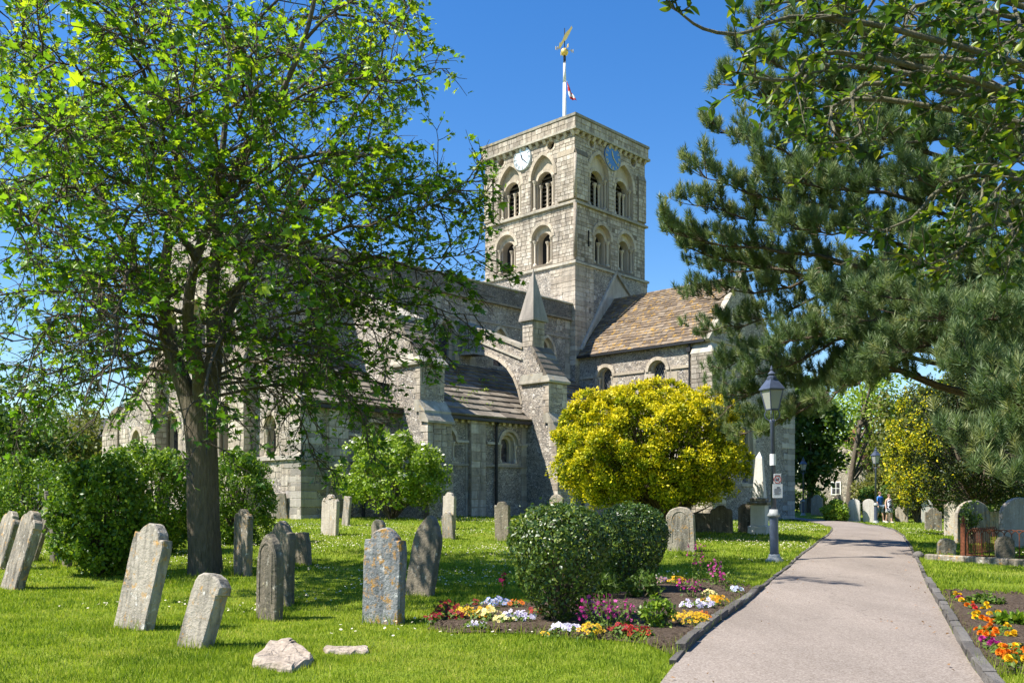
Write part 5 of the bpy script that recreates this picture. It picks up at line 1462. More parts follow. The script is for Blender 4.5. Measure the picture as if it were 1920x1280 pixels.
# yew at the right, gold only along its sunlit side
YR = 33.0; p = g_at((1822 - 960) / FOC * YR, YR)
def build_dark_yew():
    t = thing('yew_tree', 'dense dark yew with a golden edge behind the railed tomb', 'tree', p)
    c = np.array((0.2, 0, 3.1)); r = np.array((2.95, 2.7, 2.7))
    P, e, rad, C = clumps(c, r, 430, .36, 135, 2.4, -.8, (.62, 1.02), .2, .05)
    k = P[:, 2] > .95; P, e, rad = P[k], e[k], rad[k]; n = len(P)
    fr = frames(e * .35 + RNG.normal(size=(n, 3)) * .5, unit(e + RNG.normal(size=(n, 3)) * .5)); s = RNG.uniform(.06, .12, n)
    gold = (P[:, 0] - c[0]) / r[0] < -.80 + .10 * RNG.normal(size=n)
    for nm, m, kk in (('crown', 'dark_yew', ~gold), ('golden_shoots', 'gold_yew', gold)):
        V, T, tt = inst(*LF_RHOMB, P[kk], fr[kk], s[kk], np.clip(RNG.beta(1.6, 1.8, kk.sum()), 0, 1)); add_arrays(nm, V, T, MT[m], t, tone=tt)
    w = [tube_arr(spline([(.2, 0, -.1), (.2, 0, 1.2), (.1, 0, 2.6)], 8), np.linspace(.26, .16, 8), 10)]
    for q in C[::6]: w.append(tube_arr(spline([(.2, 0, 1.0), np.array((.2, 0, 1.2)) * .5 + q * .5, q], 6), np.linspace(.06, .01, 6), 5))
    V, T, tt = join(w); add_arrays('trunk', V, T, MT['pine_bark'], t, tone=tt)
build_dark_yew()
# elder in flower against the church, evergreens round the tree
p = g_at((735 - 960) / FOC * 36.0, 36.0); shrub('elder_bush', 'bright green elder bush with cream flower heads before the choir wall', 'bush', p, (2.05, 1.7, 1.5), 1.72, 240, .33, 70, LF_OVATE, (.09, .17), 'elder_leaf', 2.0, -.75, (.6, 1.05), 6, flowers=260, tip=.4, lump=.10)
p = gp(190, 1078); shrub('leafy_bush', 'dark glossy bush touching the grass beside the leaning headstones', 'bush', p, (.78, .7, .98), 1.05, 260, .17, 62, LF_OVATE, (.06, .11), 'box_leaf', 2.2, -.95, (.7, 1.05), 5, tone=(1.5, 1.7), lump=.06)
p = g_at((275 - 960) / FOC * 21.0, 21.0); shrub('leafy_bush', 'tall light green bush between the dark bush and the trunk', 'bush', p, (1.12, .9, 1.2), 1.2, 270, .2, 66, LF_OVATE, (.06, .11), 'box_leaf', 2.3, -.95, (.7, 1.03), 5, lump=.05)
p = g_at((446 - 960) / FOC * 24.0, 24.0); shrub('leafy_bush', 'rounded bright green bush just behind and to one side of the trunk', 'bush', p, (.88, .8, 1.18), 1.15, 240, .18, 66, LF_OVATE, (.055, .10), 'box_leaf', 2.3, -.95, (.7, 1.02), 5, tip=.2)
p = g_at((50 - 960) / FOC * 30.0, 30.0); shrub('leafy_bush', 'loose bush at the edge of the view behind leaning stones', 'bush', p, (1.5, 1.1, 1.05), 1.1, 130, .34, 46, LF_OVATE, (.09, .15), 'box_leaf', 2.0, -.9, (.65, 1.05), 5)
p = g_at(bgx(1566, 52.5), 52.5); shrub('leafy_bush', 'low sunny bush among pale headstones beyond the bend', 'bush', p, (.68, .6, .62), .55, 60, .2, 36, LF_OVATE, (.12, .2), 'elder_leaf', 2.0, -.9, (.6, 1.0), 4)
p = gp(1000, 1140) ; shrub('garden_plant', 'feathery green plant in shade between the clipped evergreens', 'plant', gp(1120, 1128), (.28, .24, .2), .2, 40, .09, 26, LF_STRAP, (.08, .16), 'weed_leaf', 2, -.9, (.4, 1), 3)
shrub('garden_plant', 'leafy green plant on bare soil beside the second evergreen', 'plant', gp(1205, 1128), (.2, .2, .2), .2, 34, .09, 24, LF_OVATE, (.04, .08), 'weed_leaf', 2, -.9, (.4, 1), 3)
shrub('garden_plant', 'small rose like plant standing alone on bare soil', 'plant', gp(1235, 1184), (.17, .17, .16), .17, 34, .06, 20, LF_OVATE, (.035, .065), 'box_leaf', 2, -.9, (.4, 1), 3)
shrub('garden_plant', 'broad leaved rosette in the marigold bed', 'plant', gp(1908, 1180), (.2, .16, .06), .06, 22, .05, 14, LF_OVATE, (.06, .11), 'box_leaf', 2, -.5, (.4, 1), 3)
shrub('garden_plant', 'small mixed plant behind the marigold rows', 'plant', gp(1850, 1140), (.17, .14, .09), .08, 22, .05, 14, LF_OVATE, (.04, .08), 'weed_leaf', 2, -.5, (.4, 1), 3)
shrub('climbing_shrub', 'leafy shrub climbing the big stone inside the railing', 'plant', gp(1822, 1020), (.3, .2, .48), .75, 34, .12, 22, LF_OVATE, (.05, .09), 'tree_leaf', 2, -.95, (.4, 1), 4)

# --- trees beyond the churchyard
def bg_tree(name, label, X, Y, h, r, mat, nl, per, size, trunk=.22, crown_lo=.3, tone=(1.5, 1.7), seedv=0, lean=0.0, group='trees beyond the churchyard', lr=.8, limbs=14, shell=(.35, 1.0), leaf=LF_RHOMB, rz=None):
    b = g_at(X, Y); t = thing(name, label, 'tree', b, 0, group)
    cz = h * (crown_lo + 1) / 2; rz = rz or h * (1 - crown_lo) / 2
    P, e, rad, C = clumps((lean, 0, cz), (r, r * .85, rz), nl, lr, per, 2.0, -1, shell, .2, .12)
    n = len(P); tn = np.clip(RNG.beta(*tone, n), 0, 1)
    V, T, tt = inst(*leaf, P, frames(e * .6 + RNG.normal(size=(n, 3)) * .7), RNG.uniform(*size, n), tn); add_arrays('crown', V, T, MT[mat], t, tone=tt)
    st = spline([(0, 0, -.2), (lean * .15, 0, h * .25), (lean * .5, .1, h * .55), (lean, 0, h * .85)], 12)
    w = [tube_arr(st, np.linspace(trunk, trunk * .25, 12), 9)]
    for i in range(limbs):
        q = C[RNG.integers(len(C))]; a, _ = on(st, RNG.uniform(.2, .8)); w.append(tube_arr(spline([a, a * .5 + q * .5 + (0, 0, -.2), q], 7), np.linspace(trunk * .4, .03, 7), 5))
    V, T, tt = join(w); add_arrays('trunk', V, T, MT['plane_bark'], t, tone=tt)
    return t
bg_tree('dark_tree', 'dark green leafy tree hard against the end of the transept', bgx(1520, 66), 66, 9.8, 2.4, 'tree_leaf', 150, 42, (.3, .5), .3, .17, (1.4, 2.2))
bg_tree('slender_tree', 'slender pale trunked tree with light spring leaves before the cottage', bgx(1590, 70), 70, 13, 3.0, 'elder_leaf', 62, 26, (.22, .38), .28, .25, lean=2.2, lr=.9)
bg_tree('slender_tree', 'thin leaning tree rising above the cottage roof', bgx(1645, 74), 74, 13, 3.2, 'elder_leaf', 62, 26, (.22, .38), .26, .2, lean=-1.6, lr=.9)
bg_tree('slender_tree', 'sparse tree with crossing stems above the second lamp', bgx(1625, 82), 82, 14, 3.4, 'elder_leaf', 60, 26, (.24, .4), .26, .2, lean=.8, lr=.9)
bg_tree('olive_tree', 'olive green dense tree between sparse stems and golden yew', bgx(1715, 68), 68, 10, 3.6, 'olive_leaf', 130, 40, (.22, .4), .3, .04, lr=.95)
bg_tree('broad_tree', 'mid green tree filling the gap behind the dark yew', bgx(1850, 75), 75, 12, 6.5, 'tree_leaf', 150, 40, (.35, .6), .35, .05, lr=1.3)
bg_tree('broad_tree', 'tall green tree rising behind the weeping bushes', bgx(1770, 90), 90, 13, 6, 'olive_leaf', 140, 40, (.4, .65), .35, .05, lr=1.3)
bg_tree('broad_tree', 'far tree behind the pine at the picture edge', bgx(1985, 62), 62, 11, 5.5, 'tree_leaf', 120, 40, (.35, .6), .35, .05, lr=1.3)
p = gp(1655, 974); p = g_at(bgx(1655, 60), 60); shrub('weeping_bush', 'pale green weeping bush behind the walking couple', 'bush', p, (1.75, 1.4, 1.5), 1.35, 110, .4, 50, LF_RHOMB, (.14, .26), 'olive_leaf', 2, -.95, (.6, 1.02), 4, tone=(2, 1.3))
p = g_at(bgx(1715, 52), 52); shrub('weeping_bush', 'weeping small tree with arching branches on a thin trunk', 'tree', p, (1.15, 1.0, .8), 1.75, 80, .34, 46, LF_RHOMB, (.12, .22), 'olive_leaf', 2, -.9, (.6, 1.05), 1, trunk_r=.16)
p = g_at(bgx(1760, 58), 58); shrub('hedge', 'dark green hedge along the far side of the graves', 'hedge', p, (4.6, 1.2, 1.3), 1.2, 150, .5, 44, LF_RHOMB, (.2, .34), 'tree_leaf', 3, -.95, (.6, 1.02), 4)
p = g_at(bgx(1508, 70), 70); shrub('hedge', 'low dark hedge at the foot of the dark tree', 'hedge', p, (1.6, .8, .7), .7, 60, .35, 36, LF_RHOMB, (.16, .28), 'tree_leaf', 3, -.95, (.6, 1.02), 4)
# left side beyond the lawn
for (px, Y, h, r, mt, lb) in ((30, 62, 7.0, 4.6, 'tree_leaf', 'bushy tree at the far edge beside the fence panels'), (150, 66, 6.6, 4.2, 'olive_leaf', 'browny green tree against the far house'), (-90, 58, 9, 5, 'tree_leaf', 'dense tree outside the edge of the lawn'), (95, 80, 8.5, 5.5, 'olive_leaf', 'hazy olive tree rising behind the fence')):
    bg_tree('bushy_tree', lb, bgx(px, Y), Y, h, r, mt, 120, 42, (.25, .45), .25, .03, lr=1.0, group='trees beyond the fence')

# ------------------------------------------------------------------ headstones
def prof(kind, w, h):
    """outline of a stone, u across and v up, starting bottom right, anticlockwise"""
    a = w / 2; s = .16 * w
    def arc(cx, cy, r, a0, a1, n): return [(cx + r * math.cos(R(a0 + (a1 - a0) * i / n)), cy + r * math.sin(R(a0 + (a1 - a0) * i / n))) for i in range(n + 1)]
    if kind == 'shoulder':
        r = a - s; return [(a, -.3), (a, h - r - .02), (a - s * .15, h - r + .05), (a - s, h - r + .05)] + arc(0, h - r, r, 8, 172, 10) + [(-a + s, h - r + .05), (-a + s * .15, h - r + .05), (-a, h - r - .02), (-a, -.3)]
    if kind == 'round': return [(a, -.3)] + arc(0, h - a * .75, a, 0, 180, 12)[0:0] + [(a * math.cos(R(t)), h - a * .8 + a * .8 * math.sin(R(t))) for t in np.linspace(0, 180, 13)] + [(-a, -.3)]
    if kind == 'gothic': 
        q = 1.25 * w; pts = [(a - (1 - math.sqrt(max(0, 1 - (t) ** 2))) * 0, 0) for t in ()]
        return [(a, -.3), (a, h - q * .8)] + [(a * (1 - (t ** 2.1)), h - q * .8 + q * .8 * (1 - (1 - t) ** 1.25) ) for t in np.linspace(.12, 1, 8)] + [(-a * (1 - (t ** 2.1)), h - q * .8 + q * .8 * (1 - (1 - t) ** 1.25)) for t in np.linspace(.9, .12, 7)] + [(-a, h - q * .8), (-a, -.3)]
    if kind == 'scallop':
        r1 = .30 * w; r2 = .18 * w; y = h - r1
        return [(a, -.3), (a, y - r2 * .3)] + arc(a - r2, y - r2 * .2, r2, 0, 150, 6) + arc(0, y, r1, 25, 155, 8) + arc(-a + r2, y - r2 * .2, r2, 30, 180, 6) + [(-a, y - r2 * .3), (-a, -.3)]
    if kind == 'pediment': return [(a, -.3), (a, h - .32 * w), (a * .72, h - .30 * w), (a * .5, h - .12 * w), (0, h), (-a * .5, h - .12 * w), (-a * .72, h - .30 * w), (-a, h - .32 * w), (-a, -.3)]
    if kind == 'ears': return [(a * .86, -.3), (a * .86, h - .42 * w), (a, h - .40 * w), (a, h - .22 * w), (a * .55, h - .05 * w), (a * .1, h), (-a * .4, h - .03 * w), (-a * .8, h - .14 * w), (-a * .88, h - .3 * w), (-a * .86, -.3)]
    if kind == 'broken': return [(a, -.3), (a, h * .55), (a * .72, h * .98), (a * .2, h), (-a * .9, h * .95), (-a, h * .7), (-a, -.3)]
    if kind == 'flat': return [(a, -.3), (a, h), (-a, h), (-a, -.3)]
    if kind == 'ogee': return [(a, -.3), (a, h - .55 * w), (a * .8, h - .45 * w), (a * .62, h - .2 * w), (a * .25, h - .1 * w), (0, h), (-a * .25, h - .1 * w), (-a * .62, h - .2 * w), (-a * .8, h - .45 * w), (-a, h - .55 * w), (-a, -.3)]
HEADS = []
EAST_YAW = math.atan2(EAX.x, -EAX.y)
def headstone(label, bx, by, top, wpx, kind, mat, lean=0.0, yaw=None, thick=.11, pitch=0.0, group='headstones in the churchyard', panel=False, Y=None):
    """bx, by: foot of the stone in the photograph; top: row of its top; wpx: its width there"""
    b = gp(bx, by) if Y is None else g_at((bx - 960) / FOC * Y, Y)
    d = b.y; h = (by - top) * d / FOC if Y is None else EYE + (HZN - top) * d / FOC - b.z
    yw = R(yaw) if yaw is not None else -R(38)
    # width seen along the line of sight
    wd = Vector((math.cos(yw), math.sin(yw))); vd = Vector((b.x, b.y)).normalized(); f = abs(wd.x * vd.y - wd.y * vd.x)
    w = max(.25, (wpx * d / FOC - thick * math.sqrt(max(0, 1 - f * f))) / max(f, .35))
    mb = MB(); P0 = prof(kind, w, h); P = []
    for i in range(len(P0)):                     # weathered, slightly nibbled outline
        a, c2 = Vector(P0[i]), Vector(P0[(i + 1) % len(P0)]); k = max(1, int((c2 - a).length / .09))
        for j in range(k):
            q = a.lerp(c2, j / k); up = max(0, q.y / h); P.append((q.x + random.uniform(-1, 1) * .009 * up, q.y + random.uniform(-1.4, .5) * .009 * up))
    n = len(P); c = .016; cx = sum(q[0] for q in P) / n; cy = h * .5
    def ins(q, k): v = Vector((q[0] - 0, q[1] - cy)); return (q[0] * (1 - k / (w / 2)), cy + v.y * (1 - k / (h / 2)))
    rings = [([ins(q, c) for q in P], -thick / 2), (P, -thick / 2 + c), (P, thick / 2 - c), ([ins(q, c) for q in P], thick / 2)]
    V = []; F = []
    for R_, y in rings: V += [(u + random.uniform(-.004, .004), y, v + random.uniform(-.004, .004)) for u, v in R_]
    F += [list(range(n)), list(range(3 * n, 4 * n))[::-1]]
    for a in range(3):
        for i in range(n): j = (i + 1) % n; F.append([a * n + j, a * n + i, a * n + n + i, a * n + n + j])
    mb.add(V, F, .3 + .4 * random.random())
    if panel:                                    # arched moulding round a sunk panel
        hw = w * .31; vs_ = h - w * (.62 if kind == 'gothic' else .52); pts = [(hw, h * .22), (hw, vs_)] + [(hw * math.cos(R(t)), vs_ + hw * 1.15 * math.sin(R(t))) for t in np.linspace(0, 180, 11)[1:-1]] + [(-hw, vs_), (-hw, h * .22)]
        mb.tube([(u, -thick / 2 + .004, v) for u, v in pts], .016, 6)
    o = mb.build('headstone', MT[mat])
    o.location = b
    o.rotation_euler = (Matrix.Rotation(R(lean), 3, 'Y') @ Matrix.Rotation(R(pitch), 3, 'X') @ Matrix.Rotation(yw, 3, 'Z')).to_euler()
    HEADS.append((b.x, b.y, w))
    return tag(o, label, 'headstone', group)

HS = headstone
HS('tall mottled headstone leaning right, nearest the dark bush', 250, 1178, 976, 72, 'shoulder', 'headstone', 12.5, -34, .13)
HS('short leaning headstone with chipped shoulders and orange lichen, nearest the lawn edge', 365, 1212, 1069, 74, 'ears', 'headstone', 16, -30, .15)
HS('dark narrow pointed headstone in front of the pedimented one', 505, 1162, 1000, 52, 'gothic', 'headstone_brown', 1, -42, .12, panel=True)
HS('tall cracked brown headstone with pointed top behind the dark narrow one', 527, 1134, 976, 50, 'pediment', 'headstone_brown', 1, -42, .12)
HS('small broken stone with a slanting side behind the pointed pair', 566, 1058, 996, 38, 'broken', 'headstone_brown', -1, -40, .12)
HS('scallop topped headstone with yellow lichen next to the trunk', 455, 1078, 953, 36, 'scallop', 'headstone', 1, -46, .12)
HS('large headstone blotched with orange lichen, alone at the front of the lawn', 718, 1168, 989, 82, 'shoulder', 'headstone_lichen', 2, -30, .13)
HS('tall dark oval headstone leaning behind the lichen blotched one', 786, 1116, 964, 58, 'gothic', 'headstone_brown', 9, -36, .12)
HS('small pale headstone peeping out behind the lichen blotched one', 708, 1042, 973, 28, 'round', 'headstone', 2, -36, .1)
HS('pale pinkish headstone with scalloped top before the choir corner', 618, 1003, 926, 34, 'scallop', 'headstone_pale', 2, -42, .12)
HS('tall pale stone half hidden by the elder bush', 842, 992, 922, 26, 'shoulder', 'headstone_pale', 1, -40, .12)
HS('short stone standing before the tall one beside the elder', 842, 1010, 959, 26, 'shoulder', 'headstone', -3, -40, .12)
HS('brown shouldered headstone alone on the sunny grass before the drainpipe', 943, 1014, 939, 31, 'shoulder', 'headstone_brown', -1, -32, .13)
HS('round headstone top showing above the nearer clipped evergreen', 1044, 992, 926, 28, 'round', 'headstone', 0, -36, .1)
HS('low round stone showing between the two clipped evergreens', 1106, 1000, 946, 22, 'round', 'headstone_pale', 0, -36, .1)
HS('broad tan headstone with arched panel beside the darker clipped evergreen', 1279, 1033, 949, 54, 'round', 'headstone', -3, -26, .14, panel=True)
HS('low dark slab between the tan headstone and scalloped one', 1316, 998, 961, 34, 'flat', 'headstone_brown', 0, -20, .2)
HS('dark scalloped headstone in shade under the golden yew', 1353, 999, 946, 42, 'scallop', 'headstone_brown', -1, -22, .12)
HS('dark round topped headstone next to the obelisk', 1400, 999, 943, 32, 'round', 'headstone_brown', 0, -20, .12)
HS('grey slab leaning on the choir east wall', 527, 973, 923, 30, 'flat', 'headstone', -5, -40, .09, pitch=8)
HS('tall grey slab standing flat on the shaded choir wall', 576, 969, 916, 24, 'flat', 'headstone', 0, 40, .08)
HS('narrow stone leaning in shade behind the scalloped pale one', 648, 985, 930, 16, 'flat', 'headstone', 5, -50, .1)
# left group
HS('long leaning stone at the very edge of the view', -6, 1066, 953, 36, 'scallop', 'headstone', 17, -44, .13)
HS('long stone leaning hard right with striped bark shadows', 22, 1104, 952, 42, 'scallop', 'headstone', 17, -44, .14)
HS('rounded stone leaning behind the two long leaning stones', 58, 1052, 942, 24, 'round', 'headstone_brown', 18, -46, .1)
HS('upright narrow stone with rounded top beside the dark bush', 103, 1056, 948, 22, 'gothic', 'headstone_brown', -2, -52, .12)
HS('shorter stone partly hidden by the dark bush', 126, 1062, 963, 24, 'round', 'headstone_brown', -2, -52, .1)
HS('thin stone rising behind the upright narrow one', 93, 1010, 919, 12, 'gothic', 'headstone_brown', -4, -56, .1)
# right of the path
HS('orange tinted headstone standing clear on the grass right of the path', 1750, 994, 951, 30, 'shoulder', 'headstone', 0, -14, .14)
HS('tall pale headstone beside the broad one with red edge', 1784, 1005, 939, 26, 'shoulder', 'headstone_pale', 0, -40, .13)
HS('broad grey headstone with curved top behind the rusty railing', 1823, 1018, 937, 62, 'round', 'headstone', 0, 18, .14)
HS('plain grey headstone in shade between the two broad ones', 1866, 1006, 958, 30, 'flat', 'headstone', 0, 10, .12)
HS('very large grey headstone at the picture edge behind the railing', 1912, 1026, 932, 66, 'round', 'headstone_pale', -2, 16, .15)
HS('low rounded stone at the corner of the grave kerb', 1774, 1040, 1008, 34, 'round', 'headstone', 3, -10, .14)
HS('small rounded stone just inside the rusty railing', 1884, 1056, 1004, 34, 'round', 'headstone_brown', 0, -10, .13)
HS('white headstone with carved head behind the orange tinted one', 1738, 980, 936, 20, 'shoulder', 'headstone_white', 0, -20, .14)
HS('fallen dark slab tilted before the white headstone', 1727, 978, 960, 16, 'flat', 'headstone_brown', 34, -30, .12)
HS('pale round topped headstone nearer the low sunny bush', 1602, 970, 935, 22, 'round', 'headstone_white', 0, -36, .14, Y=53.0)
HS('pale round topped headstone nearer the second lamp post', 1629, 971, 935, 22, 'round', 'headstone_white', 0, -36, .14, Y=53.0)
HS('brown headstone between the walking couple', 1664, 974, 947, 19, 'shoulder', 'headstone_brown', 0, -36, .14, Y=53.0)
HS('grey headstone with small pointed crest beside the walking woman', 1691, 975, 942, 23, 'ogee', 'headstone', 0, -36, .14, Y=53.0)
HS('pale headstone with a shaded face near the third lamp post', 1532, 965, 927, 22, 'pediment', 'headstone_pale', 0, -28, .4)
HS('small white stone behind the third lamp post', 1508, 961, 934, 16, 'round', 'headstone_white', 0, -14, .14)
HS('weathered stub behind the low sunny bush', 1572, 958, 926, 16, 'round', 'headstone', 0, -14, .14)

# fallen stones in the grass
def flat_stone(label, pix, h):
    P0 = [gp(*q) for q in pix]; P = []
    for i in range(len(P0)):
        for j in range(4): q = P0[i].lerp(P0[(i + 1) % len(P0)], j / 4); P.append(q + Vector((random.uniform(-.018, .018), random.uniform(-.03, .03), 0)))
    c = sum(P, Vector()) / len(P); n = len(P)
    mb = MB(); V = []
    for k, z in ((1.0, -.05), (1.0, h * .55), (.965, h * .85), (.88, h), (.45, h * 1.1)):
        V += [((q.x - c.x) * k, (q.y - c.y) * k, z + (.05 * (q.y - c.y) if z > 0 else 0) + random.uniform(-.012, .012)) for q in P]
    F = [list(range(n))[::-1], list(range(4 * n, 5 * n))]
    for a in range(4): F += [[a * n + i, a * n + (i + 1) % n, a * n + n + (i + 1) % n, a * n + n + i] for i in range(n)]
    mb.add(V, F, .6); o = mb.build('stone_slab', MT['fallen_stone']); o.location = c
    tag(o, label, 'stone slab', 'stones lying flat in the lawn')
flat_stone('large pale broken stone lying flat on the front lawn', ((468, 1250), (548, 1262), (588, 1243), (556, 1222), (548, 1216), (505, 1222)), .09)
flat_stone('small pale stone nearly buried in the lawn grass', ((606, 1224), (650, 1228), (690, 1225), (688, 1218), (610, 1217)), .035)

# obelisk
def build_obelisk():
    b = gp(1424, 1001); k = b.y / FOC
    t = thing('obelisk', 'slender pale stone obelisk on a stepped pedestal', 'monument', b, R(-30))
    z = lambda py: (1001 - py) * k
    m = MB(); m.box((-.3, -.3, -.2), (.3, .3, z(985)), cham=.02); m.build('plinth', MT['white_stone'], t)
    m = MB(); m.box((-.23, -.23, z(985)), (.23, .23, z(946)), cham=.015); m.build('pedestal', MT['white_stone'], t)
    m = MB(); m.box((-.33, -.33, z(946)), (.33, .33, z(940)), cham=.02); m.box((-.25, -.25, z(940)), (.25, .25, z(933)), cham=.02); m.build('cornice', MT['headstone'], t)
    m = MB(); a, c = .19, .10; z0, z1, z2 = z(934), z(858), z(846)
    m.add([(-a, -a, z0), (a, -a, z0), (a, a, z0), (-a, a, z0), (-c, -c, z1), (c, -c, z1), (c, c, z1), (-c, c, z1), (0, 0, z2)], [[0, 1, 5, 4], [1, 2, 6, 5], [2, 3, 7, 6], [3, 0, 4, 7], [4, 5, 8], [5, 6, 8], [6, 7, 8], [7, 4, 8]], .8)
    m.build('shaft', MT['white_stone'], t)
build_obelisk()

# ------------------------------------------------------------------ lamps, signs
def build_lamp(b, H, label, lean=0.0):
    t = thing('lamp_post', label, 'lamp post', b, R(20), 'lamp posts along the path'); t.rotation_euler = (0, R(lean), R(20))
    s = H / 4.15
    m = MB(); m.lathe([(.20, -.05), (.20, .02), (.14, .07), (.12, .12), (.115, .16)], 16); m.build('base', MT['lead'], t, True); m = MB(); m.lathe([(.125, .96 * s), (.135, 1.0 * s), (.1, 1.05 * s), (.085, 1.12 * s)], 16); m.build('collar', MT['lead'], t, True)
    m = MB(); m.lathe([(.1, .14), (.092, .2), (.092, .95 * s), (.09, .98 * s)], 16); m.lathe([(.056, 1.05 * s), (.047, 2.95 * s), (.06, 2.98 * s), (.06, 3.03 * s), (.03, 3.06 * s)], 14); m.build('column', MT['lamp_paint'], t, True)
    m = MB(); z0, z1 = 3.26 * s, 3.68 * s
    for i in range(4):
        a = R(45 + 90 * i); d = Vector((math.cos(a), math.sin(a), 0))
        m.tube([d * .03 + Vector((0, 0, 3.0 * s)), d * .14 + Vector((0, 0, 3.08 * s)), d * .16 + Vector((0, 0, 3.16 * s)), d * .115 + Vector((0, 0, z0))], .012, 6)
        m.tube([d * .135 + Vector((0, 0, z0)), d * .235 + Vector((0, 0, z1))], .014, 5)
        a2 = R(135 + 90 * i); e = Vector((math.cos(a2), math.sin(a2), 0))
        m.tube([d * .135 + Vector((0, 0, z0)), e * .135 + Vector((0, 0, z0))], .016, 5); m.tube([d * .235 + Vector((0, 0, z1)), e * .235 + Vector((0, 0, z1))], .018, 5)
    m.build('lantern_frame', MT['lamp_paint'], t)
    m = MB(); q = .27
    m.lathe([(q * 1.0, z1), (q * 1.02, z1 + .02), (.13, z1 + .2), (.11, z1 + .23)], 4, a0=R(45)); m.lathe([(.1, z1 + .22), (.1, z1 + .27), (.06, z1 + .3), (.085, z1 + .34), (.05, z1 + .38), (.02, z1 + .41), (.03, z1 + .44), (.008, z1 + .52)], 10); m.build('lantern_roof', MT['lamp_paint'], t)
    for i in range(4):
        a, a2 = R(45 + 90 * i), R(135 + 90 * i); p = MB()
        A = [Vector((math.cos(x), math.sin(x), 0)) for x in (a, a2)]
        V = [A[0] * .125 + Vector((0, 0, z0)), A[1] * .125 + Vector((0, 0, z0)), A[1] * .225 + Vector((0, 0, z1)), A[0] * .225 + Vector((0, 0, z1))]
        inn = [v * .96 + Vector((0, 0, v.z * .04)) for v in V]; p.add(V + inn, [[0, 1, 2, 3], [7, 6, 5, 4]]); p.build('pane', MT['lamp_glass'], t)
    m = MB(); m.lathe([(.02, z0), (.02, z0 + .12), (.05, z0 + .16), (.05, z0 + .3), (.02, z0 + .34)], 8); m.build('burner', MT['white_paint'], t)
    return t
b1 = gp(1452, 1052); build_lamp(b1, (1052 - 690) * b1.y / FOC, 'blue black lamp post with two white notices beside the path', -1.0)
Y2 = 50.6; b2 = g_at(bgx(1642, Y2), Y2); build_lamp(b2, EYE + (HZN - 838) * Y2 / FOC - b2.z, 'lamp post beside the walking couple')
Y3 = 62.5; b3 = g_at(bgx(1506, Y3), Y3); build_lamp(b3, EYE + (HZN - 858) * Y3 / FOC - b3.z, 'farthest lamp post by the end of the transept')
def build_sign(py0, py1, w, label, kind):
    z0 = EYE + (HZN - py1) * b1.y / FOC; z1 = EYE + (HZN - py0) * b1.y / FOC; k = b1.y / FOC
    t = thing('notice', label, 'sign', (b1.x + .02 - (z0 + z1) / 2 * math.tan(R(1.0)) + .05, b1.y - .085, 0), R(8), 'notices on the lamp post')
    m = MB(); m.box((-w / 2, -.006, z0), (w / 2, .006, z1), cham=.002); m.build('board', MT['sign_white'], t)
    m = MB()
    if kind == 'ban':
        c = (z0 + z1) / 2 - .02; n = 24; r = .085
        for i in range(n):
            a, b = 2 * math.pi * i / n, 2 * math.pi * (i + 1) / n
            m.prism([(r * math.cos(a), c + r * math.sin(a)), (r * math.cos(b), c + r * math.sin(b)), (r * .8 * math.cos(b), c + r * .8 * math.sin(b)), (r * .8 * math.cos(a), c + r * .8 * math.sin(a))], lambda u, v, d: Vector((u, -.006 - d, v)), 0, .002)
        m.prism([(-.06, c + .05), (-.05, c + .06), (.06, c - .05), (.05, c - .06)], lambda u, v, d: Vector((u, -.006 - d, v)), 0, .0022)
        m.build('ring', MT['sign_red'], t); m = MB()
        m.prism([(-.045, c - .03), (.02, c - .03), (.045, c + .02), (.03, c + .045), (-.01, c + .01), (-.045, c + .01)], lambda u, v, d: Vector((u, -.006 - d, v)), 0, .0015)
        m.prism(rect(-w * .36, w * .36, z1 - .05, z1 - .028), lambda u, v, d: Vector((u, -.006 - d, v)), 0, .0015)
    else:
        for i, (a, b) in enumerate(((.0, .22), (-.32, .34), (-.36, .36), (-.36, .3), (-.36, .36), (-.36, .1), (-.3, .36), (-.36, .2))):
            v = z1 - .09 - i * (z1 - z0 - .14) / 8; m.prism(rect(w * a if i else -w * .1, w * b, v, v + (.028 if i == 0 else .012)), lambda u, v, d: Vector((u, -.006 - d, v)), 0, .0015)
    m.build('lettering', MT['sign_ink'], t)
build_sign(888, 906, .155 * 1.0, 'small upper notice with a red prohibition ring on the lamp post', 'ban')
build_sign(907, 933, .215, 'larger lower notice with lines of text on the lamp post', 'text')
def build_band():
    z = EYE + (HZN - 872) * b1.y / FOC; m = MB(); m.lathe([(.066, 0), (.066, .24)], 12)
    o = m.build('post_label', MT['sign_white']); o.location = (b1.x - z * math.tan(R(1.0)) * .9, b1.y, z); tag(o, 'small pale band wrapped round the lamp post above the notices', 'label')
build_band()

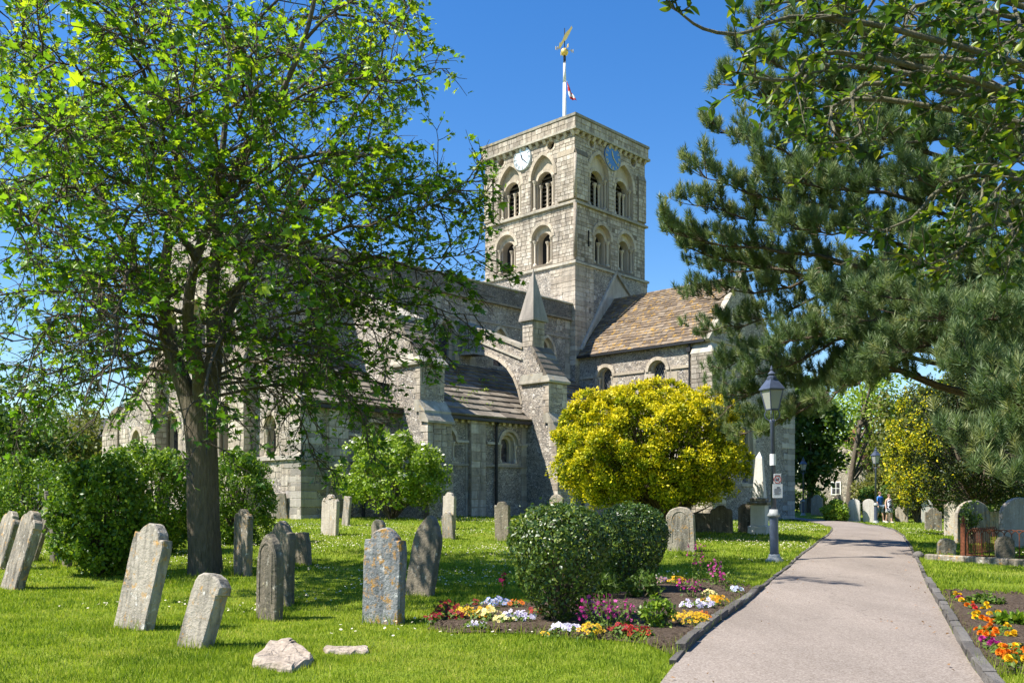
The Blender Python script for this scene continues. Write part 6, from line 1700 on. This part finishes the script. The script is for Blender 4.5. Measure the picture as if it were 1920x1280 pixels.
# ------------------------------------------------------------------ rusty railing and grave kerb
def build_railing():
    A = gp(1806, 1046); Bp = A + NAX * 2.6; d = (Bp - A).normalized(); k = A.y / FOC; h = 62 * k
    t = thing('railing', 'rusty hooped iron railing round the big graves', 'railing', A, math.atan2(d.y, d.x)); L = (Bp - A).length
    side_d = -EAX; loc = Matrix.Rotation(-math.atan2(d.y, d.x), 3, 'Z') @ side_d
    runs = ((Vector((0, 0, 0)), Vector((1, 0, 0)), L), (Vector((0, 0, 0)), loc, 2.4))
    for o, v, ln in runs:
        n = int(ln / .15)
        m = MB(); m.tube([o + Vector((0, 0, .08)), o + v * ln + Vector((0, 0, .08))], .016, 5); m.build('rail', MT['rust'], t)
        bme = None
        for i in range(n):
            q = o + v * (ln * (i + .6) / n)
            m = MB(); m.tube([Vector((0, 0, 0)), Vector((0, 0, h * .74))], .012, 5); b = m.build('bar', MT['rust'], t); b.location = q
        for i in range(n - 1):
            q0 = o + v * (ln * (i + .6) / n); w = ln / n * 2 if i % 1 == 0 else 0
            pts = [q0 + v * (w * (1 - math.cos(a)) / 2) + Vector((0, 0, h * .72 + h * .16 * math.sin(a))) for a in np.linspace(0, math.pi, 9)]
            m = MB(); m.tube(pts, .011, 5); m.build('hoop', MT['rust'], t)
    m = MB(); m.box((-.045, -.045, -.05), (.045, .045, h * 1.0), cham=.008); m.lathe([(.06, h), (.06, h + .03), (.02, h + .06), (.045, h + .11), (.04, h + .15), (.005, h + .22)], 10); m.build('post', MT['rust'], t)
build_railing()
def build_grave_kerb():
    A, Bp = gp(1738, 1048), gp(2000, 1066); d = (Bp - A); t = thing('grave_kerb', 'low pale stone kerb in front of the rusty railing', 'kerb', A, math.atan2(d.y, d.x)); L = d.length; x = 0
    while x < L:
        w = random.uniform(.7, 1.1); m = MB(); m.box((x, -.09, -.1), (x + w - .015, .09, .12), cham=.02); m.build('kerb_block', MT['headstone'], t); x += w
build_grave_kerb()
o = MB(); o.lathe([(.10, 0), (.13, .05), (.12, .11), (.06, .16), (.02, .17)], 10); o = o.build('boulder', MT['kerb_stone'], smooth=True); o.location = gp(1722, 1047); tag(o, 'dark rounded stone at the path end of the grave kerb', 'stone')

# ------------------------------------------------------------------ people
def skinned(name, pts, edges, radii, mat, parent, sub=2):
    me = bpy.data.meshes.new(name); me.from_pydata(pts, edges, []); o = link(bpy.data.objects.new(name, me), parent); me.materials.append(MT[mat])
    bm = bmesh.new(); bm.from_mesh(me); sl = bm.verts.layers.skin.verify()
    for i, v in enumerate(bm.verts):
        r = radii[i]; v[sl].radius = r if isinstance(r, tuple) else (r, r); v[sl].use_root = (i == 0)
    bm.to_mesh(me); bm.free()
    o.modifiers.new('skin', 'SKIN').use_smooth_shade = True; s = o.modifiers.new('sub', 'SUBSURF'); s.levels = sub; s.render_levels = sub
    return o
def build_person(b, H, rz, label, kit, stride=1):
    t = thing('person', label, 'person', b, rz); s = H / 1.72
    S = lambda x, y, z: (x * s, y * s, z * s)
    f = .16 * stride
    pts = [S(0, 0, .95), S(0, 0, 1.12), S(0, 0, 1.32), S(0, 0, 1.44), S(0, 0, 1.52), S(0, -.01, 1.62), S(0, -.012, 1.70),
           S(.09, -.02, .90), S(.10, -f * .6, .50), S(.10, -f * .9, .09), S(.10, -f * 1.0 - .13, .035),
           S(-.09, .02, .90), S(-.10, f * .3, .50), S(-.10, f * 1.2, .12), S(-.10, f * 1.1 - .12, .04),
           S(.18, 0, 1.40), S(.25, .05, 1.14), S(.27, -.06, .92), S(.275, -.10, .82), S(-.18, 0, 1.40), S(-.25, -.02, 1.14), S(-.28, -.12, .93), S(-.285, -.17, .84)]
    ed = [(0, 1), (1, 2), (2, 3), (3, 4), (4, 5), (5, 6), (0, 7), (7, 8), (8, 9), (9, 10), (0, 11), (11, 12), (12, 13), (13, 14), (3, 15), (15, 16), (16, 17), (17, 18), (3, 19), (19, 20), (20, 21), (21, 22)]
    ra = [(.14, .11), (.13, .10), (.15, .11), (.09, .08), (.055, .055), (.085, .10), (.06, .07), .085, .06, .042, (.04, .03), .085, .06, .042, (.04, .03), .055, .042, .034, .03, .055, .042, .034, .03]
    ra = [tuple(q * s for q in r) if isinstance(r, tuple) else r * s for r in ra]
    body = skinned('body', pts, ed, ra, 'skin', t)
    def wear(nm, idx, grow, mat, extra=0):
        mp = {j: i for i, j in enumerate(idx)}; e = [(mp[a], mp[b]) for a, b in ed if a in mp and b in mp]
        rr = [tuple(q + grow * s for q in ra[j]) if isinstance(ra[j], tuple) else ra[j] + grow * s for j in idx]
        return skinned(nm, [pts[j] for j in idx], e, rr, mat, t)
    if kit == 'man':
        wear('shirt', [1, 0, 2, 3, 15, 16, 19, 20], .022, 'cloth_blue'); wear('shorts', [0, 7, 8, 11, 12], .03, 'cloth_slate')
    else:
        m = MB(); m.lathe([(.24 * s, .62 * s), (.21 * s, .8 * s), (.17 * s, 1.0 * s), (.145 * s, 1.1 * s), (.165 * s, 1.3 * s), (.13 * s, 1.44 * s)], 16)
        m.v = [(x, y * .8, z) for x, y, z in m.v]; m.build('dress', MT['cloth_print'], t, True)
        m = MB(); m.box((-.11 * s, -.2 * s, .92 * s), (.10 * s, -.12 * s, 1.04 * s), cham=.02); m.build('waist_bag', MT['iron_black'], t)
    m = MB(); m.lathe([(.02 * s, 0), (.075 * s, .02 * s), (.1 * s, .08 * s), (.1 * s, .14 * s), (.07 * s, .19 * s), (.02 * s, .205 * s)], 12, (0, .015 * s, 1.545 * s)); 
    m.v = [(x, y if y > -.05 * s or z > 1.66 * s else -.02 * s, z) for x, y, z in m.v]; m.build('hair', MT['hair'], t, True)
    for i, nm in ((10, 'shoe'), (14, 'shoe')):
        m = MB(); x, y, z = pts[i]; m.box((x - .045 * s, y - .06 * s, 0 if i == 10 else .0), (x + .045 * s, y + .19 * s, .085 * s), cham=.02); m.build(nm, MT['shoe'], t)
    return t
Yp = 53.0
b = g_at(bgx(1650, Yp), Yp); build_person(b, 1.74, R(25), 'person in a blue shirt and grey shorts walking behind the lamp post', 'man')
b = g_at(bgx(1667, Yp - 1), Yp - 1); build_person(b, 1.62, R(10), 'person in a dark patterned white dress with a waist bag, walking', 'woman', .8)

# ------------------------------------------------------------------ houses
def build_cottage():
    Y = 78.0; b = g_at(bgx(1572, Y), Y)
    t = thing('cottage', 'flint cottage with red tiled roof beyond the graves', 'house', b, R(-36))
    W, Hh, D, rp = 5.2, 3.0, 8.0, 5.9
    m = MB(); m.prism([(-W / 2, -.3), (W / 2, -.3), (W / 2, Hh), (0.4, rp), (-W / 2, Hh)], lambda u, v, d: Vector((u, d, v)), 0, D); m.build('wall', MT['flint_pale'], t)
    rm = MB()
    for sx in (-1, 1):
        ex = sx * (W / 2 + .25); A = Vector((ex, -.2, Hh - .2)); B = Vector((.4, -.2, rp + .12)); n = 10
        for i in range(n):
            a, c = A.lerp(B, i / n), A.lerp(B, (i + 1) / n); q = Vector((0, D + .4, 0)); up = Vector((0, 0, .09))
            rm.add([a + up, a + up + q, c + Vector((0, 0, .05)) + q, c + Vector((0, 0, .05)), a - up * .3, a - up * .3 + q], [[0, 1, 2, 3], [4, 5, 1, 0]])
    rf = rm.build('roof', MT['tile_roof'], t)
    m = MB(); m.box((-.2, 3.2, rp - .4), (.7, 4.1, rp + 1.3), cham=.03); m.build('chimney', MT['brick_red'], rf)
    for (u, v, w, h) in ((-.2, 1.35, .7, 1.0), (.1, 3.7, .5, .7), (1.5, .4, .9, .5)):
        m = MB(); m.box((u - w / 2 - .07, -.06, v - .07), (u + w / 2 + .07, .02, v + h + .07)); wd = m.build('window', MT['white_paint'], t)
        for i in (0, 1):
            for j in (0, 1):
                p = MB(); p.box((u - w / 2 + i * w / 2 + .04, -.075, v + j * h / 2 + .03), (u - w / 2 + (i + 1) * w / 2 - .03, -.05, v + (j + 1) * h / 2 - .03)); p.build('pane', MT['leaded_glass'], wd)
    m = MB(); m.prism([(W / 2, -.3), (W / 2 + 2.4, -.3), (W / 2 + 2.4, 1.2), (W / 2, 2.7)], lambda u, v, d: Vector((u, d, v)), .5, 4); m.build('lean_to', MT['render_wall'], t)
    m = MB(); m.prism([(-W / 2 - 2.6, -.3), (-W / 2, -.3), (-W / 2, 3.6), (-W / 2 - 2.6, 2.6)], lambda u, v, d: Vector((u, d, v)), .4, 5); m.build('side_wing', MT['flint_pale'], t)
    m = MB(); m.box((-W / 2 - .12, .2, -.3), (-W / 2 + .2, .39, 3.6)); m.build('brick_corner', MT['brick_red'], t)
build_cottage()
def build_house(px, Y, W, Hh, rp, label, rz, wall='render_wall'):
    b = g_at(bgx(px, Y), Y); t = thing('house', label, 'house', b, rz, 'houses beyond the fence')
    D = 7
    m = MB(); m.box((-W / 2, 0, -.3), (W / 2, D, Hh)); m.build('wall', MT[wall], t)
    m = MB(); m.prism([(-.35, Hh), (D + .35, Hh), (D / 2, rp)], lambda u, v, d: Vector((d, u, v)), -W / 2 - .2, W / 2 + .2); rf = m.build('roof', MT['slate_roof'], t)
    m = MB(); m.box((W / 2 - 1.6, D / 2 - .4, rp - .8), (W / 2 - .6, D / 2 + .4, rp + 1.1), cham=.04); m.build('chimney', MT['render_wall'], rf)
    for k in range(3):
        for v in (.9, 3.4):
            if v + 1.2 > Hh: continue
            u = -W / 2 + W * (k + .5) / 3; m = MB(); m.box((u - .55, -.05, v), (u + .55, .03, v + 1.3)); wd = m.build('window', MT['white_paint'], t)
            for i in (0, 1): p = MB(); p.box((u - .48 + i * .5, -.07, v + .07), (u - .02 + i * .5, -.04, v + 1.23)); p.build('pane', MT['leaded_glass'], wd)
build_house(195, 84, 9, 5.4, 8.4, 'house with dark roof and grey chimney left of the choir', R(8))
build_house(20, 96, 12, 5.2, 8.0, 'long pale house beyond the fence at the picture edge', R(4))
# temporary mesh fence panels
def build_fence():
    for i in range(3):
        a = gp(70 + i * 55, 948); Y = 40.0; A = g_at(bgx(72 + i * 44, Y), Y); B_ = g_at(bgx(72 + (i + 1) * 44 - 2, Y), Y); d = B_ - A; L = d.length; H = 2.0
        t = thing('fence_panel', ('wire fence panel nearest the picture edge', 'wire fence panel in the middle of the three', 'wire fence panel nearest the choir')[i], 'fence', A, math.atan2(d.y, d.x), 'temporary wire fence panels')
        m = MB(); m.tube([(0, 0, 0), (0, 0, H), (L, 0, H), (L, 0, 0)], .021, 6); m.tube([(0, 0, .15), (L, 0, .15)], .018, 5); m.build('frame', MT['galvanised'], t)
        m = MB()
        for k in range(1, 9): m.tube([(L * k / 9, 0, .15), (L * k / 9, 0, H)], .004, 3)
        for k in range(1, 10): m.tube([(0, 0, .15 + (H - .15) * k / 10), (L, 0, .15 + (H - .15) * k / 10)], .004, 3)
        m.build('mesh', MT['galvanised'], t)
build_fence()

# ------------------------------------------------------------------ flowers
def petals(kind):
    """one blossom facing +z: vertices, triangles, centre weight (0 centre .. 1 rim)"""
    v = [(0, 0, .0)]; f = []; w = [0.0]
    n = 5
    for i in range(n):
        a = 2 * math.pi * i / n + math.pi / 2; r = .5 if i else .42; k = len(v)
        for da, q in ((-.55, .62), (-.32, 1.0), (.32, 1.0), (.55, .62)):
            v.append((r * q * math.cos(a + da), r * q * math.sin(a + da), .06 * q + .01 * i)); w.append(q)
        f += [(0, k, k + 1), (0, k + 1, k + 2), (0, k + 2, k + 3)]
    return np.array(v), f, np.array(w)
PAN = petals('pansy')
def pom():
    v = []; f = []; w = []
    for ring, (el, m) in enumerate(((1.3, 5), (.85, 9), (.35, 11), (-.1, 11))):
        for i in range(m):
            a = 2 * math.pi * (i + .5 * ring) / m; d = np.array([math.cos(a) * math.cos(el), math.sin(a) * math.cos(el), math.sin(el)]); x = np.array([-math.sin(a), math.cos(a), 0])
            k = len(v); v += [tuple(d * .12), tuple(d * .5 - x * .16 + (0, 0, .05)), tuple(d * .5 + x * .16 + (0, 0, .05))]; w += [.2, 1, 1]; f.append((k, k + 1, k + 2))
    return np.array(v), f, np.array(w)
POM = pom()
def blossom_mesh(t, P, N, size, rim, eye, tmpl, jit=.12):
    n = len(P); fr = frames(N); V, T, _ = inst(tmpl[0], tmpl[1], P, fr, size, np.zeros(n))
    w = np.tile(tmpl[2], n)[:, None]; rc = np.repeat(rim * (1 + RNG.normal(size=(n, 1)) * jit), len(tmpl[0]), 0)
    c = np.where(w < .35, np.asarray(eye), rc * (.75 + .25 * w)); add_arrays('blossom', V, T, MT['petal'], t, col=np.clip(c, 0, 1))
def flower(label, px, py, kind, rim, eye, r, n, h, group, size=.05, cat='flower'):
    b = gp(px, py); t = thing(kind + '_plant', label, cat, b, 0, group)
    m = 90; a = RNG.random(m) * 6.28; q = np.sqrt(RNG.random(m)) * r * 1.05
    P = np.stack([q * np.cos(a), q * np.sin(a), RNG.random(m) * h * .8 + .01], 1); nr = np.stack([np.cos(a), np.sin(a), np.full(m, .9)], 1) + RNG.normal(size=(m, 3)) * .4
    V, T, tt = inst(*LF_OVATE, P, frames(nr), RNG.uniform(.03, .06, m), RNG.random(m)); add_arrays('foliage', V, T, MT['weed_leaf'], t, tone=tt)
    a = RNG.random(n) * 6.28; q = np.sqrt(RNG.random(n)) * r
    if kind == 'wallflower':
        k = max(3, n // 9); sx = RNG.normal(size=(k, 2)) * r * .55; i = np.arange(n) % k; z = h * (.55 + .5 * RNG.random(n)) * (.75 + .35 * RNG.random(k))[i]
        P = np.stack([sx[i, 0] + RNG.normal(size=n) * .018, sx[i, 1] + RNG.normal(size=n) * .018, z], 1)
        w = [tube_arr(np.array([[0, 0, 0], [sx[j, 0] * .7, sx[j, 1] * .7, h * .5], [sx[j, 0], sx[j, 1], h * 1.0]]), [.006, .005, .003], 4) for j in range(k)]
        V, T, tt = join(w); add_arrays('stem', V, T, MT['weed_leaf'], t, tone=tt)
        N = rand_dirs(n) + np.array([0, -.4, .4])
    else:
        P = np.stack([q * np.cos(a), q * np.sin(a), h * (.75 + .45 * RNG.random(n)) * (1.05 - .35 * (q / max(r, .01)))], 1)
        N = np.stack([np.cos(a) * .35, np.sin(a) * .35 - .55, np.full(n, .75)], 1) + RNG.normal(size=(n, 3)) * .25
    blossom_mesh(t, P, N, RNG.uniform(.8, 1.2, n) * size, np.asarray(rim), eye, POM if kind == 'marigold' else PAN)
YEL, ORG, RED, WHT, CRM, BLU, PUR, MAG, PNK = (.80, .50, .015), (.75, .20, .01), (.34, .012, .015), (.80, .78, .82), (.80, .72, .36), (.22, .34, .72), (.16, .08, .38), (.42, .03, .22), (.62, .10, .36)
DK = (.05, .01, .03)
FL = [
 (812, 1172, 'pansy', RED, DK, .09, 9, .13, 'deep red pansy at the outer tip of the bed'), (836, 1162, 'pansy', RED, DK, .14, 22, .2, 'tallest clump of deep red pansies'), (858, 1168, 'pansy', RED, DK, .09, 10, .14, 'red pansies touching the yellow ones'),
 (876, 1166, 'pansy', YEL, DK, .12, 20, .17, 'yellow pansies next to the red ones'), (900, 1168, 'pansy', YEL, (.3, .1, .01), .10, 14, .15, 'golden pansies in the middle of the front row'), (918, 1170, 'pansy', CRM, (.7, .5, .05), .12, 20, .17, 'cream pansies between yellow and white ones'),
 (893, 1182, 'pansy', WHT, PUR, .10, 9, .09, 'white pansies with purple eyes at the lawn edge'), (945, 1176, 'pansy', CRM, (.7, .5, .05), .10, 12, .13, 'pale lemon pansies left of the white clump'), (962, 1174, 'pansy', WHT, PUR, .12, 20, .16, 'large white pansies with violet eyes'), (985, 1174, 'pansy', WHT, PUR, .10, 14, .15, 'white pansies nearest the first evergreen stem'),
 (1005, 1164, 'pansy', (.5, .03, .02), DK, .07, 5, .16, 'single red blooms close under the first evergreen'), (930, 1146, 'pansy', BLU, (.6, .4, .1), .14, 24, .16, 'sky blue pansies behind the front row'), (922, 1152, 'pansy', YEL, DK, .06, 5, .1, 'few yellow pansies in front of the blue ones'), (972, 1146, 'pansy', ORG, DK, .1, 10, .15, 'orange pansies in shade behind the white ones'),
 (1058, 1192, 'pansy', WHT, PUR, .13, 22, .12, 'white pansies at the foot of the first evergreen'), (1030, 1194, 'pansy', YEL, DK, .07, 5, .06, 'low yellow pansies beside the first evergreen stem'), (1108, 1197, 'pansy', YEL, DK, .12, 18, .14, 'yellow pansies below the purple wallflowers'),
 (1140, 1192, 'wallflower', MAG, MAG, .18, 60, .42, 'tall magenta wallflowers between the evergreens'), (1118, 1182, 'wallflower', PNK, PNK, .10, 22, .40, 'pink wallflower stems beside the magenta ones'), (1180, 1190, 'wallflower', PNK, PNK, .10, 20, .34, 'pink wallflowers nearest the bare soil'),
 (1165, 1198, 'pansy', RED, DK, .10, 14, .15, 'dark red pansies right of the wallflowers'), (1190, 1200, 'pansy', (.5, .02, .015), DK, .13, 22, .14, 'bright red pansies at the lawn edge of the bed'), (1210, 1203, 'pansy', (.5, .02, .015), DK, .07, 8, .11, 'last red pansies towards the kerb'),
 (1240, 1100, 'pansy', PUR, YEL, .14, 22, .14, 'violet pansies in shade at the back of the bed'), (1268, 1102, 'pansy', YEL, (.3, .1, 0), .12, 16, .16, 'yellow pansies beside the violet ones'),
 (1292, 1178, 'pansy', YEL, DK, .17, 44, .17, 'big golden pansy clump nearest the kerb'), (1318, 1172, 'pansy', ORG, DK, .10, 16, .13, 'orange pansies on the kerb side of the golden clump'), (1296, 1150, 'pansy', WHT, PUR, .12, 18, .16, 'white pansies behind the golden clump'), (1322, 1148, 'pansy', WHT, PUR, .11, 16, .16, 'white pansies towards the kerb'), (1340, 1142, 'pansy', YEL, RED, .15, 30, .17, 'yellow and rust pansies along the kerb'), (1330, 1128, 'pansy', CRM, (.7, .5, .1), .10, 12, .16, 'cream pansies behind the rust ones'),
 (1300, 1128, 'wallflower', MAG, MAG, .16, 42, .36, 'purple wallflowers behind the white pansies'), (1312, 1098, 'wallflower', (.24, .03, .12), MAG, .13, 40, .62, 'tallest dark wallflower spikes at the back'), (1345, 1102, 'wallflower', PNK, PNK, .16, 40, .42, 'pale pink wallflowers at the far corner'), (1368, 1112, 'wallflower', MAG, MAG, .12, 20, .36, 'crimson wallflowers nearest the path'), (1378, 1116, 'pansy', WHT, BLU, .10, 12, .12, 'pale blue pansies at the far end of the kerb'),
 (945, 1128, 'tulip', (.55, .02, .12), (.4, .02, .08), .02, 4, .42, 'single crimson bloom on a tall stem in the grass'), (890, 1142, 'pansy', (.35, .05, .03), DK, .04, 3, .12, 'small rusty bloom in the grass behind the red pansies')]
for x, y, kd, rim, eye, r, n, h, lb in FL:
    kd2 = 'wallflower' if kd == 'tulip' else kd
    flower(lb, x, y, kd2, rim, eye, r * (1.0 if kd == 'tulip' else 1.2), int(n * 1.5) if kd != 'tulip' else n, h, kd2 + ' clumps in the bed', .07 if kd == 'tulip' else (.036 if kd == 'wallflower' else .052))
MG = [(1790, 1128, YEL), (1798, 1134, MAG), (1806, 1137, YEL), (1816, 1146, ORG), (1822, 1152, (.6, .04, .05)), (1828, 1164, YEL), (1836, 1173, YEL), (1846, 1176, ORG), (1840, 1194, ORG), (1856, 1196, ORG), (1850, 1206, ORG), (1866, 1204, ORG), (1852, 1214, MAG), (1862, 1228, MAG), (1874, 1234, YEL), (1890, 1236, ORG), (1886, 1246, ORG), (1900, 1252, ORG), (1912, 1250, ORG), (1896, 1260, YEL),
      (1850, 1150, YEL), (1862, 1162, YEL), (1872, 1180, ORG), (1884, 1192, YEL), (1892, 1206, YEL), (1908, 1228, YEL), (1914, 1240, ORG), (1935, 1256, YEL)]
ORD = 'first second third fourth fifth sixth seventh eighth ninth tenth eleventh twelfth thirteenth fourteenth fifteenth sixteenth seventeenth eighteenth nineteenth twentieth'.split()
nm = {YEL: 'yellow', ORG: 'orange', MAG: 'magenta'}
for i, (x, y, c) in enumerate(MG):
    row = 'row beside the path kerb' if i < 20 else 'row further from the path'
    k = i if i < 20 else i - 20
    flower('%s %s, %s from the far end of the %s' % (nm.get(c, 'red'), 'bloom' if c == MAG else 'marigold', ORD[k], row), x, y, 'marigold', c, tuple(q * .8 for q in c), .06, 4, .11, 'marigolds in the bed beside the path', .062)

# ------------------------------------------------------------------ grass and daisies
HOLE = []
def church_mask(X, Y):
    dx, dy = X - CHO.x, Y - CHO.y; lx = dx * EAX.x + dy * EAX.y; ly = dx * NAX.x + dy * NAX.y
    return ((lx > -.4) & (lx < 22.9) & (ly < 4.8)) | ((lx < 0) & (lx > -9.8) & (ly < 9.5)) | ((lx > 7.9) & (lx < 9.5) & (ly < 6.9)) | ((lx > 16.2) & (lx < 17.8) & (ly < 6.9))
def scatter(y0, y1, dens, side_m=1.6):
    w = .575 * y1 + side_m; n = int(dens * (y1 - y0) * 2 * w); X = RNG.uniform(-w, w, n); Y = RNG.uniform(y0, y1, n)
    k = (np.abs(X) < .575 * Y + side_m) & ~in_poly(X, Y, PATH_POLY) & ~in_poly(X, Y, BED_L) & ~in_poly(X, Y, BED_R)
    X, Y = X[k], Y[k]; k = ~church_mask(X, Y); return X[k], Y[k]
def noise2(X, Y, s, seed=0): return np.sin(X * s + 1.7 * np.sin(Y * s * .7 + seed)) * np.cos(Y * s * 1.1 + 1.3 * np.sin(X * s * .8 + seed * 2))
def build_grass():
    parts = []
    for y0, y1, dens, hh, ww in ((5.6, 8.5, 3300, .036, .0042), (8.5, 11.5, 2300, .038, .005), (11.5, 15, 1250, .042, .0068), (15, 20, 600, .046, .0095), (20, 27, 280, .05, .014), (27, 38, 120, .055, .021), (38, 58, 34, .06, .036)):
        X, Y = scatter(y0, y1, dens)
        worn = noise2(X, Y, .9, 3) * .6 + noise2(X, Y, 2.7, 1) * .4
        # bare trodden strip under the tree and by the bed right of the path
        b = (((X + 4.2) / 3.2) ** 2 + ((Y - 15.4) / .8) ** 2 < 1) & (worn > -.25) | ((X > 6.2) & (Y > 13.8) & (Y < 17) & (worn > -.1))
        k = ~b | (RNG.random(len(X)) < .25); k &= RNG.random(len(X)) < np.clip(1.15 - 1.1 * np.clip(noise2(X, Y, 1.7, 9) * .5 + noise2(X, Y, 4.3, 7) * .5 - .25, 0, 1), .3, 1); X, Y, worn = X[k], Y[k], worn[k]
        n = len(X); h = hh * RNG.uniform(.5, 1.3, n) * (1.0 - .35 * worn + .25 * noise2(X, Y, 5.0, 6)); a = RNG.random(n) * 6.28; ln = RNG.uniform(.1, .75, n) * h
        Z = gz(X, Y); dx, dy = np.cos(a), np.sin(a); w = ww * RNG.uniform(.7, 1.3, n)
        b2 = RNG.random(n) * 6.28
        V = np.empty((n, 3, 3)); V[:, 0] = np.stack([X - dx * w, Y - dy * w, Z - .004], 1); V[:, 1] = np.stack([X + dx * w, Y + dy * w, Z - .004], 1); V[:, 2] = np.stack([X + np.cos(b2) * ln, Y + np.sin(b2) * ln, Z + h], 1)
        tone = np.clip(.40 + .26 * worn + .2 * noise2(X, Y, 6.0, 4) + RNG.normal(size=n) * .22, 0, 1)
        parts.append((V.reshape(-1, 3), np.arange(3 * n).reshape(-1, 3), np.repeat(tone, 3)))
    # ragged tufts round the stones, the trunk and along the kerbs and beds
    px, py = [], []
    for hx, hy, hw in HEADS:
        m = int(np.clip(1500 / hy, 25, 150)); a = RNG.random(m) * 6.28; q = hw * .5 * RNG.uniform(.55, 1.15, m) + .04; px.append(hx + np.cos(a) * q); py.append(hy + np.sin(a) * q * .7)
    tb = gp(385, 1076); a = RNG.random(260) * 6.28; q = RNG.uniform(.38, .7, 260); px.append(tb.x + np.cos(a) * q); py.append(tb.y + np.sin(a) * q)
    for Q, sg in ((PLs, -1), (PRs, 1)):
        i = RNG.uniform(4, 62, 1900); x = np.interp(i, np.arange(len(Q)), Q[:, 0]); y = np.interp(i, np.arange(len(Q)), Q[:, 1]); k = noise2(x, y, 1.6, 8) > -.2
        px.append(x[k] + sg * RNG.uniform(.09, .2, k.sum())); py.append(y[k])
    for poly in BEDS:
        i = RNG.random(900) * len(poly); j = i.astype(int); f = (i - j)[:, None]; e = poly[j] * (1 - f) + poly[(j + 1) % len(poly)] * f + RNG.normal(size=(900, 2)) * .03; px.append(e[:, 0]); py.append(e[:, 1])
    X, Y = np.concatenate(px), np.concatenate(py); k = ~in_poly(X, Y, PATH_POLY); X, Y = X[k], Y[k]; n = len(X)
    h = RNG.uniform(.05, .15, n) * (.7 + .5 * (noise2(X, Y, 3, 1) > 0)); a = RNG.random(n) * 6.28; b2 = RNG.random(n) * 6.28; w = .0045 * np.clip(Y / 9, .8, 4); ln = h * RNG.uniform(.1, .7, n); Z = gz(X, Y)
    V = np.empty((n, 3, 3)); V[:, 0] = np.stack([X - np.cos(a) * w, Y - np.sin(a) * w, Z], 1); V[:, 1] = np.stack([X + np.cos(a) * w, Y + np.sin(a) * w, Z], 1); V[:, 2] = np.stack([X + np.cos(b2) * ln, Y + np.sin(b2) * ln, Z + h], 1)
    parts.append((V.reshape(-1, 3), np.arange(3 * n).reshape(-1, 3), np.repeat(np.clip(.45 + RNG.normal(size=n) * .22, 0, 1), 3)))
    V, T, tn = join(parts); o = add_arrays('grass', V, T, MT['grass_blade'], tone=tn); tag(o, 'short sunlit grass of the churchyard lawn', 'grass', kind='stuff')
    parts = []
    P = []
    for (y0, y1, d) in ((9, 16, 16), (16, 26, 28), (26, 42, 20), (42, 55, 7)):
        X, Y = scatter(y0, y1, d); k = (noise2(X, Y, .55, 5) + .5 * noise2(X, Y, 1.9, 2) > .15) & ((X < .22 * Y + 2) | (Y > 22)) ; P.append(np.stack([X[k], Y[k]], 1))
    P = np.concatenate(P); n = len(P); Z = gz(P[:, 0], P[:, 1]) + RNG.uniform(.045, .08, n)
    disc = [(0, 0, .05)] + [(.5 * math.cos(i * 1.047), .5 * math.sin(i * 1.047), 0) for i in range(6)]
    V, T, _ = inst(disc, [(0, 1 + i, 1 + (i + 1) % 6) for i in range(6)], np.column_stack([P, Z]), frames(np.array([0, -.15, 1.0]) + RNG.normal(size=(n, 3)) * .3), RNG.uniform(.022, .034, n), np.zeros(n))
    w = np.tile(np.array([0, 1, 1, 1, 1, 1, 1.]), n)[:, None]; o = add_arrays('daisies', V, T, MT['petal'], col=np.where(w < .5, (.75, .5, .05), (.82, .82, .80))); tag(o, 'scattered small white daisies in the lawn', 'daisies', kind='stuff')
build_grass()
def build_litter():
    P = []
    for Q, sg in ((PLs, 1), (PRs, -1)):
        i = RNG.uniform(5, 55, 150); x = np.interp(i, np.arange(len(Q)), Q[:, 0]); y = np.interp(i, np.arange(len(Q)), Q[:, 1]); P.append(np.stack([x + sg * RNG.exponential(.22, 150) + sg * .06, y], 1))
    P = np.concatenate(P); n = len(P); z = gz(P[:, 0], P[:, 1]) + .05
    V, T, tt = inst(*LF_OVATE, np.column_stack([P, z]), frames(np.array([0, 0, 1.0]) + RNG.normal(size=(n, 3)) * .3), RNG.uniform(.018, .05, n), np.zeros(n))
    col = np.repeat(np.array((.26, .15, .07)) * RNG.uniform(.4, 1.4, (n, 1)), len(LF_OVATE[0]), 0)
    o = add_arrays('fallen_leaves', V, T, MT['petal'], col=col); tag(o, 'dry brown leaf litter along the path edges', 'leaf litter', kind='stuff')
build_litter()
# weeds rooted in the aisle roof
def build_weeds():
    P = []; N_ = []
    for _ in range(46):
        x = random.uniform(1.0, 15.5); s = random.uniform(.15, .75); c = np.array([x, 4.6 - 4.9 * s + .3, 5.35 + 3.1 * s + .1])
        m = RNG.integers(5, 16); P.append(c + RNG.normal(size=(m, 3)) * (.13, .1, .08)); N_.append(RNG.normal(size=(m, 3)) + (0, .3, .8))
    P = np.concatenate(P); N_ = np.concatenate(N_); n = len(P); V, T, tt = inst(*LF_OVATE, P, frames(N_), RNG.uniform(.07, .15, n), RNG.random(n))
    o = add_arrays('weeds', V, T, MT['elder_leaf'], tone=tt); o.location = CHO; o.rotation_euler = (0, 0, CH_ROT); tag(o, 'small green weeds rooted in the aisle roof slates', 'weeds', kind='stuff')
build_weeds()
